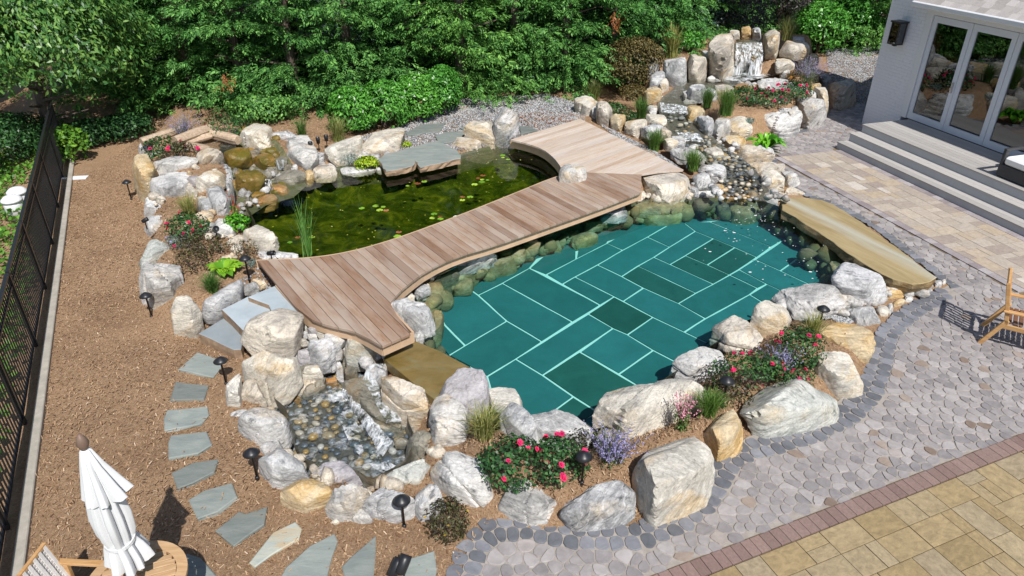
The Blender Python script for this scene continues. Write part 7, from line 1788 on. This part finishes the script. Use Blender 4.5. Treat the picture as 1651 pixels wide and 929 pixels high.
grass('yellow green grass tuft behind the right hand rose bush', (1308, 548), .22, .34, .30, 220, .009, 'grassy')
shrub('seed_head_shrub', 'dark leaved shrub with brown seed heads at the cobble edge', 'shrub', (722, 860), 0, .22, .20, 800, .045, .018, 'roseb', 'yellow', 4, .03, clumps=40, spread=.2)
# rockery bed
grass('yellow green grass at the head of the left rose bed', (308, 348), .32, .36, .34, 240, .010, 'grassy')
shrub('rose_bush', 'pink rose bush in the left rockery bed', 'rose bush', (306, 382), .32, .34, .22, 691, .055, .035, 'rose', 'pink', 6, .09)
shrub('blue_mound', 'blue grey cushion plant at the outer side of the left bed', 'cushion plant', (289, 396), .32, .22, .10, 700, .03, .012, 'blue', 'lav', 5, .04)
shrub('rose_bush', 'bronze rose bush below the pink one in the left bed', 'rose bush', (318, 410), .32, .34, .20, 460, .045, .028, 'roseb', 'pink', 2, .07)
shrub('rose_bush', 'sparse dark rose bush left of the lime hosta', 'rose bush', (314, 432), .32, .28, .16, 288, .045, .028, 'roseb')
rosette('lime green hosta with broad leaves in the left bed', (362, 440), .32, 34, .34, .16, .22, 'hosta')
grass('fine dark green grass mound below the lime hosta', (343, 470), .30, .26, .24, 420, .006, 'grass')
shrub('rose_bush', 'twiggy brown shrub behind the lime hosta', 'shrub', (356, 402), .32, .22, .13, 172, .04, .025, 'roseb')
shrub('rose_bush', 'twiggy brown shrub between the hosta and the pond corner rock', 'shrub', (397, 408), .32, .22, .12, 172, .04, .022, 'roseb')
shrub('blue_mound', 'small blue grey cushion plant beside the path light at the deck', 'cushion plant', (408, 428), .32, .12, .06, 260, .03, .012, 'blue')
spikes('red cardinal flower spikes standing at the pond edge', (386, 370), .24, .72, .18, 9, 'grass', 'red', 'cardinal_flower', 'flowering plant', .22, 200, 'fern')
shrub('water_plant', 'leafy green waterside plant under the red flower spikes', 'leafy plant', (386, 378), .22, .22, .16, 300, .08, .04, 'fern')
grass('tall green rush clump growing in the near pond water', (496, 413), .20, .95, .34, 46, .014, 'rush', 'rush', 'rush', .35, .5)
# behind the pond
spikes('lavender spikes beside the driftwood logs', (300, 222), .65, .52, .48, 100, 'sage', 'lav', 'lavender', 'flowering plant', .2)
shrub('rose_bush', 'rose bush left of the driftwood logs', 'rose bush', (268, 248), .6, .42, .24, 518, .06, .038, 'rose', 'pink', 3, .09)
shrub('rose_bush', 'small rose bush in front of the driftwood log stub', 'rose bush', (296, 255), .6, .30, .16, 259, .06, .038, 'roseb', 'pink', 4, .09)
shrub('rose_bush', 'dark rose bush behind the driftwood logs', 'rose bush', (366, 215), .7, .50, .25, 518, .06, .04, 'rose', 'pink', 2, .11)
grass('thin grass tuft behind the grey cap stone', (488, 222), .3, .42, .36, 140, .012, 'grass')
grass('yellow green grass tuft left of the laurel hedge', (546, 228), .3, .50, .42, 260, .014, 'grassy')
shrub('creeping_plant', 'lime green creeper spilling over the pond edge', 'creeping plant', (591, 270), .25, .26, .11, 900, .05, .035, 'mossy')
shrub('blue_mound', 'blue grey tuft left of the lime creeper', 'cushion plant', (566, 264), .3, .24, .10, 500, .04, .012, 'blue')
shrub('creeping_plant', 'tiny yellow green plant at the corner of the bluestone ledge', 'creeping plant', (654, 233), .36, .13, .06, 260, .04, .03, 'mossy')
# right hand slope
grass('yellow green grass tuft at the edge of the gravel', (957, 155), .3, .58, .42, 260, .016, 'grassy')
shrub('bronze_shrub', 'large bronze brown shrub left of the waterfall rocks', 'shrub', (1018, 142), .35, .85, .72, 5200, .07, .045, 'bronze', clumps=60, spread=.2, ry=.7)
shrub('green_shrub', 'small dark green shrub at the left of the mulch slope', 'shrub', (988, 168), .3, .36, .17, 700, .06, .03, 'rose')
shrub('green_shrub', 'small bronze green shrub above the deck boulders', 'shrub', (1020, 160), .35, .38, .20, 700, .06, .03, 'bronze')
shrub('green_shrub', 'lowest small green shrub on the mulch slope', 'shrub', (1010, 178), .32, .32, .15, 600, .06, .03, 'rose')
grass('upper green grass tuft of three along the stream bank', (1033, 190), .4, .42, .36, 340, .010, 'grass')
grass('middle green grass tuft of three along the stream bank', (1055, 237), .38, .42, .36, 380, .010, 'grass')
grass('lower green grass tuft of three along the stream bank', (1116, 274), .36, .36, .36, 380, .010, 'grass')
grass('tall light green grass above the white streaked boulder', (1082, 92), 1.08, .75, .48, 300, .018, 'grassy')
shrub('green_shrub', 'leafy green shrub above the white streaked boulder', 'shrub', (1113, 85), 1.08, .40, .32, 700, .09, .05, 'laurel')
grass('left green grass tuft on the flower mound', (1140, 172), .68, .44, .38, 300, .011, 'grass')
grass('large green grass tuft on the flower mound', (1169, 186), .68, .56, .48, 480, .011, 'grass')
shrub('rose_bush', 'leftmost red rose bush on the flower mound', 'rose bush', (1204, 166), .68, .46, .22, 518, .075, .045, 'rose', 'pink', 2, .11)
shrub('rose_bush', 'middle red rose bush on the flower mound', 'rose bush', (1240, 170), .68, .48, .22, 518, .07, .042, 'rose', 'pink', 9, .11)
shrub('rose_bush', 'right red rose bush on the flower mound', 'rose bush', (1278, 158), .68, .44, .22, 518, .07, .042, 'rose', 'pink', 7, .11)
shrub('blue_mound', 'low green cushion in front of the roses on the mound', 'cushion plant', (1205, 182), .68, .20, .08, 500, .04, .015, 'blue')
shrub('blue_mound', 'low green cushion between the right roses and white boulder', 'cushion plant', (1260, 166), .68, .18, .08, 400, .04, .015, 'blue')
spikes('silvery catmint at the right end of the flower mound', (1300, 140), .68, .75, .60, 150, 'sage', 'lav', 'catmint', 'flowering plant', .16, 500)
shrub('orange_mum', 'orange flowering cushion left of the silvery catmint', 'flowering plant', (1281, 130), .75, .24, .18, 500, .05, .03, 'bronze', 'orange', 26, .07)
grass('yellow grass tuft above the stacked blocks right of the waterfall', (1268, 65), 1.5, .55, .45, 320, .016, 'grassy')
rosette('glossy bright green broad leaved plant beside the patio stream bank', (1234, 238), .1, 44, .50, .14, .62, 'fern', 'broad_leaf_plant')
# lily pads
def pad_mesh():
    V = [(0, 0, 0)]; F = []; n = 18
    for k in range(n + 1):
        a = .25 + (2 * PI - .5) * k / n; V.append((math.cos(a) * .5, math.sin(a) * .5, .01 + .02 * math.sin(5 * a)))
    for k in range(n): F.append((0, k + 1, k + 2))
    me = bpy.data.meshes.new('lily_pad'); me.from_pydata(V, [], F); me.update(); me.materials.append(LM['lily']); return me
ME_PAD = pad_mesh(); me2 = ME_PAD.copy(); me2.materials.clear(); me2.materials.append(LM['brown'])
rr = random.Random(4)
for (cx_, cy_), n, dead, gl in (((745, 320), 3, 1, 'lily pad in the cluster of the right middle of the pond'), ((706, 352), 5, 1, 'lily pad in the cluster beside the white water lily'), ((598, 336), 5, 1, 'lily pad in the cluster in the middle of the pond'), ((685, 297), 3, 1, 'lily pad in the small group near the bluestone ledge'), ((775, 290), 6, 2, 'lily pad in the group below the tall standing stone'), ((462, 392), 3, 1, 'lily pad in the small group left of the rush'), ((640, 376), 2, 1, 'lily pad at the bridge edge below the middle cluster'), ((810, 258), 3, 0, 'lily pad near the upper deck curve')):
    c = G(cx_, cy_, Z_POND); done = []; k = 0; tr_ = 0
    while k < n and tr_ < 200:
        tr_ += 1; x, y, s = c[0] + rr.gauss(0, .17), c[1] + rr.gauss(0, .14), rr.uniform(.08, .135)
        if any((x - a) ** 2 + (y - b) ** 2 < (.46 * (s + q)) ** 2 for a, b, q in done): continue
        done.append((x, y, s)); o = inst('lily_pad', me2 if k < dead else ME_PAD, None, (x, y, Z_POND + .006), rr.uniform(0, 6), (s, s, s)); tag(o, gl, 'lily pad', 'lily pads: ' + gl[12:]); k += 1
p = G(735, 353, Z_POND + .02); o = inst('water_lily', BLOOM['white'], None, p, 0, (.16, .16, .16)); tag(o, 'white water lily flower floating near the footbridge', 'water lily')

# ------------------------------------------------------------------ hedges and trees
for k, ((x, y), rx, rz_) in enumerate((((573, 212), .60, .54), ((622, 205), .64, .57), ((672, 194), .62, .57), ((714, 184), .50, .62))):
    shrub('laurel_shrub', ['leftmost', 'second from left', 'third from left', 'rightmost'][k] + ' glossy green laurel of the hedge behind the pond', 'laurel', (x, y), .3, rx, rz_, 3800, .115, .045, 'laurel', clumps=90, spread=.16, ry=.55, group='laurel hedge behind the pond', shell=.25)
for k, ((x, y), rx, rz_) in enumerate((((1318, 72), 1.0, .9), ((1362, 62), 1.0, 1.0), ((1405, 52), 1.1, 1.0), ((1330, 40), 1.2, 1.3), ((1400, 25), 1.3, 1.4))):
    shrub('laurel_shrub', ['front left', 'front middle', 'front right', 'back left', 'back right'][k] + ' dark glossy laurel between the waterfall and house', 'laurel', (x, y), .3, rx, rz_, 3400, .15, .06, 'laurel', clumps=80, spread=.17, group='laurels beside the house', shell=.3)
shrub('purple_shrub', 'dark purple leaved shrub behind the waterfall crest', 'shrub', (1190, 58), .9, 1.15, 1.05, 5200, .09, .05, 'purple', clumps=80, spread=.22, stems=14)
shrub('blue_shrub', 'blue green leafed shrub left of the purple shrub', 'shrub', (1128, 62), .8, 1.0, .95, 4200, .10, .06, 'glauc', clumps=70, spread=.2)
shrub('purple_shrub', 'dim purple green shrub at the top right behind the yellow grass', 'shrub', (1255, 40), .8, 1.2, 1.1, 4200, .10, .05, 'purple', clumps=70, spread=.22, stems=12)
def spray_geo(C, A, L, rg, m=11):
    """flat drooping conifer sprays: m leaflets fanned along each axis"""
    n = len(C); A = unitv(A); upv = np.array([0, 0, 1.0]); S = unitv(np.cross(A, upv)); N = np.cross(S, A); tw = rg.normal(size=(n, 1)) * .45; S, N = S * np.cos(tw) + N * np.sin(tw), N * np.cos(tw) - S * np.sin(tw)
    V = np.zeros((n, m, 4, 3)); L = L[:, None]
    for j in range(m):
        t_ = j / (m - 1); sg = 1 if j % 2 else -1; last = j == m - 1
        b = C + A * (L * (t_ * .75)) - np.array([0, 0, 1]) * (L * .30 * t_ ** 2) + rg.normal(size=(n, 3)) * .012
        ax = unitv(A * (.75 if not last else 1) + S * (sg * (.8 - .25 * t_) if not last else 0) - np.array([0, 0, .18 + .25 * t_]) + rg.normal(size=(n, 3)) * .14)
        ll = L * (.46 - .20 * t_) * rg.uniform(.75, 1.2, (n, 1)); sd_ = unitv(np.cross(ax, N)); w_ = ll * .17
        V[:, j, 0] = b; V[:, j, 1] = b + ax * ll * .5 + sd_ * w_; V[:, j, 2] = b + ax * ll - np.array([0, 0, 1]) * ll * .12; V[:, j, 3] = b + ax * ll * .5 - sd_ * w_
    return V.reshape(-1, 3), np.arange(n * m * 4).reshape(-1, 4)
def conifer_mesh(seed, Rb=1.75, Ht=6.6, nb=165, per=18):
    rg = np.random.default_rng(seed); C, A, L = [], [], []
    for k in range(nb):
        h = .05 + (Ht - .5) * (rg.random() ** 1.5); a = rg.uniform(0, 2 * PI); R_ = (Rb * (1 - (h / Ht) ** 1.6) + .18) * rg.uniform(.58, 1.14); rise = rg.uniform(.0, .28) + .1
        d = np.array([math.cos(a), math.sin(a), 0.0]); s = np.array([-d[1], d[0], 0])
        for _ in range(per):
            t_ = rg.random() ** .55; lat = rg.normal() * .20 * (1.1 - .4 * t_)
            p = d * R_ * t_ + s * lat * R_ * .8 + np.array([0, 0, h + rise * R_ * t_ - .16 * R_ * t_ ** 2 + rg.normal() * .05])
            ax = d * (.5 + .6 * t_) + s * (lat * 2.2 + rg.normal() * .35) + np.array([0, 0, .12 + rg.normal() * .22])
            C.append(p); A.append(ax); L.append(rg.uniform(.20, .40))
    V, F = spray_geo(np.array(C), np.array(A), np.array(L), rg); return mesh_np('crown', V, F, LM['conifer'])
CONI = [conifer_mesh(s) for s in (1, 2, 3, 4)]
def trunk_mesh(h, r0, r1, limbs, spread, seed, mat=None):
    rr = random.Random(seed); bm = bmesh.new(); prev = Vector((0, 0, -.2)); R_ = r0
    for k in range(6):
        nx_ = Vector((rr.uniform(-.05, .05) * h * .2, rr.uniform(-.05, .05) * h * .2, h * (k + 1) / 6)); r2 = r0 + (r1 - r0) * (k + 1) / 6; tube(bm, prev, nx_, R_, r2, 9, False); prev, R_ = nx_, r2
    for k in range(limbs):
        z = h * rr.uniform(.15, .9); a = rr.uniform(0, 2 * PI); q = spread * (1 - z / h * .7) * rr.uniform(.5, .85); tube(bm, (0, 0, z), (math.cos(a) * q, math.sin(a) * q, z + q * .25), r0 * .28, r0 * .07, 6, False)
    me = bpy.data.meshes.new('trunk'); bm.normal_update(); bm.to_mesh(me); bm.free(); me.materials.append(mat or M_BARK); return me
CTR = trunk_mesh(6.2, .16, .03, 40, 1.6, 3)
pos = [(-10.6, 20.6), (-9.0, 20.2), (-7.5, 20.1), (-6.0, 19.9), (-4.5, 20.4), (-3.0, 20.9), (-1.5, 21.0), (0.1, 21.9), (1.6, 22.0), (3.1, 22.9), (4.7, 24.2), (6.4, 26.0)]
ordn = ['first', 'second', 'third', 'fourth', 'fifth', 'sixth', 'seventh', 'eighth', 'ninth', 'tenth', 'eleventh', 'twelfth']
rr = random.Random(8)
for k, (x, y) in enumerate(pos):
    root = empty('cypress_tree', (x, y, .25), rr.uniform(0, 6)); tag(root, ordn[k] + ' green cypress from the left in the front screen row', 'tree', 'cypress screen behind the pond')
    s = rr.uniform(.94, 1.1); root.scale = (s, s, s * rr.uniform(.95, 1.1)); inst('crown', CONI[k % 4], root); inst('trunk', CTR, root)
for k, (x, y) in enumerate([(-12.5, 23.5), (-9.8, 23.8), (-6.8, 23.4), (-3.6, 24.2), (-.6, 24.8), (2.4, 25.6), (5.2, 27.5), (8.0, 29.5), (11.0, 30.5), (14.0, 29.5), (17.0, 31), (9.5, 33), (13, 34)]):
    root = empty('cypress_tree', (x, y, -.1), rr.uniform(0, 6)); tag(root, (ordn + ['thirteenth'])[k] + ' dim cypress in the back row, counted from the left', 'tree', 'cypresses in the back row')
    root.scale = (1.15, 1.15, 1.1); inst('crown', CONI[(k + 1) % 4], root); inst('trunk', CTR, root)
for (x, y, z), lab in (((-7.2, 18.25, 1.35), 'small tuft of dead brown foliage low on the left cypresses'), ((2.9, 21.3, 2.35), 'tuft of dead brown foliage high on the right cypresses')):
    rg = np.random.default_rng(int(z * 100)); C = rg.normal(size=(14, 3)) * .10; V, F = spray_geo(C, rg.normal(size=(14, 3)) * .5 + np.array([0, -.4, -.8]), rg.uniform(.15, .28, 14), rg, 7); tag(obj_np('dead_branch', V, F, LM['brown'], None, (x, y, z)), lab, 'dead branch', kind='stuff')
# broadleaf tree at the left
def broadleaf(label, x, y, z, h, cr, ch, n, L, W, seed, mat='deciduous', name='broadleaf_tree', clumps=110, off=(0, 0)):
    rg = np.random.default_rng(seed); root = empty(name, (x, y, z)); tag(root, label, 'tree')
    inst('trunk', trunk_mesh(h, .17, .05, 22, cr, seed), root)
    P, N = blob_leaves(n, cr, cr, ch, h * .72, rg, clumps, .16, .5); P[:, 0] += off[0]; P[:, 1] += off[1]
    ax = unitv(P * np.array([1, 1, 0])) + rg.normal(size=P.shape) * .6 + np.array([0, 0, -.6]); V, F = leaf_geo(P, N, L * rg.uniform(.7, 1.25, len(P)), W * rg.uniform(.8, 1.2, len(P)), rg, .2, ax); obj_np('crown', V, F, LM[mat], root)
broadleaf('large leaved tree overhanging the far end of the fence', -11.6, 17.6, -.1, 3.6, 2.0, 1.5, 15000, .14, .055, 5, off=(.9, -.2))
broadleaf('broad leaved tree at the far left behind the fence', -14.2, 19.4, -.5, 4.6, 2.4, 2.0, 13000, .15, .07, 6)
broadleaf('dim broad leaved tree at the back left corner', -13.2, 22.4, -.4, 5.2, 2.6, 2.2, 7000, .2, .09, 7)
shrub('vine', 'green vine leaves climbing beside the end of the fence', 'vine', (118, 262), 0, .42, .42, 900, .10, .08, 'ivy', clumps=40, spread=.2)
for k, (xy, rx, rz_, lab) in enumerate((((150, 222), .7, .26, 'dark undergrowth shrub right of the fence end'), ((205, 215), .7, .28, 'dark undergrowth shrub behind the lavender and logs'), ((30, 232), 1.0, .5, 'dark undergrowth shrub beyond the fence end'), ((-10, 255), 1.0, .5, 'dark undergrowth shrub at the left picture edge'), ((430, 205), .8, .35, 'low dark evergreen shrub behind the large cream white boulder'))):
    shrub('undergrowth_shrub', lab, 'shrub', xy, .1, rx, rz_, 2600, .10, .05, 'rose' if k != 4 else 'conifer', clumps=50, spread=.22)
# groundcover beyond the fence
n = 26000
X, Y = RNG.uniform(-17, -5.4, n), RNG.uniform(5, 19.5, n); d = (X - FEN0[0]) * FN.x + (Y - FEN0[1]) * FN.y; k = (d > .12) & (d < 5); X, Y = X[k], Y[k]
pn = wave_noise(np.stack([X, Y, 0 * X], 1), 2.0, 31, 3); Z = hgt(X, Y) + .05 + .16 * (pn + 1) * RNG.random(len(X)); k = pn > -.55; X, Y, Z = X[k], Y[k], Z[k]
P = np.stack([X, Y, Z], 1); N = unitv(RNG.normal(size=P.shape) * .45 + np.array([.1, -.2, 1])); V, F = leaf_geo(P, N, RNG.uniform(.07, .14, len(P)), RNG.uniform(.05, .10, len(P)), RNG)
tag(obj_np('groundcover', V, F, LM['ivy'], None), 'bright green leafy groundcover on the slope beyond the black fence', 'groundcover', kind='stuff')
# grey wall glimpsed through the screen
bm = bmesh.new(); bx(bm, (0, 0, 1.2), (15, .25, 2.8)); o = obj_bm('garden_wall', bm, plain('grey_blue_wall', (.20, .24, .29), .8), None, (-4, 26.2, 0)); tag(o, 'grey blue wall glimpsed between the cypress trees', 'wall')
